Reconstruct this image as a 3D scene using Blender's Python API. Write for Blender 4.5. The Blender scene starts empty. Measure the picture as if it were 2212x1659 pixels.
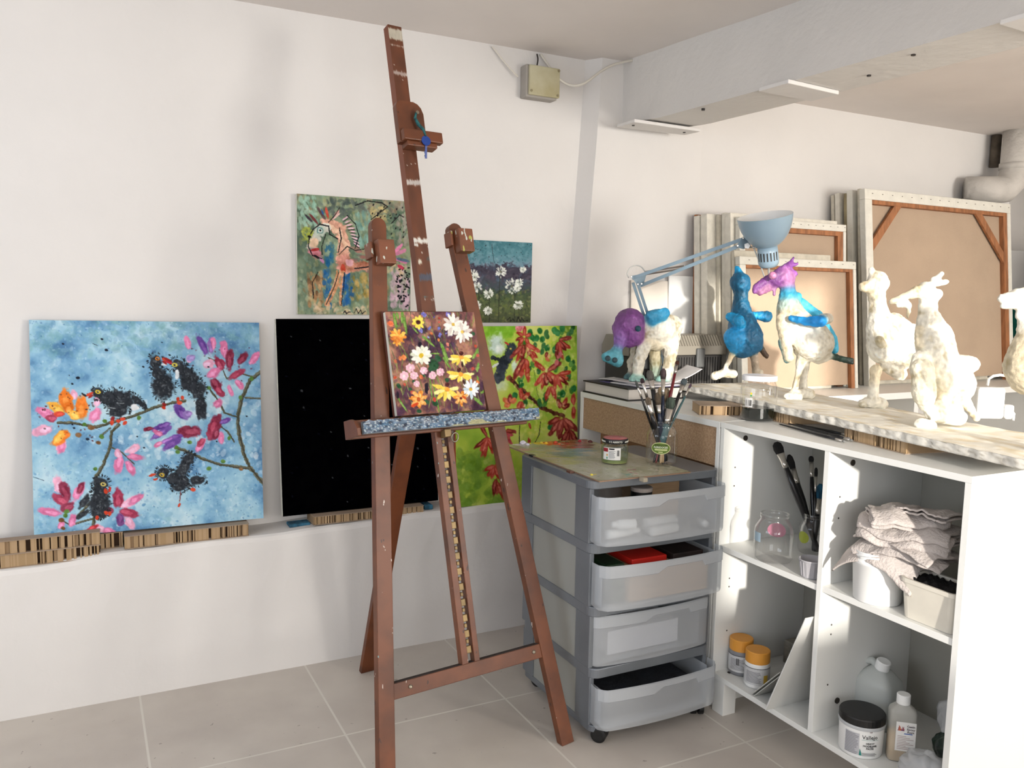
EXPOSURE, SKY, SUN, SUNAZ, SUNEL = -0.18, .6, 5.2, 17.0, 9.0
L1, L2, L3, L4 = 26, 50, 38, 150
WX0, WX1, WZ0, WZ1 = .72, 1.82, .96, 2.33
import bpy, bmesh, math, random
import numpy as np
from mathutils import Vector, Matrix, noise
R = random.Random(7)
NP = np.random.RandomState(5)
C = bpy.context.scene.collection
PI = math.pi
# ---------------------------------------------------------------- camera model (matches the photograph)
FPX, CX, CY, HC = 1805.15, 1106.0, 829.5, 1.45
YAW, PIT, ROL = math.radians(27.285), math.radians(6.2835), math.radians(1.2001)
CAMP = Vector((0, 0, HC))
_f = Vector((math.sin(YAW)*math.cos(PIT), math.cos(YAW)*math.cos(PIT), -math.sin(PIT)))
_r0 = Vector((math.cos(YAW), -math.sin(YAW), 0)); _u0 = _r0.cross(_f)
_r = _r0*math.cos(ROL) + _u0*math.sin(ROL)
_u = -_r0*math.sin(ROL) + _u0*math.cos(ROL)
def ray(x, y): return _f + _r*((x-CX)/FPX) - _u*((y-CY)/FPX)
def W(x, y, ax, v):
    d = ray(x, y); t = (v-CAMP[ax])/d[ax]; return CAMP + d*t
def D(x, y, dep): return CAMP + ray(x, y)*dep
def dep(p): return (Vector(p)-CAMP).dot(_f)
def proj(p):
    d = Vector(p)-CAMP; z = d.dot(_f); return CX+FPX*d.dot(_r)/z, CY-FPX*d.dot(_u)/z
def hz(x, y, py):                      # height on the vertical line (x,y) seen at image row py
    a, b = -1.0, 4.0
    for _ in range(40):
        m = (a+b)/2
        if proj((x, y, m))[1] > py: a = m
        else: b = m
    return (a+b)/2
def px2m(n, p): return n*dep(p)/FPX
# ---------------------------------------------------------------- colour and materials
def lin(c):
    c = c/255.0
    return c/12.92 if c <= 0.04045 else ((c+0.055)/1.055)**2.4
def rgb(t): return (lin(t[0]), lin(t[1]), lin(t[2]), 1.0)
MC = {}
def new(name):
    m = bpy.data.materials.new(name); m.use_nodes = True
    nt = m.node_tree; b = nt.nodes['Principled BSDF']; return m, nt, b
def mat(name, col, rough=0.6, metal=0.0, var=0.0, vscale=12.0, bump=0.0, bscale=60.0, col2=None, spec=None, coat=0.0, stretch=None):
    if name in MC: return MC[name]
    m, nt, b = new(name)
    b.inputs['Base Color'].default_value = rgb(col); b.inputs['Roughness'].default_value = rough
    b.inputs['Metallic'].default_value = metal
    if coat: b.inputs['Coat Weight'].default_value = coat
    if spec is not None: b.inputs['Specular IOR Level'].default_value = spec
    N, L = nt.nodes, nt.links
    tc = N.new('ShaderNodeTexCoord')
    src = tc.outputs['Object']
    if stretch:
        mp = N.new('ShaderNodeMapping'); mp.inputs['Scale'].default_value = stretch
        L.new(src, mp.inputs['Vector']); src = mp.outputs['Vector']
    if var or col2:
        n = N.new('ShaderNodeTexNoise'); n.inputs['Scale'].default_value = vscale; n.inputs['Detail'].default_value = 5
        L.new(src, n.inputs['Vector'])
        r = N.new('ShaderNodeValToRGB'); r.color_ramp.elements[0].position = .35; r.color_ramp.elements[1].position = .65
        c2 = col2 or tuple(max(0, x*(1-var)) for x in col)
        r.color_ramp.elements[0].color = rgb(c2); r.color_ramp.elements[1].color = rgb(col)
        L.new(n.outputs['Fac'], r.inputs['Fac']); L.new(r.outputs['Color'], b.inputs['Base Color'])
    if bump:
        n2 = N.new('ShaderNodeTexNoise'); n2.inputs['Scale'].default_value = bscale; n2.inputs['Detail'].default_value = 4
        L.new(src, n2.inputs['Vector'])
        bp = N.new('ShaderNodeBump'); bp.inputs['Strength'].default_value = bump; bp.inputs['Distance'].default_value = .01
        L.new(n2.outputs['Fac'], bp.inputs['Height']); L.new(bp.outputs['Normal'], b.inputs['Normal'])
    MC[name] = m; return m
def vcmat(name, rough=0.6, bump=0.0, bscale=80.0, spec=None):
    if name in MC: return MC[name]
    m, nt, b = new(name); N, L = nt.nodes, nt.links
    a = N.new('ShaderNodeVertexColor'); a.layer_name = 'Col'
    L.new(a.outputs['Color'], b.inputs['Base Color']); b.inputs['Roughness'].default_value = rough
    if spec is not None: b.inputs['Specular IOR Level'].default_value = spec
    if bump:
        tc = N.new('ShaderNodeTexCoord'); n = N.new('ShaderNodeTexNoise'); n.inputs['Scale'].default_value = bscale; n.inputs['Detail'].default_value = 5
        L.new(tc.outputs['Object'], n.inputs['Vector'])
        bp = N.new('ShaderNodeBump'); bp.inputs['Strength'].default_value = bump; bp.inputs['Distance'].default_value = .004
        L.new(n.outputs['Fac'], bp.inputs['Height']); L.new(bp.outputs['Normal'], b.inputs['Normal'])
    MC[name] = m; return m
def specks(name, base, dark, specs, rough=.45, sc=1.0):
    """painted wood: brown with darker grain and small blobs of dried paint"""
    if name in MC: return MC[name]
    m, nt, b = new(name); N, L = nt.nodes, nt.links
    tc = N.new('ShaderNodeTexCoord')
    n = N.new('ShaderNodeTexNoise'); n.inputs['Scale'].default_value = 9*sc; n.inputs['Detail'].default_value = 6
    L.new(tc.outputs['Object'], n.inputs['Vector'])
    r = N.new('ShaderNodeValToRGB'); r.color_ramp.elements[0].position = .3; r.color_ramp.elements[1].position = .6
    r.color_ramp.elements[0].color = rgb(dark); r.color_ramp.elements[1].color = rgb(base)
    L.new(n.outputs['Fac'], r.inputs['Fac']); last = r.outputs['Color']
    for i, (c, scale, thr) in enumerate(specs):
        v = N.new('ShaderNodeTexNoise'); v.inputs['Scale'].default_value = scale; v.inputs['Detail'].default_value = 2
        mp = N.new('ShaderNodeMapping'); mp.inputs['Location'].default_value = (i*3.7, i*1.3, i*5.1); mp.inputs['Scale'].default_value = (1.4, 1.4, .6)
        L.new(tc.outputs['Object'], mp.inputs['Vector']); L.new(mp.outputs['Vector'], v.inputs['Vector'])
        g = N.new('ShaderNodeMapRange'); g.inputs['From Min'].default_value = thr; g.inputs['From Max'].default_value = thr+.02
        L.new(v.outputs['Fac'], g.inputs['Value'])
        mx = N.new('ShaderNodeMixRGB'); L.new(g.outputs['Result'], mx.inputs['Fac']); L.new(last, mx.inputs['Color1']); mx.inputs['Color2'].default_value = rgb(c)
        last = mx.outputs['Color']
    L.new(last, b.inputs['Base Color']); b.inputs['Roughness'].default_value = rough
    MC[name] = m; return m
def glass(name, col=(255, 255, 255), rough=0.0, thin=.86):
    """thin clear glass: mostly transparent with a fresnel gloss"""
    if name in MC: return MC[name]
    m, nt, b = new(name); N, L = nt.nodes, nt.links
    t = N.new('ShaderNodeBsdfTransparent'); t.inputs['Color'].default_value = rgb(col)
    g = N.new('ShaderNodeBsdfGlossy'); g.inputs['Roughness'].default_value = .05
    fr = N.new('ShaderNodeLayerWeight'); fr.inputs['Blend'].default_value = .28
    mr = N.new('ShaderNodeMapRange'); mr.inputs['To Min'].default_value = .035; mr.inputs['To Max'].default_value = .6
    L.new(fr.outputs['Facing'], mr.inputs['Value'])
    mx = N.new('ShaderNodeMixShader'); L.new(mr.outputs['Result'], mx.inputs['Fac']); L.new(t.outputs['BSDF'], mx.inputs[1]); L.new(g.outputs['BSDF'], mx.inputs[2])
    L.new(mx.outputs['Shader'], nt.nodes['Material Output'].inputs['Surface'])
    MC[name] = m; return m
def frosted(name, col, fac=.45, rough=.35):
    """milky translucent plastic: blurs what lies behind"""
    if name in MC: return MC[name]
    m, nt, b = new(name); N, L = nt.nodes, nt.links
    rf = N.new('ShaderNodeBsdfTransparent'); rf.inputs['Color'].default_value = rgb((240, 243, 246))
    b.inputs['Base Color'].default_value = rgb(col); b.inputs['Roughness'].default_value = rough
    mx = N.new('ShaderNodeMixShader'); mx.inputs['Fac'].default_value = fac
    L.new(rf.outputs['BSDF'], mx.inputs[1]); L.new(b.outputs['BSDF'], mx.inputs[2])
    L.new(mx.outputs['Shader'], nt.nodes['Material Output'].inputs['Surface'])
    MC[name] = m; return m
def milky(name, col, fac):
    """thin plastic film or bottle wall: part transparent, part diffuse"""
    if name in MC: return MC[name]
    m, nt, b = new(name); N, L = nt.nodes, nt.links
    t = N.new('ShaderNodeBsdfTransparent')
    b.inputs['Base Color'].default_value = rgb(col); b.inputs['Roughness'].default_value = .3
    mx = N.new('ShaderNodeMixShader'); mx.inputs['Fac'].default_value = fac
    L.new(t.outputs['BSDF'], mx.inputs[1]); L.new(b.outputs['BSDF'], mx.inputs[2])
    L.new(mx.outputs['Shader'], nt.nodes['Material Output'].inputs['Surface'])
    MC[name] = m; return m
# ---------------------------------------------------------------- objects
def tag(o, label=None, cat=None, group=None, kind=None):
    if label: o['label'] = label
    if cat: o['category'] = cat
    if group: o['group'] = group
    if kind: o['kind'] = kind
    return o
def thing(name, label, cat, loc, group=None):
    o = bpy.data.objects.new(name, None); C.objects.link(o); o.location = loc; o.empty_display_size = .05
    return tag(o, label, cat, group)
def wloc(o):
    v = Vector(o.location); p = o.parent
    while p: v += Vector(p.location); p = p.parent
    return v
class G:
    """collects geometry in world coordinates; build() links it as ONE mesh object"""
    def __init__(s): s.v = []; s.f = []; s.c = []; s.usec = False
    def add(s, vs, fs, cols=None):
        n = len(s.v); s.v += [tuple(p) for p in vs]; s.f += [tuple(i+n for i in f) for f in fs]
        if cols is not None: s.usec = True; s.c += list(cols)
        else: s.c += [(1, 1, 1, 1)]*len(vs)
        return s
    def box(s, a, b, col=None):
        x0, y0, z0 = a; x1, y1, z1 = b
        vs = [(x0, y0, z0), (x1, y0, z0), (x1, y1, z0), (x0, y1, z0), (x0, y0, z1), (x1, y0, z1), (x1, y1, z1), (x0, y1, z1)]
        return s.add(vs, [(3, 2, 1, 0), (4, 5, 6, 7), (0, 1, 5, 4), (1, 2, 6, 5), (2, 3, 7, 6), (3, 0, 4, 7)], [rgb(col)]*8 if col else None)
    def ob(s, o, ax, ay, az, dx, dy, dz, col=None):
        """oriented box: o + ax*[dx0,dx1] + ay*[..] + az*[..]"""
        o = Vector(o); vs = []
        for k in (0, 1):
            for i, j in ((0, 0), (1, 0), (1, 1), (0, 1)):
                vs.append(o+ax*dx[i]+ay*dy[j]+az*dz[k])
        return s.add(vs, [(3, 2, 1, 0), (4, 5, 6, 7), (0, 1, 5, 4), (1, 2, 6, 5), (2, 3, 7, 6), (3, 0, 4, 7)], [rgb(col)]*8 if col else None)
    def prism(s, poly, o, ax, ay, az, d0, d1):
        """polygon in (ax,ay) extruded along az"""
        n = len(poly); o = Vector(o)
        vs = [o+ax*p[0]+ay*p[1]+az*d0 for p in poly]+[o+ax*p[0]+ay*p[1]+az*d1 for p in poly]
        fs = [tuple(range(n-1, -1, -1)), tuple(range(n, 2*n))]+[(i, (i+1) % n, n+(i+1) % n, n+i) for i in range(n)]
        return s.add(vs, fs)
    def tube(s, pts, r, seg=10, closed=False):
        pts = [Vector(p) for p in pts]; n = len(pts); rs = r if isinstance(r, (list, tuple)) else [r]*n
        vs = []; up = None
        for i, p in enumerate(pts):
            a = pts[max(0, i-1)]; b = pts[min(n-1, i+1)]
            if closed: a = pts[i-1]; b = pts[(i+1) % n]
            t = (b-a).normalized()
            if up is None:
                up = t.orthogonal().normalized()
            up = (up-t*up.dot(t)).normalized(); sd = t.cross(up)
            for k in range(seg):
                an = 2*PI*k/seg; vs.append(p+(up*math.cos(an)+sd*math.sin(an))*rs[i])
        fs = []
        for i in range(n if closed else n-1):
            j = (i+1) % n
            for k in range(seg): fs.append((i*seg+k, i*seg+(k+1) % seg, j*seg+(k+1) % seg, j*seg+k))
        if not closed: fs += [tuple(range(seg-1, -1, -1)), tuple((n-1)*seg+k for k in range(seg))]
        return s.add(vs, fs)
    def lathe(s, o, prof, seg=32, ax=None, cap0=True, cap1=True, sx=1.0, sy=1.0, rot=0.0):
        """prof: list of (radius, height)"""
        o = Vector(o); az = Vector(ax).normalized() if ax else Vector((0, 0, 1))
        a = Vector((math.cos(rot), math.sin(rot), 0)) if not ax else az.orthogonal().normalized()
        b = az.cross(a); vs = []; n = len(prof)
        for (r, h) in prof:
            for k in range(seg):
                an = 2*PI*k/seg; vs.append(o+az*h+(a*math.cos(an)*sx+b*math.sin(an)*sy)*r)
        fs = [(i*seg+k, i*seg+(k+1) % seg, (i+1)*seg+(k+1) % seg, (i+1)*seg+k) for i in range(n-1) for k in range(seg)]
        if cap0: fs.append(tuple(range(seg-1, -1, -1)))
        if cap1: fs.append(tuple((n-1)*seg+k for k in range(seg)))
        return s.add(vs, fs)
    def build(s, name, m, parent=None, smooth=False, bevel=0.0, label=None, cat=None, group=None, kind=None, solid=0.0, seg=2):
        if parent is not None: org = wloc(parent)
        else:
            a = np.array(s.v); org = Vector(((a[:, 0].min()+a[:, 0].max())/2, (a[:, 1].min()+a[:, 1].max())/2, a[:, 2].min()))
        me = bpy.data.meshes.new(name)
        me.from_pydata([(p[0]-org.x, p[1]-org.y, p[2]-org.z) for p in s.v], [], s.f)
        if s.usec:
            at = me.color_attributes.new('Col', 'FLOAT_COLOR', 'POINT')
            at.data.foreach_set('color', np.array(s.c, dtype=np.float32).ravel())
        bm = bmesh.new(); bm.from_mesh(me); bmesh.ops.recalc_face_normals(bm, faces=bm.faces); bm.to_mesh(me); bm.free()
        o = bpy.data.objects.new(name, me); C.objects.link(o); me.materials.append(m)
        if parent is not None: o.parent = parent
        else: o.location = org
        if smooth: me.polygons.foreach_set('use_smooth', [True]*len(me.polygons))
        if solid:
            md = o.modifiers.new('solid', 'SOLIDIFY'); md.thickness = solid; md.offset = -1
        if bevel:
            md = o.modifiers.new('bevel', 'BEVEL'); md.width = bevel; md.segments = seg; md.limit_method = 'ANGLE'; md.angle_limit = math.radians(40)
        return tag(o, label, cat, group, kind)
def S(name, g, m, **k): return g.build(name, m, kind='structure', **k)
X_, Y_, Z_ = Vector((1, 0, 0)), Vector((0, 1, 0)), Vector((0, 0, 1))
def text(body, size, name, m, parent, o, ax, ay, wrap=None, ext=.0006, label=None, align='CENTER'):
    """lettering as mesh; wrap=(centre x, centre y, radius, angle, zbase) bends it round a vertical cylinder"""
    cu = bpy.data.curves.new('t', 'FONT'); cu.body = body; cu.size = size; cu.align_x = align; cu.extrude = ext
    cu.resolution_u = 2
    t = bpy.data.objects.new('t', cu); C.objects.link(t)
    dg = bpy.context.evaluated_depsgraph_get(); dg.update()
    me = bpy.data.meshes.new_from_object(t.evaluated_get(dg)); bpy.data.objects.remove(t)
    g = G(); az = Vector(ax).cross(Vector(ay)) if wrap is None else None
    vs = []
    for v in me.vertices:
        x, y, z = v.co
        if wrap:
            cx, cy, rad, an, zb = wrap; a = an+x/rad; q = rad+z+.0004
            vs.append((cx+q*math.cos(a), cy+q*math.sin(a), zb+y))
        else: vs.append(Vector(o)+Vector(ax)*x+Vector(ay)*y+az*z)
    g.add(vs, [tuple(p.vertices) for p in me.polygons]); bpy.data.meshes.remove(me)
    return g.build(name, m, parent, label=label)
def vgrid(g, o, ax, ay, w, h, nx, ny, fn):
    """coloured grid face; fn(u,v)->sRGB tuple"""
    o = Vector(o); vs = []; cs = []
    for j in range(ny+1):
        for i in range(nx+1):
            u, v = i/nx, j/ny; vs.append(o+ax*(u*w)+ay*(v*h)); cs.append(rgb(fn(u, v)))
    g.add(vs, [(j*(nx+1)+i, j*(nx+1)+i+1, (j+1)*(nx+1)+i+1, (j+1)*(nx+1)+i) for j in range(ny) for i in range(nx)], cs)
def patch(cx, cy, r, a0, a1, z0, z1, n=16, dr=.0006):
    """thin label bent round a cylinder"""
    g = G(); vs = []
    for z in (z0, z1):
        for i in range(n+1):
            a = a0+(a1-a0)*i/n; vs.append((cx+(r+dr)*math.cos(a), cy+(r+dr)*math.sin(a), z))
    g.add(vs, [(i, i+1, n+2+i, n+1+i) for i in range(n)]); return g
# ================================================================ camera, light, room
sc = bpy.context.scene
cam = bpy.data.cameras.new('camera'); co = bpy.data.objects.new('camera', cam); C.objects.link(co); sc.camera = co
cam.sensor_width = 36; cam.sensor_fit = 'HORIZONTAL'; cam.lens = 36*FPX/2212; cam.clip_start = .02
co.matrix_world = Matrix((( _r.x, _u.x, -_f.x, 0), (_r.y, _u.y, -_f.y, 0), (_r.z, _u.z, -_f.z, HC), (0, 0, 0, 1)))
sc.view_settings.view_transform = 'Standard'; sc.view_settings.look = 'None'; sc.view_settings.gamma = 1; sc.view_settings.use_curve_mapping = False
sc.view_settings.exposure = EXPOSURE
sc.cycles.use_denoising = True; sc.cycles.max_bounces = 8; sc.cycles.diffuse_bounces = 3; sc.cycles.transparent_max_bounces = 24
sc.cycles.transmission_bounces = 8; sc.cycles.caustics_reflective = False; sc.cycles.caustics_refractive = False
sc.cycles.sample_clamp_indirect = 6; sc.cycles.blur_glossy = .5
w = bpy.data.worlds.new('sky'); sc.world = w; w.use_nodes = True
w.node_tree.nodes['Background'].inputs['Color'].default_value = (.80, .90, 1, 1); w.node_tree.nodes['Background'].inputs['Strength'].default_value = SKY
sun = bpy.data.lights.new('sun', 'SUN'); sun.energy = SUN; sun.angle = math.radians(1.8); sun.color = (1, .945, .86)
so = bpy.data.objects.new('sun', sun); C.objects.link(so); so.location = (1, -4, 4)
SD = Vector((math.sin(math.radians(SUNAZ)), math.cos(math.radians(SUNAZ)), -math.tan(math.radians(SUNEL)))).normalized()
so.rotation_euler = SD.to_track_quat('-Z', 'Y').to_euler()
CZ, YU, YP, YL, YB, XL, XR = 2.472, 3.26, 3.185, 3.10, -1.6, -1.9, 4.98
plaster = mat('white_plaster', (232, 228, 224), .9, bump=.25, bscale=14, var=.02, vscale=2.5)
plaster2 = mat('ceiling_plaster', (238, 230, 224), .9, bump=.2, bscale=10, var=.03, vscale=2)
# floor: square grey tiles with pale grout
m, nt, b = new('grey_floor_tile'); N, L = nt.nodes, nt.links
tc = N.new('ShaderNodeTexCoord'); sp = N.new('ShaderNodeSeparateXYZ'); L.new(tc.outputs['Object'], sp.inputs['Vector'])
def mth(op, a, bb=None, cc=None):
    n = N.new('ShaderNodeMath'); n.operation = op
    for i, x in enumerate((a, bb, cc)):
        if x is None: continue
        if isinstance(x, (int, float)): n.inputs[i].default_value = x
        else: L.new(x, n.inputs[i])
    return n.outputs[0]
def gr(ax, off, step):
    q = mth('FRACT', mth('DIVIDE', mth('SUBTRACT', ax, off), step)); return mth('LESS_THAN', mth('ABSOLUTE', mth('SUBTRACT', q, .5)), .5-.0035/step)
ins = mth('MULTIPLY', gr(sp.outputs['X'], .7245-1.54, .5835), gr(sp.outputs['Y'], 2.488-.83, .594))
n1 = N.new('ShaderNodeTexNoise'); n1.inputs['Scale'].default_value = 3; n1.inputs['Detail'].default_value = 6; L.new(tc.outputs['Object'], n1.inputs['Vector'])
rr = N.new('ShaderNodeValToRGB'); rr.color_ramp.elements[0].color = rgb((188, 179, 170)); rr.color_ramp.elements[1].color = rgb((205, 197, 187)); rr.color_ramp.elements[0].position = .35; rr.color_ramp.elements[1].position = .65
L.new(n1.outputs['Fac'], rr.inputs['Fac'])
n3 = N.new('ShaderNodeTexNoise'); n3.inputs['Scale'].default_value = 38; L.new(tc.outputs['Object'], n3.inputs['Vector'])
dk = N.new('ShaderNodeMixRGB'); L.new(mth('MULTIPLY', mth('GREATER_THAN', n3.outputs['Fac'], .74), .55), dk.inputs['Fac']); L.new(rr.outputs['Color'], dk.inputs['Color1']); dk.inputs['Color2'].default_value = rgb((110, 100, 92))
mx = N.new('ShaderNodeMixRGB'); L.new(ins, mx.inputs['Fac']); mx.inputs['Color1'].default_value = rgb((218, 213, 203)); L.new(dk.outputs['Color'], mx.inputs['Color2'])
L.new(mx.outputs['Color'], b.inputs['Base Color']); b.inputs['Roughness'].default_value = .42
bp = N.new('ShaderNodeBump'); bp.inputs['Strength'].default_value = .3; bp.inputs['Distance'].default_value = .002; L.new(ins, bp.inputs['Height']); L.new(bp.outputs['Normal'], b.inputs['Normal'])
S('floor', G().box((XL-.2, YB-.2, -.1), (XR+.2, YU+.3, 0)), m)
# ceiling: higher field to the left of the beam, slightly lower one to the right
g = G(); g.box((XL-.2, YB-.2, CZ), (2.35, YU+.3, CZ+.12)); g.box((2.35, YB-.2, 2.415), (XR+.2, YU+.3, CZ+.12)); S('ceiling', g, plaster2)
# front wall behind the paintings
S('wall_front', G().box((XL-.2, YU, 0), (2.3, YU+.2, CZ)), plaster)
# ledge: a hand-plastered step along the wall foot, its edge rounded and slightly uneven
g = G(); n = 46; xs = [XL-.1+(2.06-XL+.1)*i/n for i in range(n+1)]; vs = []
prof = [(0, 0), (0, .6), (0, .955), (.004, .985), (.014, .998), (.03, 1.0), (.16, 1.0)]
for x in xs:
    zt = .526+.021*x+.004*math.sin(x*7)+.003*math.sin(x*17+1)
    for (dy, q) in prof: vs.append((x, YL+dy+(.0025*math.sin(x*11+q*9) if 0 < q < 1 else 0), zt*q))
k = len(prof)
g.add(vs, [(i*k+j, (i+1)*k+j, (i+1)*k+j+1, i*k+j+1) for i in range(n) for j in range(k-1)])
g.box((XL-.1, YL+.161, 0), (2.06, YU, .5)); S('trim_1', g, plaster, smooth=False)
def ledge_z(x): return .526+.021*x+.004*math.sin(x*7)+.003*math.sin(x*17+1)
# pilaster with its leaning corner, running on as the wall to the right
g = G(); outl = [(2.053, CZ), (2.035, 2.1), (2.012, 1.75), (1.99, 1.355), (1.965, .9), (1.95, 0)]
inn = [W(1262, 135, 1, YU), W(1250, 300, 1, YU), W(1238, 460, 1, YU), W(1225, 640, 1, YU)]; inn = [(inn[0].x, CZ)]+[(q.x, q.z) for q in inn[1:]]+[(1.93, .9), (1.92, 0)]
vs = [(x, YP, z) for x, z in outl]+[(x, YU+.01, z) for x, z in inn]+[(2.62, YP, 0), (2.62, YP, CZ), (2.62, YU+.01, 0), (2.62, YU+.01, CZ)]
g.add(vs, [(i, i+1, 7+i, 6+i) for i in range(5)]+[(0, 1, 2, 3, 4, 5, 12, 13), (6, 7, 8, 9, 10, 11, 14, 15), (12, 13, 15, 14)]); S('trim_2', g, plaster)
S('wall_front_right', G().box((2.60, YP+.004, 0), (XR+.2, YU+.2, 2.44)), plaster)
S('wall_right', G().box((XR, YB-.2, 0), (XR+.2, YU+.2, 2.5)), plaster)
# left wall with a window opening (out of frame), rear wall with the sun window (behind the camera)
def wall_open(name, horiz, p, q0, q1, holes, thick=.2):
    """wall in plane p, spanning q0..q1; holes = (a0,a1,z0,z1)"""
    g = G(); cur = q0
    def bx(a, b2, z0, z1):
        if b2-a < 1e-4 or z1-z0 < 1e-4: return
        if horiz: g.box((a, p-thick, z0), (b2, p, z1))
        else: g.box((p-thick, a, z0), (p, b2, z1))
    for (a0, a1, z0, z1) in holes:
        bx(cur, a0, 0, CZ+.1); bx(a0, a1, 0, z0); bx(a0, a1, z1, CZ+.1); cur = a1
    bx(cur, q1, 0, CZ+.1); return S(name, g, plaster)
WB = (WX0, WX1, WZ0, WZ1); WB2 = (-1.6, .30, .75, 2.25); WB3 = (3.0, 4.3, 1.0, 2.2); WLH = (.5, 2.3, .95, 2.15)
wall_open('wall_back', True, YB, XL-.2, XR+.2, [WB2, WB, WB3]); wall_open('wall_left', False, XL, YB, YU+.2, [WLH])
wf = mat('white_window_paint', (238, 238, 236), .4)
def wframe(name, horiz, p, h, mull=True):
    a0, a1, z0, z1 = h; g = G(); t = .05
    def bx(a, b2, c, d):
        if horiz: g.box((a, p-.13, c), (b2, p-.08, d))
        else: g.box((p-.13, a, c), (p-.08, b2, d))
    bx(a0, a1, z0, z0+t); bx(a0, a1, z1-t, z1); bx(a0, a0+t, z0+t, z1-t); bx(a1-t, a1, z0+t, z1-t)
    if mull: mm = (a0+a1)/2; bx(mm-.02, mm+.02, z0+t, z1-t)
    S(name, g, wf)
wframe('window_1', True, YB, WB, False); wframe('window_2', True, YB, WB2); wframe('window_3', False, XL, WLH)
def portal(h, horiz, p, en_, col):
    a0, a1, z0, z1 = h; l = bpy.data.lights.new('window_daylight', 'AREA'); l.shape = 'RECTANGLE'; l.size = a1-a0; l.size_y = z1-z0
    o = bpy.data.objects.new('window_daylight', l); C.objects.link(o); l.energy = en_; l.color = col
    o.location = ((a0+a1)/2, p-.15, (z0+z1)/2) if horiz else (p-.15, (a0+a1)/2, (z0+z1)/2)
    d = Vector((0, 1, 0)) if horiz else Vector((1, 0, 0)); o.rotation_euler = d.to_track_quat('-Z', 'Y').to_euler()
portal(WB, True, YB, L1, (1, .95, .88)); portal(WB2, True, YB, L2, (.95, .97, 1)); portal(WLH, False, XL, L3, (.78, .87, 1)); portal(WB3, True, YB, L4, (1, .96, .90)); wframe('window_4', True, YB, WB3)
S('wall_sun_block_right', G().box((1.50, YB-1.25, 0), (6, YB-1.15, 3.4)), plaster)  # unseen block added outside so no sun enters the fourth window
S('wall_sun_block', G().box((-3.4, YB-1.25, 0), (.33, YB-1.15, 3.0)), plaster)   # unseen wall added to keep the sun out of the second window
# beam: rough plastered, out of true
g = G()
pts = [(3.19, 2.168, 2.205, 2.163), (2.9, 2.172, 2.186, 2.19), (2.30, 2.172, 2.182, 2.247), (1.45, 2.172, 2.180, 2.30), (0, 2.172, 2.18, 2.36), (YB, 2.172, 2.18, 2.42)]
vs = []
for (y, xb, zb, xt) in pts: vs += [(xb, y, zb), (xt, y, CZ+.02), (2.44, y, CZ+.02), (2.425, y, zb)]
def bp_(y):
    for (ya, *A), (yb, *B_) in zip(pts[:-1], pts[1:]):
        if yb <= y <= ya: t = (ya-y)/(ya-yb); t = t*t*(3-2*t)*.5+t*.5; return [a_+(b_-a_)*t for a_, b_ in zip(A, B_)]
    return pts[-1][1:]
ys = [3.19-(3.19-YB)*i/80 for i in range(81)]; sec = []
for y in ys:
    xb, zb, xt = bp_(y); zt = CZ+.02; sec.append([(xb+(xt-xb)*k/12, y, zb+(zt-zb)*k/12) for k in range(13)]+[(2.44, y, zt), (2.425, y, zb)])
n_ = 15; vs = [p for s_ in sec for p in s_]
fs = [(i*n_+j, i*n_+(j+1) % n_, (i+1)*n_+(j+1) % n_, (i+1)*n_+j) for i in range(80) for j in range(n_)]+[tuple(range(n_)), tuple(len(vs)-n_+j for j in range(n_))]
g.add(vs, fs); S('trim_3', g, mat('beam_plaster', (226, 222, 217), .9, bump=.35, bscale=22, var=.02, vscale=3))
# plates under the beam
dark = mat('dark_screw', (40, 34, 30), .5)
def plate(cs, zt, lab):
    g = G(); zb = zt-.014; n = len(cs); vs = [(x, y, zb) for x, y in cs]+[(x, y, zt) for x, y in cs]
    g.add(vs, [tuple(range(n)), tuple(range(n, 2*n))]+[(i, (i+1) % n, n+(i+1) % n, n+i) for i in range(n)])
    o = g.build('mounting_plate', plaster, label=lab, cat='plate', bevel=.003)
    return o
p1 = plate([(2.095, 3.120), (2.092, 2.985), (2.455, 2.995), (2.45, 3.10)], 2.184, 'white plastered mounting plate under the beam end, nearest the pilaster, with two screws')
p2 = plate([(2.137, 2.305), (2.137, 2.165), (2.405, 2.190), (2.405, 2.318)], 2.181, 'white plaster plate under the middle of the beam, without screws')
p3 = plate([(2.145, 1.44), (2.145, 1.31), (2.40, 1.33), (2.40, 1.45)], 2.18, 'white plate under the beam at the upper right picture edge')
for (px, py) in ((1368, 271), (1478, 286)):
    q = W(px, py, 2, 2.169); G().lathe((q.x, q.y, 2.167), [(.006, 0), (.006, .003)], 10).build('screw', dark, p1)
g = G()
for (px, py) in ((1519, 237), (1877, 163), (1973, 118)):
    q = W(px, py, 2, 2.18); g.lathe((q.x, q.y, 2.177), [(.007, 0), (.007, .008)], 10)
S('trim_4', g, dark)
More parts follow.
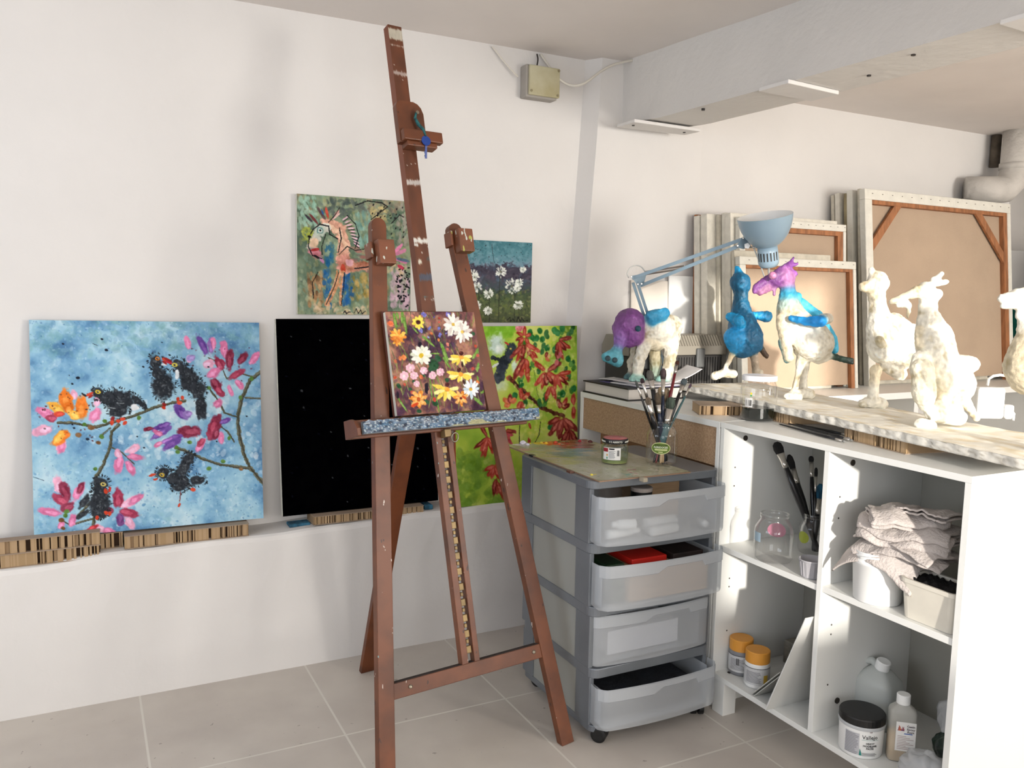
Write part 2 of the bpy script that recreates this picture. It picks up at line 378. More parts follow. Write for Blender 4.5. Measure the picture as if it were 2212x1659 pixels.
# junction box and surface cables
khaki = mat('khaki_plastic', (176, 166, 128), .5, col2=(196, 190, 160), vscale=9)
jb = thing('junction_box', 'square khaki electrical junction box high on the wall by the pilaster', 'junction box', (1.77, 3.26, 2.26))
G().box((1.69, 3.205, 2.268), (1.842, 3.262, 2.402)).build('box_body', mat('grey_plaster_edge', (170, 164, 156), .8), jb, bevel=.006)
lid = G().box((1.699, 3.19, 2.276), (1.846, 3.206, 2.398)).build('lid', khaki, jb, bevel=.005)
for (x, z) in ((1.708, 2.292), (1.836, 2.286), (1.838, 2.388)):
    G().lathe((x, 3.191, z), [(.0055, 0), (.0055, .004)], 12, ax=(0, -1, 0)).build('screw', mat('brass_screw', (150, 140, 110), .4, .5), lid)
def cable(pp, r, lab, y=3.25, m=None):
    pts = [W(a, b, 1, yy) for (a, b, yy) in pp]
    # smooth
    q = []
    for i in range(len(pts)-1):
        p0 = pts[max(0, i-1)]; p1_, p2_ = pts[i], pts[i+1]; p3_ = pts[min(len(pts)-1, i+2)]
        for k in range(6):
            t = k/6; q.append(.5*((2*p1_)+(-p0+p2_)*t+(2*p0-5*p1_+4*p2_-p3_)*t*t+(-p0+3*p1_-3*p2_+p3_)*t**3))
    q.append(pts[-1])
    return G().tube(q, r, 8).build('cable', m or mat('cream_cable', (222, 216, 204), .5), smooth=True, label=lab, cat='cable')
cable([(1063, 100, 3.25), (1080, 122, 3.245), (1100, 146, 3.24), (1119, 166, 3.235)], .0035, 'thin grey cable running from the ceiling to the left side of the junction box')
cable([(1168, 117, 3.25), (1182, 138, 3.23), (1205, 168, 3.2), (1232, 184, 3.17), (1262, 180, 3.13), (1298, 154, 3.12), (1330, 138, 3.12), (1382, 127, 3.13)], .0055, 'cream cable drooping from the ceiling across the pilaster to the beam')
cable([(1160, 117, 3.25), (1162, 128, 3.24), (1160, 142, 3.235)], .003, 'short dark cable dropping from the ceiling into the top of the junction box', m=dark)
# pipe in the far right corner
g = G(); pc = W(2197, 330, 1, 3.02); zt = 2.415
g.tube([(pc.x, pc.y, zt), (pc.x, pc.y, 2.22), (pc.x-.02, pc.y, 2.14), (pc.x-.09, pc.y+.0, 2.085), (pc.x-.17, pc.y+.03, 2.075), (pc.x-.26, pc.y+.12, 2.075)], .078, 20)
pp = g.build('drain_pipe', mat('painted_pipe', (214, 208, 200), .7, bump=.6, bscale=25, var=.08, vscale=9), smooth=True, label='thick white-painted drain pipe with elbow in the far right corner below the ceiling', cat='pipe')
G().tube([(pc.x, pc.y, 2.20), (pc.x, pc.y, 2.235)], .086, 20).build('pipe_collar', MC['painted_pipe'], pp, smooth=True)
q = W(2152, 330, 1, 3.15)
G().tube([(q.x, 3.155, 2.412), (q.x, 3.155, 2.23)], .028, 12).build('dark_gap_tube', mat('dark_gap_brown', (112, 100, 86), .8, var=.3), smooth=True, label='narrow dark brown tube standing in for the dark gap beside the drain pipe', cat='pipe')  # dark tube added for the dark recess between drain pipe and wall
# ================================================================ painted pictures (pigment stored per vertex)
def vnoise(w, h, cell, seed, octs=3):
    rs = np.random.RandomState(seed); out = np.zeros((h, w)); amp = 1.0; tot = 0
    for o in range(octs):
        gx = max(2, int(w/cell)+2); gy = max(2, int(h/cell)+2); a = rs.rand(gy, gx)
        x = np.linspace(0, gx-1.001, w); y = np.linspace(0, gy-1.001, h); xi = x.astype(int); yi = y.astype(int); fx = x-xi; fy = (y-yi)[:, None]
        fx = fx*fx*(3-2*fx); fy = fy*fy*(3-2*fy)
        r0 = a[yi][:, xi]*(1-fx)+a[yi][:, xi+1]*fx; r1 = a[yi+1][:, xi]*(1-fx)+a[yi+1][:, xi+1]*fx
        out += amp*(r0*(1-fy)+r1*fy); tot += amp; amp *= .55; cell = max(1.5, cell/2.1)
    return out/tot
class Pic:
    def __init__(s, w, h, corners, seed=1):
        s.w, s.h = w, h; s.a = np.zeros((h, w, 3)); s.seed = seed; s.rs = np.random.RandomState(seed)
        (x0, y0), (x1, y1), (x2, y2), (x3, y3) = corners      # TL TR BR BL
        A = []; B = []
        for (x, y), (u, v) in zip(corners, ((0, 0), (w, 0), (w, h), (0, h))):
            A.append([x, y, 1, 0, 0, 0, -u*x, -u*y]); B.append(u); A.append([0, 0, 0, x, y, 1, -v*x, -v*y]); B.append(v)
        s.H = np.append(np.linalg.solve(np.array(A, float), np.array(B, float)), 1).reshape(3, 3)
        s.k = w/((math.hypot(x1-x0, y1-y0)+math.hypot(x2-x3, y2-y3))/2)
        s.n = vnoise(w, h, 7, seed+9, 3)-.5
    def T(s, x, y):
        q = s.H@np.array([x, y, 1.0]); return q[0]/q[2], q[1]/q[2]
    def ground(s, cols, cell, seed, octs=4):
        n = vnoise(s.w, s.h, cell, seed, octs); n = (n-n.min())/(n.max()-n.min()); n = np.clip((n-.5)*1.5+.5, 0, .9999)*(len(cols)-1)
        i = n.astype(int); f = (n-i)[..., None]; c = np.array(cols, float); s.a = c[i]*(1-f)+c[np.minimum(i+1, len(cols)-1)]*f
    def el(s, x, y, rx, ry, ang, col, soft=.25, al=1.0, jit=14, rough=.35, raw=False):
        """elliptical dab; x,y and radii in the corner frame"""
        if not raw: x, y = s.T(x, y); rx *= s.k; ry *= s.k
        rr = max(rx, ry)*1.5+2; x0, x1 = max(0, int(x-rr)), min(s.w, int(x+rr)+1); y0, y1 = max(0, int(y-rr)), min(s.h, int(y+rr)+1)
        if x0 >= x1 or y0 >= y1: return
        yy, xx = np.mgrid[y0:y1, x0:x1]; dx, dy = xx-x, yy-y; c, sn = math.cos(ang), math.sin(ang)
        d = np.sqrt(((dx*c+dy*sn)/max(rx, .6))**2+((-dx*sn+dy*c)/max(ry, .6))**2)
        nn = s.n[y0:y1, x0:x1]; mk = np.clip((1+nn*rough*2-d)/soft, 0, 1)*al
        j = (nn*3.2+s.rs.uniform(-.5, .5))*jit
        cc = np.clip(np.array(col, float)+j[..., None], 0, 255); s.a[y0:y1, x0:x1] = s.a[y0:y1, x0:x1]*(1-mk[..., None])+cc*mk[..., None]
    def pet(s, x, y, ln, wd, deg, col, col2=None, **k):
        """petal starting at x,y pointing deg (0=right, 90=up)"""
        a = -math.radians(deg); s.el(x+math.cos(a)*ln/2, y+math.sin(a)*ln/2, ln/2, wd/2, a, col, **k)
        if col2: s.el(x+math.cos(a)*ln*.38, y+math.sin(a)*ln*.38, ln*.3, wd*.22, a, col2, al=.7, **k)
    def ln(s, pts, wd, col, jit=14, al=1.0, rough=.5, step=.45):
        for (xa, ya), (xb, yb) in zip(pts[:-1], pts[1:]):
            d = math.hypot(xb-xa, yb-ya); n = max(1, int(d/(max(wd, 2)*step))); a = math.atan2(yb-ya, xb-xa)
            for i in range(n+1):
                t = i/n; s.el(xa+(xb-xa)*t+s.rs.uniform(-.1, .1)*wd, ya+(yb-ya)*t+s.rs.uniform(-.1, .1)*wd, wd*.62, wd*.5, a, col, jit=jit, al=al, rough=rough)
    def dabs(s, n, cols, rx, ry, box=None, al=.7, ang=None, fn=None):
        for _ in range(n):
            if box: x = s.rs.uniform(box[0], box[2]); y = s.rs.uniform(box[1], box[3]); x, y = s.T(x, y)
            else: x = s.rs.uniform(0, s.w); y = s.rs.uniform(0, s.h)
            if fn and not fn(x/s.w, y/s.h): continue
            c = cols[s.rs.randint(len(cols))]; q = s.rs.uniform(.5, 1.3)
            s.el(x, y, rx*s.k*q, ry*s.k*q, ang if ang is not None else s.rs.uniform(0, 3.14), c, al=al*s.rs.uniform(.4, 1), raw=True)
    def daisy(s, x, y, r, n, col, ctr, cr, flat=1.0, wd=.38, col2=None, rot=0, hide=None):
        for i in range(n):
            a = rot+2*PI*i/n+s.rs.uniform(-.15, .15); l = r*s.rs.uniform(.85, 1.1); ex, ey = math.cos(a)*l, math.sin(a)*l*flat
            if hide and hide(a): continue
            s.el(x+ex*.55, y+ey*.55, math.hypot(ex, ey)*.5, r*wd*.5, math.atan2(ey, ex), col if not col2 or i % 3 else col2, jit=12, rough=.25)
        s.el(x, y, cr, cr*.85, 0, ctr, jit=20)
def plank_tex(g, o, ax, ay, w, h, pic, az=None, rel=0.0):
    a = np.clip(pic.a, 0, 255)/255.0; a = np.where(a <= .04045, a/12.92, ((a+.055)/1.055)**2.4)
    nh, nw = pic.h, pic.w; o = Vector(o)
    U = (np.arange(nw)/(nw-1))*w; V = (np.arange(nh)/(nh-1))*h; uu, vv = np.meshgrid(U, V)
    P = np.array(o)[None, None]+uu[..., None]*np.array(ax)+vv[..., None]*np.array(ay)
    if az is not None: P = P+(pic.n*rel)[..., None]*np.array(az)
    idx = np.arange(nh*nw).reshape(nh, nw)
    F = np.stack([idx[:-1, :-1], idx[:-1, 1:], idx[1:, 1:], idx[1:, :-1]], -1).reshape(-1, 4)
    return P.reshape(-1, 3), F, np.concatenate([a.reshape(-1, 3), np.ones((nh*nw, 1))], 1)
def grid_obj(name, o, ax, ay, w, h, pic, m, parent, rel=0.0005):
    az = Vector(ax).cross(Vector(ay)); P, F, Cc = plank_tex(None, o, ax, ay, w, h, pic, -az, rel)
    org = wloc(parent); me = bpy.data.meshes.new(name); P = P-np.array(org)
    me.vertices.add(len(P)); me.vertices.foreach_set('co', P.astype(np.float32).ravel())
    me.loops.add(F.size); me.polygons.add(len(F)); me.loops.foreach_set('vertex_index', F.astype(np.int32).ravel())
    me.polygons.foreach_set('loop_start', np.arange(0, F.size, 4, dtype=np.int32)); me.update(calc_edges=True); me.validate()
    at = me.color_attributes.new('Col', 'FLOAT_COLOR', 'POINT'); at.data.foreach_set('color', Cc.astype(np.float32).ravel())
    me.materials.append(m); o_ = bpy.data.objects.new(name, me); C.objects.link(o_); o_.parent = parent; return o_
paintm = vcmat('oil_paint', .75, bump=.35, bscale=160, spec=.2)
edge_w = mat('canvas_edge_white', (226, 222, 208), .85, var=.08, vscale=30)
raw_canvas = mat('raw_canvas', (205, 180, 148), .9, bump=.3, bscale=400)
def painting(name, label, bl, br, h, lean_y, pic, th=.02, edge=None, pm=None, cat='painting', group=None, lab_face=None):
    """stretched canvas leaning back: bl, br front lower corners (world), top leans back by lean_y"""
    bl, br = Vector(bl), Vector(br); ax = (br-bl); w = ax.length; ax.normalize()
    nb = Vector((-ax.y, ax.x, 0)).normalized()
    up = (Z_*math.sqrt(max(.01, h*h-lean_y*lean_y))+nb*lean_y).normalized(); up = (up-ax*up.dot(ax)).normalized()
    back = ax.cross(up)*-1
    if back.y < 0: back = -back
    t = thing(name, label, cat, bl+ax*w/2, group)
    G().ob(bl, ax, up, back, (0, w), (0, h), (.0012, th)).build('stretched_canvas', edge or edge_w, t, bevel=.0015)
    grid_obj('painted_face', bl+up*h, ax, -up, w, h, pic, pm or paintm, t)
    return t, ax, up, back
# ---------------- blackbirds on magnolia branches
P1 = Pic(420, 400, [(180, 108), (1522, 105), (1572, 1265), (188, 1375)], 11)
P1.ground([(84, 130, 172), (120, 168, 204), (146, 192, 218), (168, 208, 226), (196, 224, 236)], 60, 3, 6)
P1.dabs(900, [(100, 150, 190), (150, 195, 220), (180, 214, 232), (120, 170, 205), (205, 228, 240), (140, 190, 205)], 26, 14, al=.35)
P1.dabs(260, [(110, 160, 160), (120, 170, 175), (90, 140, 180)], 40, 20, box=(180, 100, 1530, 300), al=.3)
P1.dabs(700, [(90, 150, 200), (70, 130, 185), (190, 225, 240), (225, 240, 248), (120, 175, 215)], 13, 9, al=.6, fn=lambda u, v: v > .55 and P1.rs.rand() < (v-.4)*1.5 and (u > .3 or v > .7))
P1.dabs(1800, [(96, 146, 190), (150, 196, 222), (200, 226, 238), (120, 172, 206), (170, 210, 214)], 8, 5, al=.5)
P1.dabs(500, [(50, 90, 150), (60, 105, 160)], 5, 3, al=.55, fn=lambda u, v: v > .45 or v < .15)
P1.dabs(120, [(225, 240, 248), (240, 248, 252)], 24, 16, box=(700, 560, 1560, 900), al=.5)
br_ = (98, 98, 78); br2 = (60, 58, 50)
for pl_, wd in (([(340, 690), (420, 690), (500, 705), (560, 715), (640, 690), (760, 655), (830, 630), (900, 600), (1010, 572), (1080, 560)], 20), ([(690, 700), (650, 740), (640, 830), (600, 930), (555, 1010), (548, 1150), (540, 1300), (545, 1340)], 22), ([(1535, 390), (1470, 440), (1430, 530), (1400, 640), (1410, 760), (1445, 880), (1475, 950), (1520, 1000), (1568, 1060)], 27), ([(1470, 960), (1400, 950), (1300, 938), (1200, 905), (1140, 880), (1080, 850), (1030, 838)], 20), ([(1220, 480), (1290, 570), (1320, 630), (1400, 655)], 14), ([(1440, 540), (1540, 545)], 10), ([(1270, 690), (1340, 740), (1380, 800)], 13), ([(640, 830), (700, 855), (780, 930)], 9), ([(440, 1240), (500, 1180), (545, 1130)], 15), ([(350, 1260), (400, 1290), (470, 1270), (545, 1250)], 11), ([(580, 770), (640, 720)], 12), ([(1220, 310), (1290, 340), (1330, 430), (1420, 400), (1500, 420)], 9)):
    P1.ln(pl_, wd, br_, jit=22); P1.ln([(x+4, y+5) for x, y in pl_], wd*.35, br2, jit=10, al=.7)
pk, dp, mg, pu, lp, og, yl = (226, 128, 172), (160, 56, 84), (132, 44, 70), (110, 74, 158), (236, 172, 200), (238, 126, 42), (246, 178, 70)
for q in ((1105, 275, 90, 38, 100, pk), (1105, 290, 50, 30, 270, lp), (1225, 310, 150, 44, 118, pu), (1230, 300, 110, 40, 88, (150, 110, 180)), (1250, 270, 80, 36, 92, pk), (1330, 330, 130, 52, 102, pk), (1320, 360, 60, 46, 140, dp), (1345, 400, 150, 52, 88, mg), (1310, 400, 110, 44, 115, dp), (1390, 350, 95, 50, 50, mg), (1460, 350, 100, 46, 48, pk), (1330, 440, 130, 44, 30, dp), (1380, 430, 80, 40, 310, pk), (1180, 360, 80, 54, 20, lp), (1200, 430, 110, 60, 30, pk), (1240, 420, 100, 60, 300, mg), (1260, 470, 90, 44, 310, dp), (1340, 460, 80, 30, 290, pk), (1150, 300, 60, 40, 200, (170, 150, 210)),
          (1095, 680, 120, 60, 125, pu), (1130, 640, 60, 50, 180, (160, 130, 200)), (1190, 740, 150, 70, 180, mg), (1225, 800, 170, 74, 68, mg), (1270, 660, 120, 60, 250, dp), (1250, 600, 70, 50, 40, pk), (1290, 690, 70, 34, 20, pu), (1300, 830, 90, 40, 88, pk), (1150, 870, 100, 40, 60, pk), (1200, 780, 60, 40, 230, dp), (1280, 730, 60, 40, 250, mg),
          (870, 790, 150, 40, 30, pu), (870, 740, 80, 30, 20, (130, 80, 160)), (930, 810, 130, 34, 20, (160, 110, 190)), (940, 850, 140, 50, 30, pu), (1000, 690, 110, 36, 200, pu), (960, 770, 80, 30, 150, pk), (950, 800, 60, 30, 210, pk), (1000, 770, 70, 30, 0, pu), (900, 720, 60, 30, 190, mg),
          (330, 670, 130, 50, 150, pk), (330, 670, 60, 44, 170, dp), (310, 720, 120, 60, 195, lp), (370, 760, 110, 50, 255, lp), (360, 780, 90, 40, 265, pk), (560, 600, 70, 40, 80, lp), (530, 690, 90, 60, 60, pk), (430, 560, 60, 40, 90, lp), (280, 640, 60, 30, 150, pk),
          (390, 630, 130, 70, 95, og), (380, 640, 110, 52, 145, yl), (400, 640, 70, 70, 90, og), (470, 690, 150, 66, 88, og), (460, 680, 80, 50, 130, yl), (300, 820, 130, 66, 40, og), (310, 810, 90, 44, 50, yl), (380, 640, 60, 30, 180, (200, 60, 40)),
          (730, 870, 100, 46, 30, lp), (730, 880, 110, 40, 350, pk), (700, 870, 120, 50, 260, pk), (740, 900, 110, 44, 290, pk), (690, 900, 60, 40, 100, lp),
          (340, 1110, 110, 50, 95, lp), (390, 1160, 130, 56, 105, mg), (420, 1150, 120, 46, 60, pk), (390, 1170, 100, 50, 145, dp), (430, 1170, 80, 50, 200, mg), (350, 1230, 130, 46, 165, pk), (400, 1300, 80, 44, 70, pk), (330, 1310, 50, 34, 50, pk), (450, 1110, 80, 34, 70, mg),
          (690, 1200, 120, 60, 95, dp), (700, 1190, 130, 46, 30, lp), (740, 1170, 110, 44, 30, pk), (690, 1200, 120, 50, 340, dp), (690, 1220, 80, 44, 280, (110, 60, 120)), (730, 1240, 90, 46, 300, lp), (660, 1210, 60, 50, 180, mg), (600, 1330, 70, 44, 150, lp), (600, 1310, 80, 50, 320, pk), (440, 1345, 120, 34, 10, dp), (500, 1320, 70, 24, 20, (200, 60, 70))):
    P1.pet(q[0], q[1], q[2]*1.1, q[3]*1.18, q[4], q[5], (min(255, q[5][0]+50), min(255, q[5][1]+40), min(255, q[5][2]+40)), rough=.3, jit=18)
P1.dabs(40, [(70, 40, 40), (90, 30, 40)], 7, 5, box=(220, 520, 560, 800), al=.9); P1.dabs(26, [(90, 20, 40)], 7, 5, box=(1100, 250, 1480, 520), al=.8)
for (x, y) in ((490, 700), (610, 680), (810, 660), (550, 960), (1480, 430), (1415, 540), (1225, 485), (1350, 780), (1110, 805), (1035, 835), (1230, 960), (1315, 920), (375, 1235), (380, 1210), (1040, 860), (590, 770)): P1.el(x, y, 16, 14, R.random()*3, (88, 128, 58), jit=22)
for (x, y, r) in ((455, 760, 20), (570, 805, 16), (350, 1260, 20), (360, 1310, 16), (530, 720, 22), (1425, 965, 14)): P1.el(x, y, r, r*.75, .4, (120, 84, 50), jit=22)
for (x, y, r) in ((455, 432, 14), (422, 466, 9), (620, 272, 14), (595, 210, 9), (372, 240, 9), (405, 418, 6), (990, 297, 9), (508, 785, 12), (840, 835, 8), (1220, 363, 8), (430, 720, 10), (835, 365, 9), (945, 225, 6), (800, 770, 6), (1455, 650, 8), (420, 700, 8), (1275, 800, 8)): P1.el(x, y, r, r*.7, .3, (28, 36, 52), jit=6)
P1.ln([(540, 235), (570, 247)], 4, (40, 50, 70)); P1.ln([(190, 1005), (250, 1025)], 4, (50, 80, 110))
bk = (44, 49, 56); bk2 = (84, 92, 98)
def fuzz(x, y, rx, ry, a, n=60):
    for _ in range(n):
        t = P1.rs.uniform(0, 2*PI); c, s_ = math.cos(a), math.sin(a); ux, uy = math.cos(t)*rx*.9, math.sin(t)*ry*.9
        xx, yy = x+ux*c-uy*s_, y+ux*s_+uy*c; P1.pet(xx, yy, P1.rs.uniform(12, 24), 5, -math.degrees(math.atan2(yy-y, xx-x))+P1.rs.uniform(-30, 30), (30, 34, 40), jit=6)
def bod(x, y, rx, ry, a, f=True):
    rx *= 1.1; ry *= 1.1; fuzz(x, y, rx, ry, a, 50 if f else 0); P1.el(x, y, rx, ry, a, bk, jit=10, rough=.3)
    for _ in range(int(rx*ry/150)):
        t = P1.rs.uniform(0, 2*PI); q = P1.rs.uniform(0, .8); c, s_ = math.cos(a), math.sin(a); ux, uy = math.cos(t)*rx*q, math.sin(t)*ry*q
        P1.el(x+ux*c-uy*s_, y+ux*s_+uy*c, 9, 5, P1.rs.uniform(0, 3), (92, 99, 104) if P1.rs.rand() < .55 else (30, 33, 38), al=.55, jit=14)
for q in ((690, 560, 92, 66, .15), (690, 625, 60, 34, 0), (572, 518, 34, 34, 0), (625, 545, 40, 30, .3), (800, 560, 60, 20, .75), (840, 590, 26, 14, .9),
          (955, 470, 66, 92, -.1), (908, 335, 38, 44, 0), (920, 400, 36, 40, 0), (1110, 440, 84, 62, 1.15), (1042, 352, 42, 34, .7), (1075, 390, 40, 40, 0), (1160, 500, 46, 60, 0), (1185, 590, 30, 84, -.1), (1165, 600, 18, 74, 0),
          (955, 985, 40, 36, 0), (1060, 1035, 66, 44, .35), (1020, 1010, 40, 34, 0), (1085, 940, 34, 82, .45), (1110, 895, 34, 26, 0), (1160, 1030, 52, 30, 0), (1050, 1075, 40, 24, 0),
          (583, 1045, 46, 38, .1), (578, 1160, 62, 84, 0), (580, 1100, 48, 50, 0), (585, 1225, 40, 26, 0), (485, 1150, 20, 50, .6), (470, 1230, 16, 46, 1.0)): bod(*q, f=q[2] > 30)
P1.el(785, 600, 26, 24, 0, (236, 238, 240)); P1.el(1035, 410, 14, 34, 0, (225, 232, 236)); P1.el(960, 350, 22, 12, 0, (225, 232, 238)); P1.el(690, 395, 1, 1, 0, bk)
for (x, y, a) in ((700, 575, .2), (650, 600, 2.4)): P1.ln([(x-20, y), (x+20, y+10*math.sin(a))], 6, (130, 138, 142), al=.6)
rd = (204, 70, 44); d2 = (150, 40, 40)
for q in ((546, 515, 50, 20, 205, rd), (546, 525, 46, 16, 215, d2), (938, 312, 60, 20, 328, rd), (940, 325, 50, 16, 322, d2), (1015, 345, 70, 20, 150, d2), (1010, 350, 60, 14, 158, (190, 40, 60)), (915, 990, 60, 18, 195, rd), (925, 1020, 34, 14, 190, rd), (610, 1070, 44, 24, 280, rd), (640, 1060, 40, 20, 260, (190, 50, 40)), (1064, 1080, 90, 9, 262, (130, 60, 60)), (1060, 1165, 30, 16, 240, rd), (1120, 1080, 34, 26, 340, rd)): P1.pet(*q[:5], q[5], jit=14)
for (x, y) in ((655, 668), (650, 690), (715, 668), (728, 690), (690, 680), (960, 585), (955, 600), (1040, 550), (1066, 542), (1050, 572), (560, 1250), (615, 1220), (635, 1225)): P1.el(x, y, 17, 13, R.random()*3, (214, 74, 48) if R.random() < .7 else d2, jit=18)
P1.ln([(480, 522), (500, 535)], 10, (30, 32, 40))
for (x, y, c) in ((570, 511, (232, 206, 70)), (920, 318, (214, 130, 50)), (1020, 353, (226, 214, 90)), (945, 996, (200, 170, 60)), (598, 1050, (214, 196, 110))):
    P1.el(x, y, 18, 14, .3, c, jit=8); P1.el(x, y, 8, 7, 0, (20, 20, 24), jit=2); P1.el(x+2, y-2, 2.5, 2.5, 0, (240, 240, 240), jit=0)
# ---------------- black canvas
P2 = Pic(150, 190, [(0, 0), (1, 0), (1, 1), (0, 1)], 21); P2.ground([(1, 1, 2), (3, 3, 4)], 8, 3, 3); P2.k = 1
for _ in range(70): P2.el(P2.rs.uniform(0, 150), P2.rs.uniform(0, 190), .8, .8, 0, (90, 92, 96) if P2.rs.rand() < .3 else (20, 22, 34), raw=True, al=.8, jit=4)
# ---------------- wild flowers on the easel (corner frame: 1659px crop of the region)
P3 = Pic(300, 300, [(277, 98), (872, 100), (965, 728), (375, 775)], 31)
P3.ground([(84, 52, 66), (112, 72, 74), (136, 92, 84), (168, 120, 100), (188, 144, 118)], 40, 8, 5)
P3.dabs(500, [(92, 60, 82), (70, 46, 66), (150, 100, 84), (190, 140, 110), (110, 96, 60), (100, 110, 66), (160, 100, 110)], 16, 9, al=.5)
P3.dabs(90, [(60, 40, 62), (74, 50, 80), (50, 34, 56)], 30, 22, box=(430, 200, 760, 420), al=.6); P3.dabs(90, [(66, 40, 62), (80, 50, 78)], 26, 20, box=(330, 620, 960, 770), al=.5); P3.dabs(60, [(66, 40, 62)], 26, 20, box=(880, 560, 960, 740), al=.6)
for _ in range(150):
    x = P3.rs.uniform(300, 930); y = P3.rs.uniform(130, 740); P3.pet(x, y, P3.rs.uniform(40, 110), 7, P3.rs.uniform(60, 120), ((120, 138, 70), (96, 116, 60), (150, 156, 90), (70, 90, 60))[P3.rs.randint(4)], al=.7)
for q in ((350, 210, 110, 22, 95), (385, 170, 80, 20, 80), (420, 250, 130, 22, 96), (365, 150, 50, 18, 100), (500, 240, 60, 14, 130), (620, 330, 120, 18, 140), (700, 440, 150, 26, 105), (720, 470, 100, 20, 120), (660, 370, 80, 10, 178), (860, 400, 90, 24, 50), (890, 490, 70, 22, 70), (430, 740, 120, 14, 120), (910, 560, 50, 18, 100), (940, 700, 80, 24, 140), (920, 620, 40, 20, 20), (650, 760, 110, 14, 96), (600, 700, 200, 8, 92), (615, 700, 200, 6, 88)): P3.pet(*q, (104, 148, 62), (150, 176, 96), jit=16)
for (x, y, r) in ((610, 440, 44), (640, 400, 26), (590, 470, 20), (700, 540, 18), (570, 680, 18), (625, 690, 22), (520, 740, 18), (480, 550, 14), (540, 510, 14), (870, 240, 14), (460, 600, 14), (380, 580, 18)): P3.el(x, y, r, r*.8, .5, (44, 84, 56), jit=16)
for (x, y, rx, ry) in ((565, 590, 14, 36), (515, 310, 14, 16), (580, 420, 14, 14), (375, 640, 10, 24), (520, 420, 12, 16)): P3.el(x, y, rx, ry, .1, (34, 24, 40), jit=6)
for (x, y, r, c) in [(520, 218, 24, (118, 120, 190)), (536, 118, 20, (120, 118, 196)), (575, 207, 16, (110, 116, 190)), (645, 208, 15, (116, 122, 200)), (645, 248, 18, (112, 112, 190)), (700, 118, 20, (110, 100, 180)), (608, 130, 9, (90, 80, 150)), (572, 262, 8, (150, 160, 210)), (690, 240, 9, (110, 110, 170))]:
    for _ in range(6): P3.el(x+P3.rs.uniform(-.6, .6)*r, y+P3.rs.uniform(-.6, .6)*r, r*.5, r*.42, P3.rs.uniform(0, 3), c, jit=26)
for (x, y, r, c) in [(315, 175, 22, (224, 110, 70)), (410, 395, 20, (220, 130, 70)), (385, 400, 14, (200, 110, 60)), (355, 420, 13, (196, 110, 80)), (700, 310, 14, (220, 140, 120)), (885, 320, 14, (200, 90, 70)), (870, 465, 14, (190, 80, 70)), (355, 525, 12, (210, 90, 60)), (530, 520, 16, (216, 120, 80)), (470, 620, 14, (190, 90, 70)), (640, 140, 10, (180, 80, 70)), (460, 125, 12, (190, 120, 100)), (590, 240, 12, (210, 120, 70)), (640, 280, 11, (220, 140, 80)), (420, 570, 10, (200, 90, 70)), (905, 550, 14, (220, 120, 60)), (620, 665, 16, (190, 70, 60)), (700, 340, 10, (200, 110, 90)), (900, 380, 12, (200, 90, 80)), (640, 165, 9, (190, 80, 70))]: P3.el(x, y, r, r*.8, P3.rs.uniform(0, 3), c, jit=26)
for (x, y, r) in ((455, 462, 30), (415, 515, 30), (480, 512, 27), (545, 478, 26), (603, 510, 26), (655, 488, 27), (500, 565, 22)):
    for i in range(7): P3.el(x+math.cos(i*.9)*r*.55, y+math.sin(i*.9)*r*.55, r*.5, r*.42, i, (236, 190, 206), jit=16)
    P3.el(x, y, r*.3, r*.3, 0, (246, 222, 226), jit=6)
og2, oy = (238, 150, 62), (246, 196, 90)
for i in range(11): P3.pet(365+10*math.cos(i), 262, 58, 26, i*33, oy if i % 2 else og2, jit=26)
P3.el(350, 280, 34, 20, .3, (200, 100, 40), al=.6)
P3.daisy(500, 165, 46, 9, (248, 226, 96), (70, 30, 30), 17, wd=.5)
for (x, y, r) in ((735, 180, 76), (797, 228, 72)): P3.daisy(x, y, r, 12, (250, 248, 238), (226, 190, 90), 13, wd=.36, col2=(226, 216, 208), rot=r)
P3.daisy(526, 382, 70, 12, (248, 246, 232), (224, 190, 60), 18, flat=.86, wd=.42, col2=(222, 226, 206))
P3.daisy(858, 597, 62, 12, (244, 248, 250), (222, 180, 70), 14, wd=.36, col2=(206, 222, 232))
for (x, y, r, fl) in ((792, 392, 84, .62), (792, 502, 86, .6), (703, 600, 92, .8)):
    P3.daisy(x, y, r, 13, (246, 218, 92), (240, 160, 60), r*.2, flat=fl, wd=.3, col2=(252, 240, 160), hide=lambda a: math.sin(a) < -.45)
for (x, y) in ((790, 368), (778, 472), (703, 568)): P3.el(x, y, 17, 15, 0, (72, 30, 32), jit=10); P3.el(x-5, y-6, 6, 4, 0, (120, 60, 50))
P3.pet(800, 418, 40, 18, 270, (50, 28, 34)); P3.pet(810, 535, 34, 14, 280, (50, 28, 34))
for (x, y, r) in ((515, 665, 56), (795, 655, 46)):
    for i in range(7): P3.pet(x, y, r*1.15, r*.55, i*51+20, og2 if i % 2 else (246, 178, 100), (250, 206, 130), jit=22)
P3.pet(520, 690, 60, 20, 200, (216, 80, 40)); P3.el(515, 665, 12, 14, 0, (190, 90, 40)); P3.pet(800, 640, 40, 16, 330, (216, 90, 40)); P3.el(795, 655, 10, 8, 0, (110, 40, 40))
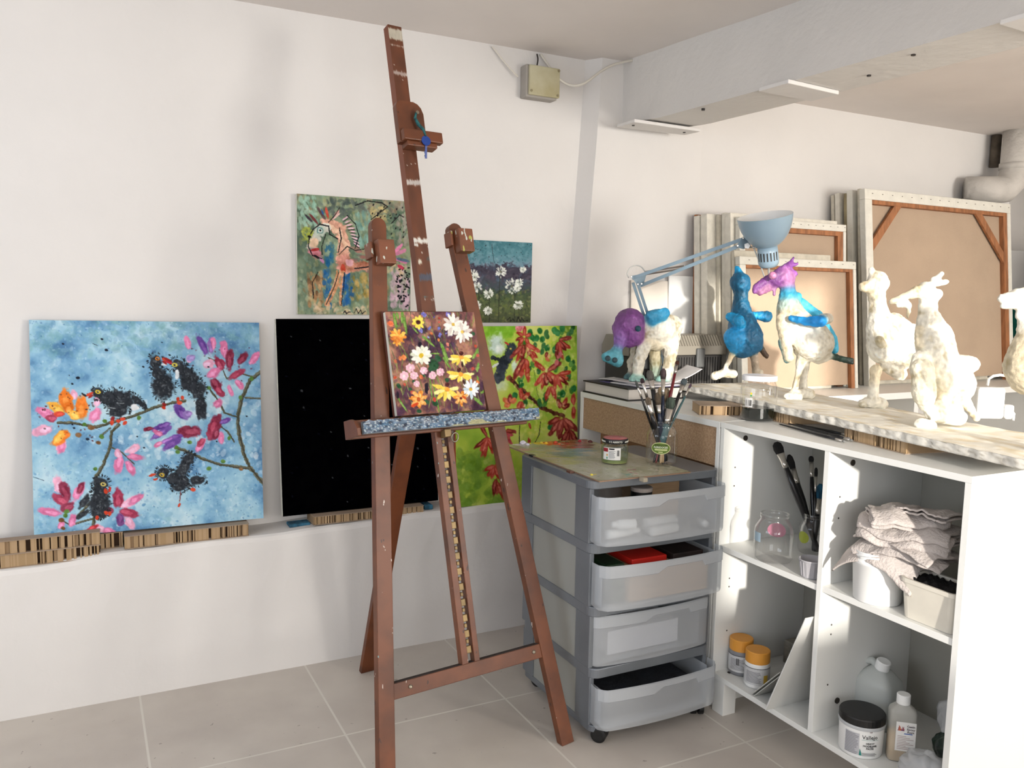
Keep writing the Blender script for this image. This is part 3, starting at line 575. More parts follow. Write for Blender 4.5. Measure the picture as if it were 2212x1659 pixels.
# ---------------- giraffe-like horse (corner frame: region 2 crop)
P4 = Pic(250, 260, [(180, 38), (757, 88), (765, 640), (184, 645)], 41)
P4.ground([(84, 104, 88), (104, 124, 100), (128, 148, 122), (150, 160, 126), (112, 120, 100)], 40, 4, 4)
P4.dabs(260, [(190, 150, 110), (70, 76, 74), (200, 196, 160), (150, 120, 80)], 16, 8, al=.5, ang=1.3); P4.dabs(500, [(90, 110, 96), (140, 168, 150), (110, 134, 116), (170, 186, 150), (150, 150, 100)], 18, 9, al=.5, ang=1.5)
def rect(P, x0, y0, x1, y1, cols, n=60, rx=18, ry=9, al=.75, ang=None): P.dabs(n, cols, rx, ry, box=(x0, y0, x1, y1), al=al, ang=ang)
rect(P4, 190, 60, 290, 200, [(150, 190, 170), (170, 200, 180)], 60, ang=1.4); rect(P4, 215, 200, 260, 290, [(190, 196, 80), (170, 180, 70)], 24); rect(P4, 300, 70, 540, 150, [(96, 104, 98), (70, 84, 80)], 80)
rect(P4, 520, 60, 740, 140, [(150, 140, 120), (170, 150, 120), (110, 100, 90)], 60); rect(P4, 480, 130, 560, 300, [(150, 190, 176), (110, 150, 140)], 60, ang=1.5); rect(P4, 560, 110, 640, 190, [(210, 190, 130), (190, 170, 120)], 34)
rect(P4, 630, 150, 740, 330, [(90, 110, 90), (80, 104, 88)], 80); rect(P4, 690, 90, 750, 300, [(160, 152, 140), (170, 160, 148)], 50, ang=1.5)
rect(P4, 660, 400, 760, 600, [(206, 170, 188), (214, 184, 196)], 120, ang=1.5); rect(P4, 640, 370, 730, 440, [(206, 184, 140)], 26)
rect(P4, 190, 420, 260, 630, [(160, 170, 140), (120, 140, 116)], 50, ang=1.5); rect(P4, 240, 430, 320, 620, [(176, 130, 90), (110, 78, 50), (206, 170, 120)], 70, ang=1.5)
rect(P4, 325, 290, 370, 400, [(30, 96, 140)], 26, ang=1.5); rect(P4, 320, 420, 360, 600, [(26, 90, 150), (40, 100, 150)], 40, ang=1.5); rect(P4, 410, 430, 470, 590, [(30, 100, 166), (24, 84, 150)], 60, ang=1.5)
rect(P4, 470, 440, 550, 580, [(150, 130, 60), (120, 120, 80), (196, 160, 90)], 50, ang=1.5); rect(P4, 260, 590, 600, 640, [(216, 190, 150), (220, 200, 170), (196, 170, 130)], 60); rect(P4, 470, 300, 560, 430, [(180, 130, 110), (150, 90, 90), (110, 110, 100)], 40, ang=0)
K = (26, 24, 28)
P4.ln([(345, 190), (400, 210), (420, 270), (420, 340), (440, 400)], 62, (214, 160, 136), jit=26); P4.ln([(350, 200), (400, 230), (430, 300)], 26, (230, 190, 160), jit=20); P4.el(430, 385, 50, 50, 0, (206, 140, 124), jit=30); P4.ln([(440, 400), (560, 390)], 56, (186, 124, 100), jit=34); P4.el(450, 380, 22, 22, 0, (222, 170, 176)); P4.el(420, 410, 14, 26, 0, (190, 70, 50))
P4.ln([(265, 290), (300, 230), (330, 215)], 54, (206, 204, 190), jit=22); P4.el(300, 225, 34, 34, 0, (196, 206, 190), jit=16); P4.el(270, 285, 26, 30, .3, (222, 190, 160), jit=20); P4.el(275, 330, 40, 26, .5, (206, 130, 140), jit=26); P4.pet(250, 320, 50, 16, 10, (170, 50, 50)); P4.pet(300, 350, 40, 20, 300, (200, 140, 180)); P4.pet(265, 340, 40, 14, 330, K)
P4.ln([(250, 240), (265, 215), (300, 190), (340, 200)], 7, K); P4.ln([(245, 260), (240, 300), (262, 345), (310, 360)], 6, K); P4.ln([(330, 240), (310, 300), (312, 340)], 6, K); P4.el(302, 222, 19, 19, 0, (70, 120, 120)); P4.el(302, 222, 14, 14, 0, (210, 220, 210)); P4.el(302, 220, 7, 7, 0, K, jit=2); P4.el(245, 250, 12, 8, .3, K)
for q in ((330, 170, 80, 18, 125, (90, 70, 70)), (290, 190, 70, 16, 130, (120, 60, 60)), (262, 180, 60, 14, 135, (60, 50, 60)), (345, 170, 70, 16, 105, (196, 80, 60)), (370, 165, 60, 18, 60, (222, 170, 160)), (360, 170, 60, 14, 40, (230, 190, 180)), (320, 150, 40, 10, 110, (40, 90, 150))): P4.pet(*q)
P4.ln([(345, 180), (375, 150), (400, 110)], 6, K); P4.ln([(345, 200), (350, 240), (390, 262)], 7, K); P4.ln([(400, 210), (410, 260), (395, 330)], 6, K)
for i in range(9):
    t = i/8; x = 430+58*t**.8; y = 165+105*t; P4.pet(x-18, y+10, 44, 8, 35-70*t, (228, 186, 200)); P4.pet(x-16, y+18, 44, 5, 35-70*t, K)
P4.ln([(440, 150), (480, 190), (500, 250), (480, 310)], 6, K); P4.ln([(400, 340), (440, 300), (480, 320), (550, 310)], 5, K); P4.ln([(480, 410), (560, 400)], 8, K)
for x0, x1 in ((405, 345), (420, 408), (390, 330)): P4.ln([(x0, 425), (x0-10, 490), (x1, 590)], 15, (206, 150, 110), jit=30)
P4.ln([(398, 430), (376, 500), (335, 590)], 5, K); P4.ln([(428, 430), (424, 500), (412, 595)], 5, K); P4.ln([(290, 430), (262, 480), (268, 560)], 6, K); P4.ln([(480, 100), (540, 80), (610, 90), (640, 110), (560, 170)], 7, K); P4.ln([(660, 190), (700, 150), (720, 160)], 6, K)
for _ in range(46): P4.el(P4.rs.uniform(690, 755), P4.rs.uniform(405, 600), 8, 5, P4.rs.uniform(0, 3), K, jit=8)
for _ in range(30): P4.el(P4.rs.uniform(560, 740), P4.rs.uniform(90, 260), 7, 4, 2, K, jit=8)
for q in ((665, 350, 90, 20, 50, (222, 130, 170)), (665, 350, 90, 22, 25, (206, 130, 160)), (665, 355, 90, 18, 340, (200, 120, 160)), (680, 360, 80, 18, 350, (90, 110, 130)), (690, 390, 50, 20, 330, (196, 60, 90))): P4.pet(*q)
P4.ln([(425, 632), (432, 622), (440, 636), (450, 628), (458, 628)], 5, K); P4.ln([(480, 630), (490, 612), (500, 634), (512, 616), (520, 636), (536, 622)], 5, K)
# ---------------- dandelion meadow
P5 = Pic(150, 185, [(1035, 262), (1358, 288), (1380, 690), (1050, 690)], 51)
def vband(P, stops):
    v = np.linspace(0, 1, P.h)[:, None]+P.n*.16; xs = [s[0] for s in stops]
    P.a = np.stack([np.interp(v, xs, [s[1][c] for s in stops]) for c in range(3)], -1)
vband(P5, [(0, (70, 120, 130)), (.15, (92, 140, 150)), (.27, (120, 150, 164)), (.31, (64, 60, 74)), (.45, (78, 72, 84)), (.55, (70, 82, 86)), (.62, (70, 86, 62)), (.8, (92, 104, 66)), (1, (70, 76, 54))])
P5.dabs(260, [(60, 110, 120), (120, 160, 170), (80, 130, 140)], 14, 7, box=(1035, 262, 1370, 380), al=.5); P5.dabs(200, [(50, 46, 60), (100, 88, 100), (80, 100, 120)], 14, 7, box=(1035, 390, 1380, 540), al=.5); P5.dabs(260, [(110, 120, 60), (60, 70, 50), (140, 140, 90), (60, 66, 50)], 10, 6, box=(1035, 520, 1380, 690), al=.6)
P5.dabs(160, [(30, 34, 40)], 3, 2, al=.9)
for (x, y) in ((1290, 530), (1110, 530), (1210, 450), (1165, 560), (1315, 620)): P5.ln([(x, y), (x+8, 690)], 4, (50, 54, 40))
P5.ln([(1160, 290), (1175, 370), (1205, 430)], 3, (50, 60, 66))
for (x, y, r) in ((1073, 440, 26), (1100, 503, 25), (1213, 427, 27), (1160, 538, 24), (1272, 500, 38), (1308, 480, 18), (1320, 418, 13), (1310, 597, 22), (1105, 598, 20), (1162, 625, 20), (1300, 510, 16), (1085, 452, 20)):
    for i in range(64):
        a = P5.rs.uniform(0, 2*PI); q = P5.rs.uniform(.3, 1); P5.el(x+math.cos(a)*r*q, y+math.sin(a)*r*q, 6.5, 3.0, a, (236, 238, 228) if q > .5 else (190, 196, 186), al=.8)
    P5.el(x, y, r*.2, r*.2, 0, (110, 110, 90))
P5.ln([(1262, 675), (1275, 660), (1278, 682), (1290, 668), (1296, 680)], 4.5, K); P5.ln([(1310, 682), (1314, 658), (1328, 682), (1332, 662), (1344, 680), (1362, 678)], 4.5, K)
# ---------------- red leaves and bird on green
P6 = Pic(250, 330, [(722, 168), (1572, 190), (1566, 1250), (745, 1352)], 61)
P6.ground([(120, 156, 44), (150, 186, 60), (176, 200, 70), (196, 210, 96), (206, 214, 116)], 90, 6, 4)
P6.dabs(500, [(214, 206, 90), (206, 214, 130), (226, 220, 120)], 16, 12, box=(1180, 200, 1560, 900), al=.5); P6.dabs(300, [(190, 206, 90), (206, 212, 120), (160, 196, 70), (140, 180, 60), (216, 210, 130)], 34, 22, al=.4); P6.dabs(120, [(110, 150, 44), (96, 136, 40)], 40, 26, box=(745, 1000, 1100, 1352), al=.5); P6.dabs(120, [(140, 190, 50), (120, 176, 44)], 34, 24, box=(930, 170, 1150, 240), al=.5)
P6.el(1020, 300, 80, 90, 0, (206, 226, 214), soft=.6, jit=20); P6.el(1050, 330, 40, 40, 0, (226, 234, 226), soft=.6); P6.el(1050, 560, 60, 50, 0, (200, 214, 170), soft=.7); P6.el(1145, 440, 26, 50, .1, (206, 224, 200), soft=.6)
P6.ln([(1000, 380), (1050, 400), (1085, 370)], 30, (40, 46, 50)); P6.ln([(1040, 500), (1065, 430), (1105, 370), (1130, 330)], 74, (44, 52, 62), jit=20); P6.el(1130, 320, 32, 38, .4, (50, 62, 66)); P6.el(1120, 326, 7, 6, 0, (200, 190, 80)); P6.ln([(1000, 440), (1030, 420)], 16, (220, 226, 220)); P6.el(1110, 515, 22, 18, 0, (170, 80, 50)); P6.pet(1110, 300, 40, 14, 150, (180, 60, 50))
P6.ln([(1120, 520), (1180, 580), (1250, 640), (1320, 700), (1400, 740), (1470, 760)], 30, (96, 54, 30), jit=30); P6.ln([(1130, 525), (1190, 590), (1260, 650), (1330, 708)], 10, (50, 30, 22))
P6.ln([(1180, 820), (1176, 900), (1178, 960)], 7, (40, 40, 30)); P6.ln([(1320, 800), (1310, 880), (1265, 960)], 6, (50, 46, 34)); P6.ln([(1190, 560), (1180, 640)], 6, (70, 80, 40)); P6.ln([(1500, 500), (1490, 600)], 5, (70, 80, 40)); P6.ln([(1280, 470), (1300, 620), (1330, 690)], 4, (90, 100, 50))
for _ in range(52):
    x = P6.rs.uniform(1180, 1560); y = P6.rs.uniform(190, 700); P6.el(x, y, 17, 24, P6.rs.uniform(-.4, .4), (76, 130, 48) if P6.rs.rand() < .5 else (50, 104, 50), jit=24)
for (x, y) in ((1255, 230), (1270, 260), (1320, 215), (1420, 215), (1440, 230), (1470, 205), (1335, 270), (1420, 340), (1355, 655), (1360, 630), (1385, 830), (1470, 620), (1545, 590), (1150, 630), (1190, 555), (1300, 260), (1510, 400), (1370, 330)): P6.el(x, y, 22, 26, 0, (36, 110, 50), jit=22)
rdl, rd3 = (170, 60, 44), (120, 36, 30)
def leafs(x, y, angs, l, w=30, c=rdl):
    for a in angs: P6.pet(x, y, l*P6.rs.uniform(.8, 1.15), w, a, c if P6.rs.rand() < .7 else rd3, (206, 110, 90), jit=24)
leafs(1215, 250, (200, 235, 150, 90, 300, 20), 70); leafs(1215, 290, (245, 262, 225, 300, 330), 150, 36); leafs(1225, 370, (255, 275, 240), 190, 44); leafs(1250, 340, (320, 300), 80); leafs(1440, 280, (10, 330, 310, 265, 285), 120, 32); leafs(1360, 480, (230, 255, 270, 300, 330, 140, 30), 120, 40); leafs(1430, 500, (340, 320, 290, 260, 10), 120, 36); leafs(1390, 560, (250, 290), 110, 36); leafs(1440, 400, (100, 250, 60), 50, 34, (206, 110, 120)); leafs(1180, 220, (90, 120, 60), 60, 34, (214, 130, 140))
leafs(1120, 680, (200, 150, 100, 40), 60, 36, (206, 110, 60)); leafs(1190, 660, (280, 90, 40, 250), 80, 36); leafs(1470, 770, (230, 200, 260, 290, 320, 250), 150, 44, (130, 44, 34)); leafs(1460, 720, (60, 110, 30), 80, 36); leafs(1510, 840, (260, 240, 285, 300), 160, 44, rd3); leafs(1540, 700, (90, 270), 80, 40); leafs(960, 900, (215, 240, 260, 290, 320, 250, 120), 120, 32); leafs(1070, 850, (330, 350, 300), 100, 34, (190, 80, 90)); leafs(1010, 1080, (230, 250, 200, 290, 40), 90, 36); leafs(1015, 1150, (275, 262, 290), 140, 34, (150, 60, 40)); leafs(1350, 390, (20, 60, 330), 50, 26, (196, 110, 60)); leafs(1240, 800, (290,), 60, 18); leafs(1240, 960, (90, 80), 60, 18); leafs(1285, 960, (95,), 40, 14)
P6.dabs(80, [(230, 216, 150), (226, 220, 130)], 12, 8, box=(1150, 300, 1500, 720), al=.6)
# ================================================================ pictures leaning on the ledge
cbc = [(178, 150, 116), (150, 124, 94), (120, 94, 66), (168, 140, 104)]
card_top = mat('cardboard_liner', (166, 146, 126), .85, var=.05)
def flutes(g, o, ax, az, ay, w, h, d, seed, sh=False):
    """honeycomb board edge: fluted strip standing between two liners"""
    rs = random.Random(seed); x = 0
    while x < w:
        s = min(w-x, rs.choice((.003, .004, .005, .007))); deep = rs.random()
        c = cbc[0] if deep > .6 else cbc[3] if deep > .35 else cbc[1] if deep > .18 else (64, 44, 28)  # strip colour darkens with recess depth, painting shade into the gaps
        rec = 0.004 if deep > .35 else .009 if deep > .18 else .02
        g.ob(o, ax, ay, az, (x, x+s), (rec, d), (0, h), col=c); x += s
def cardboard(p, ax, w, d, h, label, seed, group=None):
    """honeycomb cardboard block; p = front lower left corner; ax = direction along the front"""
    ax = ax.normalized(); ay = Vector((-ax.y, ax.x, 0)); p = Vector(p)
    t = thing('cardboard_block', label, 'cardboard block', p+ax*w/2+ay*d/2, group)
    g = G(); flutes(g, p+Z_*.002, ax, Z_, ay, w, h-.004, d, seed); g.build('honeycomb_core', vcmat('cardboard_core', .9), t)
    for z in (0, h-.002): G().ob(p+Z_*z, ax, ay, Z_, (-.001, w+.001), (-.001, d+.001), (0, .002)).build('liner', card_top, t)
    return t
def leaned(p, back_y): return back_y
zb = .03
c1 = cardboard((-.42, 3.108, ledge_z(-.2)), X_, .452, .042, .046, 'lower cardboard block of the stack of two at the left picture edge on the ledge', 1)
c2 = cardboard((-.42, 3.106, ledge_z(-.2)+.046), X_, .452, .042, .046, 'upper cardboard block of the stack of two at the left picture edge on the ledge', 2)
c3 = cardboard((.108, 3.108, ledge_z(.3)), X_, .416, .11, .046, 'single cardboard block under the right half of the blue bird painting', 3)
c4 = cardboard((.765, 3.108, ledge_z(1.0)), X_, .447, .11, .034, 'cardboard block under the black canvas behind the easel', 4)
c5 = cardboard((.034, 3.151, ledge_z(.1)), X_, .07, .09, .056, 'short shadowed cardboard block between the stack of two and the single block', 5)
zc1 = ledge_z(.3)+.046
tb, ax, up, bk_ = painting('bird_painting', 'square blue painting of black birds on flowering branches, leaning at the far left', (-.165, 3.150, zc1+.012), (.585, 3.150, zc1+.004), .735, .085, P1, th=.018, edge=mat('blue_edge', (110, 150, 180), .7, var=.3))
t2, ax, up, bk_ = painting('black_canvas', 'large plain black canvas leaning on the ledge behind the easel', (.657, 3.150, ledge_z(1.0)+.0355), (1.292, 3.150, ledge_z(1)+.0375), .752, .085, P2, th=.03, edge=edge_w, pm=vcmat('matt_black_paint', .95, bump=.2, bscale=200, spec=.0))
G().box((.68, 3.145, ledge_z(.7)), (.76, 3.2, ledge_z(.7)+.012)).build('paint_rag', mat('blue_rag', (60, 120, 150), .9, var=.4, vscale=40), label='small scrap of blue rag on the ledge under the left corner of the black canvas', cat='rag', bevel=.003)
G().box((1.225, 3.13, ledge_z(1.25)), (1.262, 3.2, ledge_z(1.25)+.02)).build('paint_rag', MC['blue_rag'], label='small scrap of blue rag on the ledge at the right end of the cardboard block', cat='rag', bevel=.004)
t6, ax, up, bk_ = painting('leaf_painting', 'yellow-green painting of red leaves and a bird, leaning beside the pilaster', (1.362, 3.118, ledge_z(1.4)+.001), (1.952, 3.118, ledge_z(1.6)+.001), .752, .045, P6, th=.02, edge=mat('orange_edge', (176, 84, 50), .7, var=.25))
def wallpic(name, label, tl, tr, bl_z, P, edge=None, y=3.232):
    a = W(*tl, 1, y); b2 = W(*tr, 1, y); z1 = (a.z+b2.z)/2; return painting(name, label, (a.x, y, bl_z), (b2.x, y, bl_z), z1-bl_z, 0.0, P, th=.0279, edge=edge)
wallpic('horse_painting', 'painting of a fantastic striped horse on green, above the black canvas', (641, 417), (888, 437), 1.348, P4)
wallpic('dandelion_painting', 'small painting of white dandelion clocks under a blue-green sky', (1008, 516), (1150, 526), 1.318, P5)
# ================================================================ easel
EO = Vector((1.038, 2.137, 0)); psi, tau = .131, .265
ex = Vector((math.cos(psi), math.sin(psi), 0)); eb = Vector((-math.sin(psi), math.cos(psi), 0)); es = eb*math.sin(tau)+Z_*math.cos(tau); en = ex.cross(es)  # en points to the front
brown, brd = (114, 64, 37), (84, 46, 27)
wood = specks('easel_wood', brown, brd, [((206, 196, 186), 52, .735), ((60, 34, 26), 30, .70), ((120, 160, 160), 41, .765)])
wood2 = specks('easel_wood_dark', (110, 58, 28), (78, 38, 18), [((60, 34, 20), 30, .72)])
E_ = thing('easel', 'tall brown wooden studio easel spattered with paint, holding the flower painting', 'easel', EO)
def ep(x, s, n=0): return EO+ex*x+es*s+en*n
def ebar(g, p0, p1, wd, n0, n1):
    """flat bar in the easel plane from p0 to p1 (x,s)"""
    a, b2 = Vector(p0), Vector(p1); d = (b2-a).normalized(); q = Vector((-d.y, d.x))
    poly = [a+q*wd/2, a-q*wd/2, b2-q*wd/2, b2+q*wd/2]; g.prism([(p.x, p.y) for p in poly], EO, ex, es, en, n0, n1)
wb, wt, LG = .642, .28, 1.71
for sg, nm in ((-1, 'left'), (1, 'right')):
    a, b2 = Vector((sg*wb/2, .0)), Vector((sg*wt/2, LG)); d = (b2-a).normalized(); q = Vector((-d.y, d.x)); hw = .025
    top = [b2+q*hw*math.cos(t)+d*hw*math.sin(t) for t in [PI*i/8 for i in range(9)]]
    fc = -tau*0
    poly = [a-q*hw, *[p for p in reversed(top)], a+q*hw]
    g = G(); g.prism([(p.x, p.y) for p in poly], EO, ex, es, en, -.03, 0)
    # trim feet to the floor
    g.v = [(v[0], v[1], max(v[2], 0.0)) for v in g.v]
    lg = g.build('leg', wood, E_, bevel=.002)
    cs = 1.612 if sg < 0 else 1.665
    blk = G(); xo = sg*(wt/2+(1.71-cs)/1.71*(wb-wt)/2); blk.ob(ep(xo+.004, cs-.036), ex, es, en, (-.021, .034), (0, .078), (.0, .036)); blk.ob(ep(xo-.03, cs-.01), ex, es, en, (-.004, .006), (0, .05), (-.034, .01))
    blk.build('clamp_block', specks('clamp_wood', (128, 76, 52), (96, 60, 40), [((176, 176, 90), 18, .68), ((200, 206, 196), 40, .68)]), E_, bevel=.003)
g = G(); xl = lambda s: -(wb/2-(wb-wt)/2*s/LG)
ebar(g, (xl(.31)+.02, .31), (-xl(.31)-.02, .31), .045, -.027, -.003); g.build('lower_crossbar', wood, E_, bevel=.002)
G().ob(ep(xl(.31)+.03, .3325, -.0025), ex, es, en, (0, -2*xl(.31)-.06), (0, .0015), (-.024, 0)).build('dark_top_edge', mat('dark_edge_brown', (44, 30, 26), .8), E_)  # dark strip along the top edge of the lower crossbar
g = G(); ebar(g, (xl(1.42)+.02, 1.415), (-xl(1.42)-.02, 1.415), .05, -.052, -.03); g.build('upper_crossbar', wood, E_, bevel=.002)
for sx in (-.21, .235):
    G().lathe(ep(sx, .312, -.003), [(.006, 0), (.006, .003), (.003, .005)], 12, ax=en).build('bolt', mat('dull_metal', (150, 142, 126), .4, .8), E_)
for x0, x1 in ((-.031, -.009), (.013, .032)):
    G().ob(ep(0, 0), ex, es, en, (x0, x1), (.332, 1.42), (-.026, 0)).build('ratchet_rail', wood, E_, bevel=.0015)
brass = mat('ratchet_brass', (150, 126, 84), .45, .4, var=.2)
g = G(); s = .36
while s < 1.04:
    g.ob(ep(0, s), ex, es, en, (-.008, .010), (0, .022), (-.018, -.006)); g.ob(ep(0, s+.03), ex, es, en, (-.006, .004), (0, .012), (-.018, -.004)); s += .0475
g.build('ratchet_teeth', brass, E_, bevel=.002)
# mast with smears of dried paint
def mastcol(bands):
    ns = Vector((R.random()*9, 0, 0))
    def f(u, v):
        s = v; n = noise.noise(Vector((u*5, v*40, 3))+ns)*.5+noise.noise(Vector((u*14, v*90, 8)))*.5; c = [108, 60, 36]; k = .9+.14*noise.noise(Vector((u*2, v*25, 1)))
        c = [x*k for x in c]
        for (a, b2, col, al, u0, u1) in bands:
            if u0 <= u <= u1:
                m_ = min(1, max(0, (min(s-a, b2-s)+n*.010)/.004))*al
                if m_ > 0: c = [c[i]*(1-m_)+(col[i]+n*26)*m_ for i in range(3)]
        if noise.noise(Vector((u*9, v*160, 20))) > .62: c = [206, 196, 184]
        return tuple(min(255, max(0, x)) for x in c)
    return f
S0, S1 = 1.12, 2.405; wh = (214, 212, 206)
def sv(py):       # image row -> fraction along the mast from the top
    lo, hi = 1.0, 2.5
    for _ in range(30):
        m_ = (lo+hi)/2
        if proj(ep(0, m_))[1] > py: lo = m_
        else: hi = m_
    return (S1-lo)/(S1-S0)
bands = [(sv(62), sv(88), (196, 192, 176), .9, 0, 1), (sv(97), sv(101), wh, .8, 0, 1), (sv(154), sv(166), (190, 182, 178), .75, 0, 1), (sv(388), sv(402), (196, 192, 188), .9, 0, 1), (sv(514), sv(527), wh, 1, 0, 1), (sv(525), sv(534), wh, 1, 0, .25), (sv(560), sv(572), (212, 206, 190), 1, .18, .42), (sv(590), sv(608), (66, 84, 110), .75, .1, 1), (sv(640), sv(643), (70, 130, 140), .9, .1, 1), (sv(646), sv(649), (190, 200, 200), .8, .3, 1), (sv(553), sv(566), (74, 84, 84), .7, .8, 1)]
g = G(); f = mastcol(bands)
vgrid(g, ep(-.025, S1, .002), ex, -es, .05, S1-S0, 16, 420, f)
g.ob(ep(0, 0), ex, es, en, (-.025, .025), (S0, S1), (-.03, .0018), col=(122, 66, 42)); g.build('mast', vcmat('mast_paint', .5), E_)
g = G(); cr = .03
poly = [(-.045, 1.985), (-.045, 2.11), (-.04, 2.122), (-.028, 2.128), (.02, 2.128), (.035, 2.122), (.046, 2.11), (.053, 2.09), (.053, 1.985)]
g.prism(poly, EO, ex, es, en, .003, .03); g.build('head_clamp', wood, E_, bevel=.002)
g = G(); g.ob(ep(0, 0), ex, es, en, (-.042, .100), (1.985, 2.022), (.03, .055)); g.ob(ep(0, 0), ex, es, en, (-.03, .080), (1.968, 1.985), (.01, .048)); g.build('head_bar', wood2 if False else wood, E_, bevel=.003)
G().lathe(ep(.022, 2.086, .028), [(.004, 0), (.004, .014), (.006, .014), (.006, .018)], 12, ax=en).build('nail', MC['dull_metal'], E_)
# tray with crusted paint
f2 = lambda u, v: None
def crust(u, v):
    n = noise.noise(Vector((u*40, v*5, 2))); n2 = noise.noise(Vector((u*90, v*11, 7))); n3 = noise.noise(Vector((u*9, v*1.5, 5)))
    c = [92+n*60+n3*26, 116+n*56+n2*30, 138+n*58+n2*34-n3*18]
    if n2 > .25: c = [186, 196, 200]
    if n < -.35: c = [48, 56, 74]
    if n3 > .25 and v > .6: c = [170, 168, 130]
    return tuple(min(255, max(0, x)) for x in c)
g = G(); g.ob(ep(0, 0), ex, es, en, (-.315, .305), (1.052, 1.060), (.0, .088)); g.ob(ep(0, 0), ex, es, en, (-.325, .315), (1.045, 1.10), (-.001, .016))
poly = [(0, 1.045), (.092, 1.048), (.092, 1.07), (.075, 1.092), (.045, 1.1), (0, 1.1)]
g.prism([(p[0], p[1]) for p in poly], EO, en, es, ex, -.330, -.318)
g.build('tray', wood, E_, bevel=.002)
g = G(); lipO = ep(-.315, 1.088, .102); nx, ny = 240, 14; vs = []; cs = []
for j in range(ny+1):
    for i in range(nx+1):
        u, v = i/nx, j/ny; b_ = .0035*noise.noise(Vector((u*60, v*6, 1)))+.002*noise.noise(Vector((u*130, v*16, 4))); jag = .004*noise.noise(Vector((u*45, 0, 9))) if j == 0 else 0
        vs.append(lipO+ex*(u*.622)-es*(v*.036-jag)+en*b_); cs.append(rgb(crust(u, v)))
g.add(vs, [(j*(nx+1)+i, j*(nx+1)+i+1, (j+1)*(nx+1)+i+1, (j+1)*(nx+1)+i) for j in range(ny) for i in range(nx)], cs)
g.ob(ep(0, 0), ex, es, en, (-.315, .307), (1.05, 1.086), (.088, .099), col=(96, 100, 104)); g.build('tray_lip', vcmat('crusted_paint', .45), E_, label='tray lip crusted with blue-grey paint')
pts = [ep(.022+.012*math.cos(t), 1.022+.014*math.sin(t), .03+.004*math.sin(t)) for t in [2*PI*i/16 for i in range(16)]]
G().tube(pts, .0025, 8, closed=True).build('ring_handle', MC['dull_metal'], E_, smooth=True)
G().ob(ep(0, 0), ex, es, en, (-.012, .012), (1.025, 1.05), (.0, .03)).build('catch_plate', brass, E_, bevel=.002)
# rear leg
a = ep(0, 1.40, -.03); foot = Vector((.928, 2.955, 0)); d = (a-foot).normalized(); sd = d.cross(eb).normalized()
g = G(); g.ob(foot, sd, d, sd.cross(d), (-.03, .03), (0, (a-foot).length), (-.011, .011)); g.v = [(v[0], v[1], max(0, v[2])) for v in g.v]; g.build('rear_leg', wood2, E_, bevel=.002)
# key and chain on the nail
q0 = ep(.022, 2.083, .045); g = G(); L_ = .062
kt = thing('key', 'blue key hanging on a paint-stained cord from the easel head clamp', 'key', q0-Z_*.14)
p_ = [q0+ex*(-.006), q0+ex*(-.010)-Z_*.018+en*.002, q0+ex*(-.002)-Z_*.04+en*.010, q0+ex*(.008)-Z_*.062+en*.026, q0+ex*.013-Z_*.085+en*.034]
G().tube(p_, [.0035, .005, .006, .005, .003], 8).build('cord', mat('teal_cord', (44, 110, 112), .8, var=.5, vscale=60, bump=.8), kt, smooth=True)
kc = q0+ex*.013-Z_*.100+en*.036; km = mat('blue_key', (24, 62, 142), .3, spec=.6)
g = G(); g.lathe(kc-en*.0012, [(.0165, 0), (.0165, .0024)], 24, ax=en); g.ob(kc-en*.0012, ex, -Z_, en, (-.0035, .0035), (.012, .056), (0, .0024)); g.ob(kc-en*.0012, ex, -Z_, en, (-.0055, -.0035), (.034, .04), (0, .0024)); g.ob(kc-en*.0012, ex, -Z_, en, (-.005, -.0035), (.046, .05), (0, .0024)); g.build('key_blade', km, kt)
# picture on the easel
pl0 = ep(-.171, 1.1015, .034); pr0 = ep(.148, 1.1015, .034)
T3 = thing('flower_painting', 'small square painting of daisies and wild flowers standing on the easel tray', 'painting', (pl0+pr0)/2)
G().ob(pl0, ex, es, -en, (0, .319), (0, .321), (.0012, .016)).build('stretched_canvas', edge_w, T3, bevel=.001)
grid_obj('painted_face', pl0+es*.321, ex, -es, .319, .321, P3, paintm, T3)
G().ob(pl0, ex, es, -en, (-.004, .30), (.0, .327), (.0165, .021)).build('backing_board', mat('dark_brown_board', (84, 40, 28), .6), label='thin dark brown board behind the flower painting', cat='board')
# ================================================================ white open bookcase (front faces left, towards the easel)
lam = mat('white_laminate', (236, 236, 232), .38)
XF, XB = 1.933, 2.355; Yf, Ym0, Ym1, Yn = 2.182, 1.732, 1.714, 1.272; ZT = 1.023; TH = .018
bc = thing('bookcase', 'white open bookcase of four compartments standing right of the drawer tower', 'bookcase', (2.14, 1.73, 0))
def bb(name, a, b_, m=lam, bev=.0008, par=None, **k): return G().box(a, b_).build(name, m, par or bc, bevel=bev, **k)
bb('side_panel', (XF, Yf-TH, .118), (XB, Yf, ZT-TH)); bb('side_panel', (XF, Yn, .118), (XB, Yn+TH, ZT-TH)); bb('divider', (XF+.001, Ym1, .138), (XB, Ym0, ZT-TH))
bb('top_panel', (XF-.001, Yn-.001, ZT-TH), (XB, Yf+.001, ZT)); bb('bottom_panel', (XF, Yn+TH, .12), (XB, Yf-TH, .138))
bb('shelf', (XF+.004, Ym0, .578), (XB, Yf-TH, .597)); bb('shelf', (XF+.004, Yn+TH, .581), (XB, Ym1, .600))
bb('back_panel', (XB, Yn, .118), (XB+.004, Yf, ZT-TH), mat('back_board', (160, 157, 147), .7))  # pale panel coloured darker, putting the compartment shade into it
for y in (2.108, 1.30): bb('leg', (XF+.004, y, 0), (XF+.06, y+.055, .12))
for y in (2.108, 1.30): bb('leg', (XB-.06, y, 0), (XB-.004, y+.055, .12))
camh = mat('dark_cam_lock', (62, 56, 50), .4, .3)
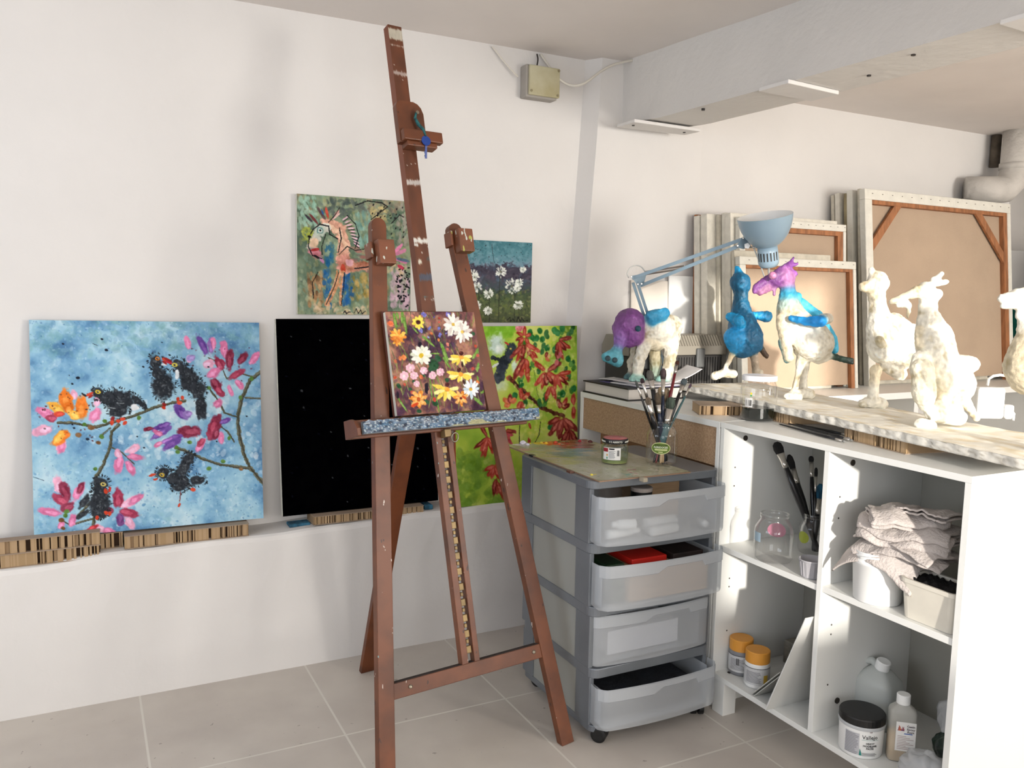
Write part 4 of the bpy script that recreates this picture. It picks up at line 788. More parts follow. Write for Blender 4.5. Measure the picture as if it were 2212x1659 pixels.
for (y, sgn) in ((Yf-TH, -1), (Ym1, -1)):
    G().lathe((XF+.095 if y > 2 else XF+.1, y+.0005, .965), [(.0095, 0), (.0095, .003), (.005, .0035)], 16, ax=(0, -1, 0)).build('cam_lock', camh, bc)
    for z in (.865, .80, .47, .44, .28): G().lathe((XF+.055, y, z), [(.0028, 0), (.0028, .001)], 8, ax=(0, -1, 0)).build('peg_hole', mat('peg_hole', (90, 86, 80), .8), bc)
G().lathe((XF+.10, Ym1, .22), [(.0095, 0), (.0095, .003)], 16, ax=(0, -1, 0)).build('cam_lock', camh, bc)
G().lathe((XF+.05, 2.135, .1375), [(.007, 0), (.007, .002)], 12).build('cam_lock', camh, bc)
# ---- chipboard-fronted cabinet between bookcase and wall
chip = mat('chipboard', (186, 156, 124), .9, col2=(160, 128, 98), vscale=160, bump=.2, bscale=300); chipd = mat('hardboard', (164, 122, 84), .8, var=.1)
cb2 = thing('cabinet', 'white cabinet with raw chipboard boards in its front, between bookcase and wall', 'cabinet', (2.14, 2.65, 0))
Y0, Y1 = 2.187, 3.09
for y in (Y0, Y1-TH): G().box((XF, y, 0), (XB, y+TH, ZT-TH)).build('side_panel', lam, cb2, bevel=.0008)
G().box((XF-.001, Y0, ZT-TH-.004), (XB, Y1, ZT)).build('top_panel', lam, cb2, bevel=.0008)
G().box((XF+.006, Y0+TH, .865), (XF+.022, Y1-TH, ZT-TH-.004)).build('drawer_board', chip, cb2, bevel=.0008)
G().box((XF+.03, Y0+TH, .60), (XF+.045, Y0+.5, .86)).build('inner_board', chipd, cb2); G().box((XF+.05, Y0+TH, .05), (XB-.02, Y1-TH, .07)).build('bottom_panel', lam, cb2)
G().box((XF+.10, Y0+.5, .07), (XF+.115, Y1-TH, .86)).build('back_board', chipd, cb2); G().box((XF+.07, Y0+TH, .07), (XF+.085, Y0+.5, .60)).build('inner_board', mat('red_brown_board', (110, 52, 30), .8, var=.2), cb2)
text('21', .03, 'number_mark', mat('black_ink', (24, 24, 26), .6), cb2, (XF-.0015, 2.196, .165), Vector((0, 1, 0)), Vector((0, 0, -1)))
# ---- long white counter behind, which carries tool box and canvases
ct = thing('counter', 'white counter along the wall behind the bookcase, carrying the stacked canvases', 'counter', (3.6, 2.88, 0))
G().box((2.362, 2.60, ZT-.03), (4.66, 3.17, ZT)).build('counter_top', lam, ct, bevel=.001)
for x in (2.37, 3.5, 4.62): G().box((x, 2.62, 0), (x+.03, 3.15, ZT-.03)).build('support', lam, ct)
# ================================================================ drawer tower
silver = mat('silver_plastic', (126, 131, 137), .36, .35, var=.06, vscale=6, bump=.05, bscale=200)
fro = frosted('frosted_plastic', (222, 226, 230), .46, .28); frod = frosted('frosted_side', (186, 186, 178), .66, .3)
dt = thing('drawer_tower', 'silver plastic drawer tower on castors with four frosted drawers, paint palette on top', 'drawer unit', (1.66, 2.4, 0))
def rr2(x0, x1, y0, y1, r, n=5):
    p = []
    for (cx, cy, a) in ((x1-r, y1-r, 0), (x0+r, y1-r, 90), (x0+r, y0+r, 180), (x1-r, y0+r, 270)):
        for i in range(n+1): t = math.radians(a+90*i/n); p.append((cx+r*math.cos(t), cy+r*math.sin(t)))
    return p
def xs_at(z): t = z/.86; return 1.425-.03*t, 1.902+.008*t
tiers = [(.056, .218), (.250, .424), (.457, .632), (.665, .842)]
rails = [(.034, .056), (.218, .250), (.424, .457), (.632, .665)]
def ring(z0, z1, name, grow=.0, fb=.012):
    x0, x1 = xs_at(z0); x0 -= grow; x1 += grow
    o = rr2(x0, x1, 2.150, 2.628, .03); i_ = rr2(x0+.02, x1-.02, 2.172, 2.608, .015); n = len(o)
    def bulge(p): x, y = p; return (x, y-fb*max(0, 1-((x-1.66)/.24)**2)) if y < 2.2 else p
    o = [bulge(p) for p in o]; i_ = [bulge(p) for p in i_]
    vs = [(x, y, z) for z in (z0, z1) for (x, y) in o]+[(x, y, z) for z in (z0, z1) for (x, y) in i_]; fs = []
    for k in range(n):
        j = (k+1) % n; fs += [(k, j, n+j, n+k), (2*n+k, 3*n+k, 3*n+j, 2*n+j), (k, 2*n+k, 2*n+j, j), (n+k, n+j, 3*n+j, 3*n+k)]
    g = G(); g.add(vs, fs); return g.build(name, silver, dt, bevel=.0025)
for (a, b_) in rails: ring(a, b_, 'frame_rail')
g = G(); pol = [(x, y-.012*max(0, 1-((x-1.66)/.24)**2) if y < 2.2 else y) for x, y in rr2(1.392, 1.914, 2.148, 2.63, .03)]
g.prism(pol, (0, 0, 0), X_, Y_, Z_, .842, .868); g.build('top_panel', silver, dt, bevel=.003)
for (a, b_) in tiers:
    x0, x1 = xs_at((a+b_)/2)
    for (xa, xb) in ((x0+.001, x0+.018), (x1-.018, x1-.001)):
        for (ya, yb) in ((2.165, 2.252), (2.548, 2.622)): G().box((xa, ya, a), (xb, yb, b_)).build('post', silver, dt, bevel=.003)
        G().box((xa+.006, 2.252, a), (xa+.009, 2.548, b_)).build('side_panel', frod, dt, label='frosted grey side panel')
blackp = mat('black_plastic', (14, 14, 15), .4)
for (x, y, ro) in ((1.462, 2.158, .7), (1.868, 2.165, -.5), (1.47, 2.58, .3), (1.86, 2.58, 0)):
    c = G(); ax = Vector((math.cos(ro), math.sin(ro), 0))
    for s_ in (-.013, .013): c.lathe(Vector((x, y, .0256))+ax*(s_-.009), [(.018, 0), (.0255, .002), (.0255, .018), (.018, .020)], 20, ax=ax)
    c.lathe((x, y, .030), [(.018, 0), (.018, .010)], 12); c.build('castor', blackp, dt, bevel=.001)
def drawer(a, b_, pull, hh, lab=None):
    x0, x1 = xs_at(a); x0 -= .0; x1 += .006; y0 = 2.150-pull; n = 24
    def fy(x): return y0-.020*max(0, 1-((x-(x0+x1)/2)/((x1-x0)/2))**2)
    def prof(z, ins=0.0):
        p = [(x0+.004+ins, y0+.06, z)]+[(x0+ins+.004*(1-i/3)**2, y0+.012*(1-i/3)**1.0, z) for i in range(0)]
        for i in range(n+1):
            t = i/n; x = x0+ins+(x1-x0-2*ins)*t; r = min(t, 1-t); e = .022*(max(0, 1-r/.06))**2; p.append((x, fy(x)+e, z))
        p.append((x1-.004-ins, y0+.06, z)); return p
    zt = a+hh; P0 = prof(a+.004, .006); P1_ = prof(a+.012, 0); P2_ = prof(zt, 0); k = len(P0)
    g = G(); g.add(P0+P1_+P2_, [(r*k+i, r*k+i+1, (r+1)*k+i+1, (r+1)*k+i) for r in range(2) for i in range(k-1)])
    body = g.build('drawer_front', fro, dt, smooth=True, label=lab)
    g = G(); ya, yb = y0+.03, 2.585-pull; xa, xb = x0+.022, x1-.028
    g.box((xa, ya-.02, a+.006), (xb, yb, a+.008)); g.box((xa, ya, a+.006), (xa+.002, yb, zt-.012)); g.box((xb-.002, ya, a+.006), (xb, yb, zt-.012)); g.box((xa, yb-.002, a+.006), (xb, yb, zt-.012))
    g.build('drawer_box', fro, dt)
    # stepped rim and finger grip
    g = G(); vs = []; fr = []
    for i in range(41):
        t = i/40; x = x0+.004+(x1-x0-.008)*t; st = .026 if t < .40 else .026-.018*min(1, (t-.40)/.07) if t < .78 else .008+.018*min(1, (t-.78)/.012)
        yy = fy(x)+.022*(max(0, 1-min(t, 1-t)/.06))**2; vs += [(x, yy-.0045, zt-.002), (x, yy-.0045, zt-st-.012), (x, yy-.0005, zt-st-.016), (x, yy-.0005, zt)]
    g.add(vs, [(i*4+j, i*4+j+1, i*4+5+j, i*4+4+j) for i in range(40) for j in range(3)]); g.build('grip', frosted('frosted_grip', (222, 225, 228), .5, .25), body, smooth=False)
    return body
drawer(.665, .842, .045, .160, 'top frosted drawer, pulled out'); drawer(.457, .632, .050, .150, 'second frosted drawer, pulled out'); drawer(.250, .424, -.010, .1725); drawer(.056, .218, .045, .142, 'bottom frosted drawer, pulled out')
# things in the drawers
wp = mat('white_plastic', (240, 240, 238), .4); gy = mat('grey_cap', (96, 100, 108), .5)
def tubeobj(x, y, z, an, r, l, lab, m=wp, m2=None, grp='white tubes lying in the top drawer'):
    d = Vector((math.cos(an), math.sin(an), 0)); o = thing('paint_tube', lab, 'tube', (x, y, z-r), grp)
    G().lathe(Vector((x, y, z))-d*l/2, [(r*.9, 0), (r, .004), (r, l*.72), (r*.5, l*.78)], 20, ax=d).build('tube_body', m, o, smooth=True)
    G().lathe(Vector((x, y, z))-d*l/2+d*l*.78, [(r*.62, 0), (r*.62, l*.2)], 16, ax=d).build('cap', m2 or m, o, smooth=True); return o
zd = .677
tubeobj(1.52, 2.150, zd+.016, .05, .015, .13, 'white tube lying at the left in the top drawer'); tubeobj(1.505, 2.128, zd+.05, 2.9, .016, .08, 'short white tube resting on the others in the top drawer', grp=None)
tubeobj(1.68, 2.125, zd+.017, .1, .016, .15, 'grey capped tube lying at the front middle of the top drawer', m2=gy, grp=None); tubeobj(1.70, 2.17, zd+.025, .12, .024, .17, 'thick white tube behind the middle of the top drawer', m2=gy, grp=None); tubeobj(1.83, 2.14, zd+.02, 1.4, .012, .06, 'small white tube standing off to the right of the top drawer', grp=None)
t = thing('paint_pot', 'dark pot with a pale lid just showing above the top drawer front', 'pot', (1.66, 2.25, zd)); G().lathe((1.66, 2.25, zd), [(.036, 0), (.036, .118)], 28).build('pot_body', blackp, t); G().lathe((1.66, 2.25, zd+.118), [(.037, 0), (.037, .012), (.033, .014)], 28).build('lid', mat('pale_lid', (196, 184, 176), .5), t)
G().box((1.72, 2.3, zd), (1.86, 2.45, zd+.125)).build('wooden_box', mat('light_wood', (196, 160, 122), .7, var=.12, vscale=8, stretch=(1, 1, 9)), label='light brown box at the back of the top drawer', cat='box', bevel=.002)
zd = .469
G().box((1.53, 2.118, zd), (1.85, 2.36, zd+.105)).build('wooden_box', MC['light_wood'], label='wide light wooden box filling the second drawer', cat='box', bevel=.003)
G().box((1.56, 2.15, zd+.106), (1.70, 2.34, zd+.128)).build('red_case', mat('red_case', (200, 34, 24), .4), label='flat red case on the wooden box in the second drawer', cat='case', bevel=.003)
G().box((1.72, 2.14, zd+.106), (1.845, 2.34, zd+.13)).build('dark_case', mat('dark_case', (40, 26, 22), .6, var=.5), label='dark case beside the red one in the second drawer', cat='case', bevel=.003)
G().box((1.455, 2.14, zd), (1.525, 2.3, zd+.125)).build('green_pack', mat('dark_green_pack', (18, 60, 26), .5, var=.5), label='dark green pack at the left of the second drawer', cat='pack', bevel=.004)
zd = .262
G().box((1.51, 2.20, zd+.0), (1.80, 2.42, zd+.082)).build('paper_stack', mat('white_paper', (238, 236, 240), .8), label='thick stack of white paper in the third drawer', cat='paper', bevel=.002)
zd = .068
g = G(); g.box((1.47, 2.14, zd), (1.84, 2.5, zd+.085)); o = g.build('dark_cloth', mat('dark_blue_cloth', (34, 38, 48), .9, var=.4, bump=.8), label='folded dark cloth filling the bottom drawer', cat='cloth', bevel=.025, seg=4)
# ---- palette
PP = Pic(230, 300, [(1102, 962), (1296, 951), (1497, 1026), (1281, 1037)], 71)
PP.ground([(150, 152, 126), (164, 166, 140), (176, 176, 156), (186, 184, 168)], 50, 3, 5)
PP.dabs(80, [(168, 172, 100), (180, 180, 110), (158, 160, 96)], 16, 5, box=(1150, 975, 1260, 1005), al=.5, ang=.2); PP.dabs(70, [(110, 140, 150), (130, 156, 160), (96, 126, 138)], 20, 5, box=(1210, 965, 1290, 990), al=.6, ang=.25); PP.dabs(90, [(120, 60, 52), (150, 40, 50), (96, 50, 40), (176, 30, 50)], 16, 5, box=(1236, 951, 1294, 972), al=1, ang=.1)
PP.dabs(34, [(240, 214, 60), (246, 190, 50)], 8, 4, box=(1160, 953, 1196, 962), al=1); PP.dabs(34, [(214, 80, 40), (226, 110, 50)], 10, 4, box=(1190, 954, 1216, 963), al=1); PP.dabs(24, [(110, 70, 36), (90, 60, 40)], 7, 2.6, box=(1214, 951, 1240, 959), al=1); PP.dabs(20, [(240, 232, 244), (226, 214, 232)], 6, 3.4, box=(1122, 955, 1136, 963), al=1); PP.dabs(14, [(206, 130, 140)], 12, 2.6, box=(1138, 970, 1170, 976), al=.6, ang=.1)
PP.dabs(70, [(206, 200, 170), (226, 216, 196), (236, 226, 210)], 10, 2.5, box=(1340, 1008, 1480, 1030), al=.5); PP.dabs(60, [(60, 70, 60), (90, 120, 130), (60, 60, 70)], 2.2, 1, al=.9); PP.el(1278, 1025, 4, 3, 0, (238, 220, 80)); PP.dabs(10, [(90, 160, 150)], 8, 1.5, box=(1340, 1026, 1360, 1032)); PP.dabs(12, [(160, 60, 90)], 4, 2, box=(1350, 1018, 1372, 1026), al=.6)  # pale dabs at the near right paint in the light on the board
pt = thing('palette', 'thin board palette smeared with oil paint on top of the drawer tower', 'palette', (1.6, 2.46, .868))
G().box((1.413, 2.135, .8685), (1.772, 2.79, .8725)).build('palette_board', mat('palette_board_edge', (150, 120, 96), .6), pt)
grid_obj('painted_face', (1.413, 2.79, .8732), X_, -Y_, .359, .655, PP, vcmat('wet_paint', .22, bump=.3, bscale=90), pt, rel=.0006)
for i, (px, py, r, c) in enumerate(((1130, 958, .013, (240, 234, 246)), (1140, 961, .008, (236, 228, 240)), (1170, 957, .006, (244, 214, 70)), (1180, 958, .007, (246, 200, 60)), (1200, 957, .009, (206, 70, 36)), (1208, 960, .006, (226, 100, 50)), (1225, 955, .008, (110, 80, 34)), (1278, 1026, .005, (240, 220, 80)), (1252, 953, .007, (170, 24, 50)), (1275, 955, .009, (90, 26, 26)))):
    q = W(px, py, 2, .8735); g = G(); g.lathe((q.x, q.y, .873), [(r, 0), (r*.95, r*.35), (r*.55, r*.8), (.0005, r*1.0)], 12, sx=1.0, sy=1.3); g.build('paint_blob', mat('blob%d' % i, c, .35, bump=.8, bscale=90), pt, smooth=True)
for (px, py, m_) in ((1150, 983, blackp), (1232, 1018, mat('brown_tape', (96, 62, 48), .5)), (1390, 1033, mat('clear_tape', (170, 160, 140), .3))):
    q = W(px, py, 2, .8725); on = px > 1300
    G().box((q.x-.008, q.y-.012, .862), (q.x+.008, q.y+.012, .8745)).build('clip', m_, pt, bevel=.001)
# ================================================================ jars
gl = glass('clear_glass'); glg = glass('greenish_glass', (236, 246, 238))
def jar(name, label, cat, x, y, z, R_, H, neck, nh, m=gl, shoulder=.035, lidm=None, lidh=.0, group=None, ribs=False):
    t = thing(name, label, cat, (x, y, z), group); sh = H-nh-shoulder
    pr = [(R_*.72, .002), (R_*.92, .004), (R_, .014), (R_, sh), (R_*.97, sh+shoulder*.35), (neck+(R_-neck)*.35, sh+shoulder*.75), (neck, sh+shoulder), (neck, H-.010), (neck*1.03, H-.006), (neck*1.03, H-.003), (neck, H)]
    if ribs: pr = [(r, h) for r, h in pr]
    g = G(); g.lathe((x, y, z), pr, 40, cap0=True, cap1=False); b_ = g.build('glass', m, t, smooth=True)
    gi = G(); gi.lathe((x, y, z), [(R_*.9, .006)]+[(r-.0022, h) for r, h in pr[3:]], 40, cap1=False); gi.build('inner_glass', m, t, smooth=True) if False else None
    th = G(); q = [(x+neck*1.02*math.cos(a), y+neck*1.02*math.sin(a), z+H-.010) for a in [2*PI*i/24 for i in range(24)]]; th.tube(q, .0012, 6, closed=True); q = [(x+neck*math.cos(a), y+neck*math.sin(a), z+H) for a in [2*PI*i/24 for i in range(24)]]; th.tube(q, .0014, 6, closed=True); th.build('rim', m, t, smooth=True)
    if lidm:
        G().lathe((x, y, z+H-lidh*.7), [(neck*1.09, 0), (neck*1.1, .001), (neck*1.1, lidh*.9), (neck*1.04, lidh), (neck*.9, lidh*.96), (0.001, lidh*.94)], 40, cap1=False).build('lid', lidm, t, smooth=False, bevel=.0006)
    return t
def ang_cam(x, y, off=0): return math.atan2(-y, -x)+off
# large empty jar with brushes on the palette
bx, by, bz = 1.758, 2.278, .874; BR, BH = .053, .150
jb2 = jar('brush_jar', 'clear glass jar with green oval label, crammed with paint brushes, on the palette', 'jar', bx, by, bz, BR, BH, .040, .022, shoulder=.028)
an = ang_cam(bx, by, -.05); pr_ = []
def oval(cx, cy, r, a, z, w_, h_, m, name, parent, dr=.0007, n=28):
    g = G(); vs = [(cx+(r+dr)*math.cos(a), cy+(r+dr)*math.sin(a), z)]
    for k in (.5, 1.0):
        for i in range(n): t_ = 2*PI*i/n; aa = a+math.cos(t_)*w_*k/r; vs.append((cx+(r+dr)*math.cos(aa), cy+(r+dr)*math.sin(aa), z+math.sin(t_)*h_*k))
    g.add(vs, [(0, 1+i, 1+(i+1) % n) for i in range(n)]+[(1+i, 1+n+i, 1+n+(i+1) % n, 1+(i+1) % n) for i in range(n)]); return g.build(name, m, parent)
lz = bz+.062; oval(bx, by, BR, an, lz, .0335, .0205, mat('label_cream', (206, 210, 150), .5), 'label_border', jb2); lb = oval(bx, by, BR, an, lz, .031, .018, mat('label_green', (96, 122, 34), .5), 'label', jb2, .0011)
white_i = mat('white_ink', (244, 244, 232), .6); black_i = MC['black_ink']
text('AGRIDULCES', .0078, 'lettering', mat('dark_olive_ink', (52, 66, 14), .6), jb2, None, None, None, wrap=(bx, by, BR+.0012, an, lz+.0085)); text('AGRIDOCES', .0088, 'lettering', white_i, jb2, None, None, None, wrap=(bx, by, BR+.0012, an, lz+.0005))
patch(bx, by, BR, an-.02/BR, an+.022/BR, lz-.0075, lz-.0025, dr=.0014).build('label_band', MC['label_cream'], jb2); patch(bx, by, BR, an-.007/BR, an+.007/BR, lz-.0145, lz-.0115, dr=.0014).build('label_band', MC['label_cream'], jb2)
# small jar with red lid
sx_, sy_, sz_ = 1.618, 2.355, .874; SR = .046
sj = jar('small_jar', 'small glass jar with a red and black lid and white label, on the palette', 'jar', sx_, sy_, sz_, SR, .082, .040, .014, m=glg, shoulder=.012)
G().lathe((sx_, sy_, sz_+.070), [(.0435, 0), (.0445, .001), (.0445, .014), (.0425, .016)], 40, cap1=False).build('lid_band', mat('black_lid', (22, 22, 26), .35), sj, smooth=True)
G().lathe((sx_, sy_, sz_+.0858), [(.0425, 0), (.040, .0012), (.034, .0002), (.033, .001), (.0005, .001)], 40).build('lid_top', mat('red_lid', (186, 96, 96), .4, var=.15, vscale=40), sj, smooth=True)
G().lathe((sx_, sy_, sz_+.003), [(SR-.003, 0), (SR-.003, .010)], 32).build('residue', mat('green_residue', (150, 156, 96), .3), sj)
a0 = ang_cam(sx_, sy_); text('1·2 ABIERTO', .0085, 'lettering', white_i, sj, None, None, None, wrap=(sx_, sy_, .0446, a0+.05, sz_+.0745)); text('ABREFACIL', .0075, 'lettering', white_i, sj, None, None, None, wrap=(sx_, sy_, .0446, a0+1.25, sz_+.0745)); text('ABREFACIL', .0075, 'lettering', white_i, sj, None, None, None, wrap=(sx_, sy_, .0446, a0-1.2, sz_+.0745))
patch(sx_, sy_, SR, a0-.95, a0+.45, sz_+.016, sz_+.058).build('label', mat('label_white', (238, 236, 232), .6), sj)
g = patch(sx_, sy_, SR, a0-.93, a0-.50, sz_+.043, sz_+.056, dr=.001); g.build('label_print', mat('label_red', (150, 30, 40), .6), sj); patch(sx_, sy_, SR, a0-.62, a0-.52, sz_+.029, sz_+.036, dr=.001).build('label_print', mat('label_orange', (214, 160, 60), .6), sj); patch(sx_, sy_, SR, a0-.62, a0-.52, sz_+.019, sz_+.026, dr=.001).build('label_print', mat('label_teal', (50, 140, 110), .6), sj)
patch(sx_, sy_, SR, a0-.42, a0-.02, sz_+.051, sz_+.056, dr=.001).build('label_print', black_i, sj)
greyink = mat('grey_ink', (110, 110, 114), .7)
def fine(cx, cy, r, aa, ab, z0, z1, n, parent, m=None):
    g = G()
    for i in range(n):
        z = z0+(z1-z0)*i/n; vs = []; c = a_ = None
        e = ab-(ab-aa)*R.uniform(0, .25); k = 6; hh = (z1-z0)/n*.4
        for zz in (z, z+hh):
            for j in range(k+1): a_ = aa+(e-aa)*j/k; vs.append((cx+(r+.001)*math.cos(a_), cy+(r+.001)*math.sin(a_), zz))
        g.add(vs, [(j, j+1, k+2+j, k+1+j) for j in range(k)])
    return g.build('fine_print', m or greyink, parent)
def barcode(cx, cy, r, aa, ab, z0, z1, parent, n=14):
    g = G()
    for i in range(n):
        if R.random() < .35: continue
        p = aa+(ab-aa)*i/n; q = p+(ab-aa)/n*R.uniform(.35, .9); g.add([(cx+(r+.001)*math.cos(t_), cy+(r+.001)*math.sin(t_), z) for z in (z0, z1) for t_ in (p, q)], [(0, 1, 3, 2)])
    return g.build('barcode', black_i, parent)
fine(sx_, sy_, SR, a0-.44, a0+.08, sz_+.022, sz_+.048, 9, sj); barcode(sx_, sy_, SR, a0+.16, a0+.36, sz_+.030, sz_+.050, sj)
# jar with dark green water on the bookcase top
gx, gy_, gz = 2.09, 2.175, ZT+.0005; GR = .062
gj = jar('water_jar', 'glass jar with white lid and dark green paint water, on the bookcase top', 'jar', gx, gy_, gz, GR, .152, .054, .018, shoulder=.022, lidm=mat('white_lid', (236, 236, 240), .3), lidh=.018)
G().lathe((gx, gy_, gz+.004), [(GR*.9, 0), (GR*.975, .008), (GR*.975, .043)], 40).build('paint_water', mat('green_water', (5, 14, 7), .1, var=.4, vscale=20), gj, smooth=False)
a1 = ang_cam(gx, gy_); barcode(gx, gy_, GR, a1-.72, a1-.36, gz+.055, gz+.075, gj); patch(gx, gy_, GR, a1-.78, a1-.32, gz+.050, gz+.082, dr=.0004).build('label', milky('clear_label', (235, 235, 235), .55), gj); patch(gx, gy_, GR, a1-.46, a1-.36, gz+.094, gz+.101, dr=.001).build('label_print', mat('yellow_mark', (226, 190, 50), .5), gj); patch(gx, gy_, GR, a1-.46, a1-.36, gz+.088, gz+.093, dr=.001).build('label_print', mat('green_mark', (50, 150, 80), .5), gj)
# ---- brushes
metal = mat('ferrule_metal', (196, 192, 186), .25, .9); hb = mat('black_handle', (16, 16, 20), .3); hbl = mat('navy_handle', (22, 34, 58), .3); hbr = mat('maroon_handle', (110, 24, 34), .3); hnat = mat('natural_handle', (206, 176, 136), .5); hteal = mat('teal_handle', (60, 96, 100), .4)
def brush(tip, base, bl, bw, fl, rw, bristle, handle, label, group='brushes standing in the labelled glass jar', flat=.45):
    tip, base = Vector(tip), Vector(base); d = (tip-base); Ln = d.length; d.normalize(); t = thing('paint_brush', label, 'brush', base, group)
    vw = (Vector((0, 0, HC))-tip).normalized(); sd = d.cross(vw).normalized(); dp = d.cross(sd)
    def loft(pr, m, name):
        g = G(); seg = 12; vs = []
        for (h, a, b_) in pr:
            for k in range(seg): an_ = 2*PI*k/seg; vs.append(base+d*h+sd*math.cos(an_)*a+dp*math.sin(an_)*b_)
        n = len(pr); g.add(vs, [(i*seg+k, i*seg+(k+1) % seg, (i+1)*seg+(k+1) % seg, (i+1)*seg+k) for i in range(n-1) for k in range(seg)]+[tuple(range(seg-1, -1, -1)), tuple((n-1)*seg+k for k in range(seg))]); return g.build(name, m, t, smooth=True)
    h0 = Ln-bl-fl; loft([(0, rw*.45, rw*.45), (.01, rw*.7, rw*.7), (h0*.75, rw*1.2, rw*1.2), (h0, rw*.9, rw*.9)], handle, 'handle')
    loft([(h0-.002, rw, rw), (h0+fl*.3, rw*1.05, rw*1.05), (h0+fl*.32, rw*.95, rw*.95), (h0+fl, bw*.8, max(bw*flat*.8, .002))], metal, 'ferrule')
    loft([(h0+fl-.001, bw*.8, bw*flat*.75), (h0+fl+bl*.4, bw, bw*flat), (h0+fl+bl*.8, bw*.85, bw*flat*.7), (Ln, bw*.35, bw*flat*.25)], bristle, 'bristles'); return t
def bm_(n, c): return mat('bristle_'+n, c, .85, var=.35, vscale=40, bump=.8, bscale=200, stretch=(4, 4, .4))
B = [((1373, 822), .03, .0045, .035, .0035, bm_('grey', (110, 116, 112)), hb, 'thin grey brush, furthest left in the labelled jar', -.03, 2.24), ((1386, 817), .018, .0075, .05, .005, bm_('plum', (86, 62, 70)), hb, 'flat plum-tipped brush with long ferrule, second from the left', -.02, 2.25),
 ((1402, 800), .035, .013, .03, .008, bm_('smoke', (118, 116, 108)), hb, 'soft round smoky brush rising highest at the left of the jar', -.012, 2.27), ((1433, 796), .036, .0105, .055, .006, bm_('mauve', (104, 84, 88)), hbl, 'tall mauve filbert with navy handle in the middle of the jar', .003, 2.27),
 ((1464, 779), .014, .007, .03, .005, bm_('rust', (104, 56, 42)), hbr, 'tall brush with maroon handle leaning right, tallest in the jar', .0, 2.30), ((1480, 818), .022, .011, .03, .006, bm_('slate', (112, 126, 130)), hb, 'fan-shaped slate brush leaning to the right', .022, 2.27),
 ((1493, 829), .016, .0045, .03, .0035, bm_('violet', (130, 104, 124)), hteal, 'thin violet-tipped brush, furthest right in the jar', .03, 2.26), ((1451, 858), .040, .0165, .05, .012, bm_('sage', (96, 112, 98)), hteal, 'wide sage-green flat brush at the right of the jar', .018, 2.25),
 ((1420, 848), .045, .011, .03, .007, bm_('tawny', (120, 104, 84)), hbl, 'short tawny round brush in the centre of the jar', .0, 2.24), ((1398, 858), .03, .010, .04, .007, bm_('fawn', (150, 132, 110)), hb, 'fawn-bristled brush at the left of the jar, below the tall ones', -.02, 2.24),
 ((1427, 836), .05, .012, .03, .007, bm_('straw', (206, 178, 140)), hnat, 'straw-coloured brush at the back of the jar', .0, 2.31), ((1441, 838), .05, .012, .03, .007, bm_('cream', (222, 196, 160)), hnat, 'cream-bristled brush behind the sage flat one', .01, 2.31), ((1411, 838), .02, .007, .05, .006, bm_('brick', (120, 70, 50)), hbl, 'brick-tipped brush between the soft round brush and the centre', -.005, 2.28)]
for (pxy, bl, bw, fl, rw, bm__, h_, lab, off, yy) in B:
    tp = W(*pxy, 1, yy); k = Vector((bx, by, 0)); d2_ = Vector((tp.x-bx, tp.y-by, 0)); base = Vector((bx-d2_.x*.42, by-(tp.y-by)*.5-off*.3, bz+.006)); base.x = min(bx+.03, max(bx-.034, base.x)); base.y = min(by+.028, max(by-.028, base.y)); brush(tp, base, bl, bw, fl, rw, bm__, h_, lab)
# brushes lying on the bookcase top
for i, ((xa, ya), (xb, yb), lab) in enumerate((((1683, 916), (1826, 954), 'black brush lying nearest the front edge of the bookcase top'), ((1703, 915), (1836, 948), 'second black brush lying on the bookcase top'), ((1718, 916), (1842, 942), 'third black brush with printed handle on the bookcase top'), ((1741, 922), (1842, 952), 'shorter black brush with silver ferrule and red band on the bookcase top'))):
    a_ = W(xa, ya, 2, ZT+.006); c_ = W(xb, yb, 2, ZT+.006); d_ = (c_-a_).normalized()
    brush(c_, a_, .012, .004, .03, .0038, bm_('clear', (190, 190, 186)), hb, lab, group='black brushes lying on the bookcase top', flat=.9)
# ================================================================ compartments of the bookcase
def at_cyl(bpx, bpy_, z, topy, halfpx):
    """cylinder whose front base point shows at (bpx,bpy_) on plane z; returns x,y,height,radius"""
    p = W(bpx, bpy_, 2, z); r = px2m(halfpx, p); v = Vector((p.x, p.y, 0)).normalized()*r; x, y = p.x+v.x, p.y+v.y
    return x, y, r
z1, z2, z0 = .5975, .6005, .1385
x, y, r = at_cyl(1668, 1222, z1, 0, 42); big = jar('glass_jar', 'large empty glass jar with a faded pink label, front left on the upper shelf', 'jar', x, y, z1, r, .155, r*.72, .02, shoulder=.038)
a = ang_cam(x, y); oval(x, y, r, a+PI-.15, z1+.085, .032, .024, milky('pink_label', (196, 110, 140), .6), 'label', big, -.002); patch(x, y, r, a-1.3, a-.7, z1+.068, z1+.098, dr=.0004).build('label', milky('blue_label', (176, 206, 226), .6), big)
x, y, r = at_cyl(1733, 1208, z1, 0, 34); x += .05; j2 = jar('glass_jar', 'glass jar holding dark brushes in the shade behind the large empty jar', 'jar', x, y, z1, r, .135, r*.75, .02, shoulder=.03)
oval(x, y, r, ang_cam(x, y)-.75, z1+.06, .022, .020, mat('label_olive', (150, 160, 50), .5), 'label', j2, .0006)
tb_ = bm_('black', (20, 18, 18)); ts = bm_('teal', (20, 96, 130))
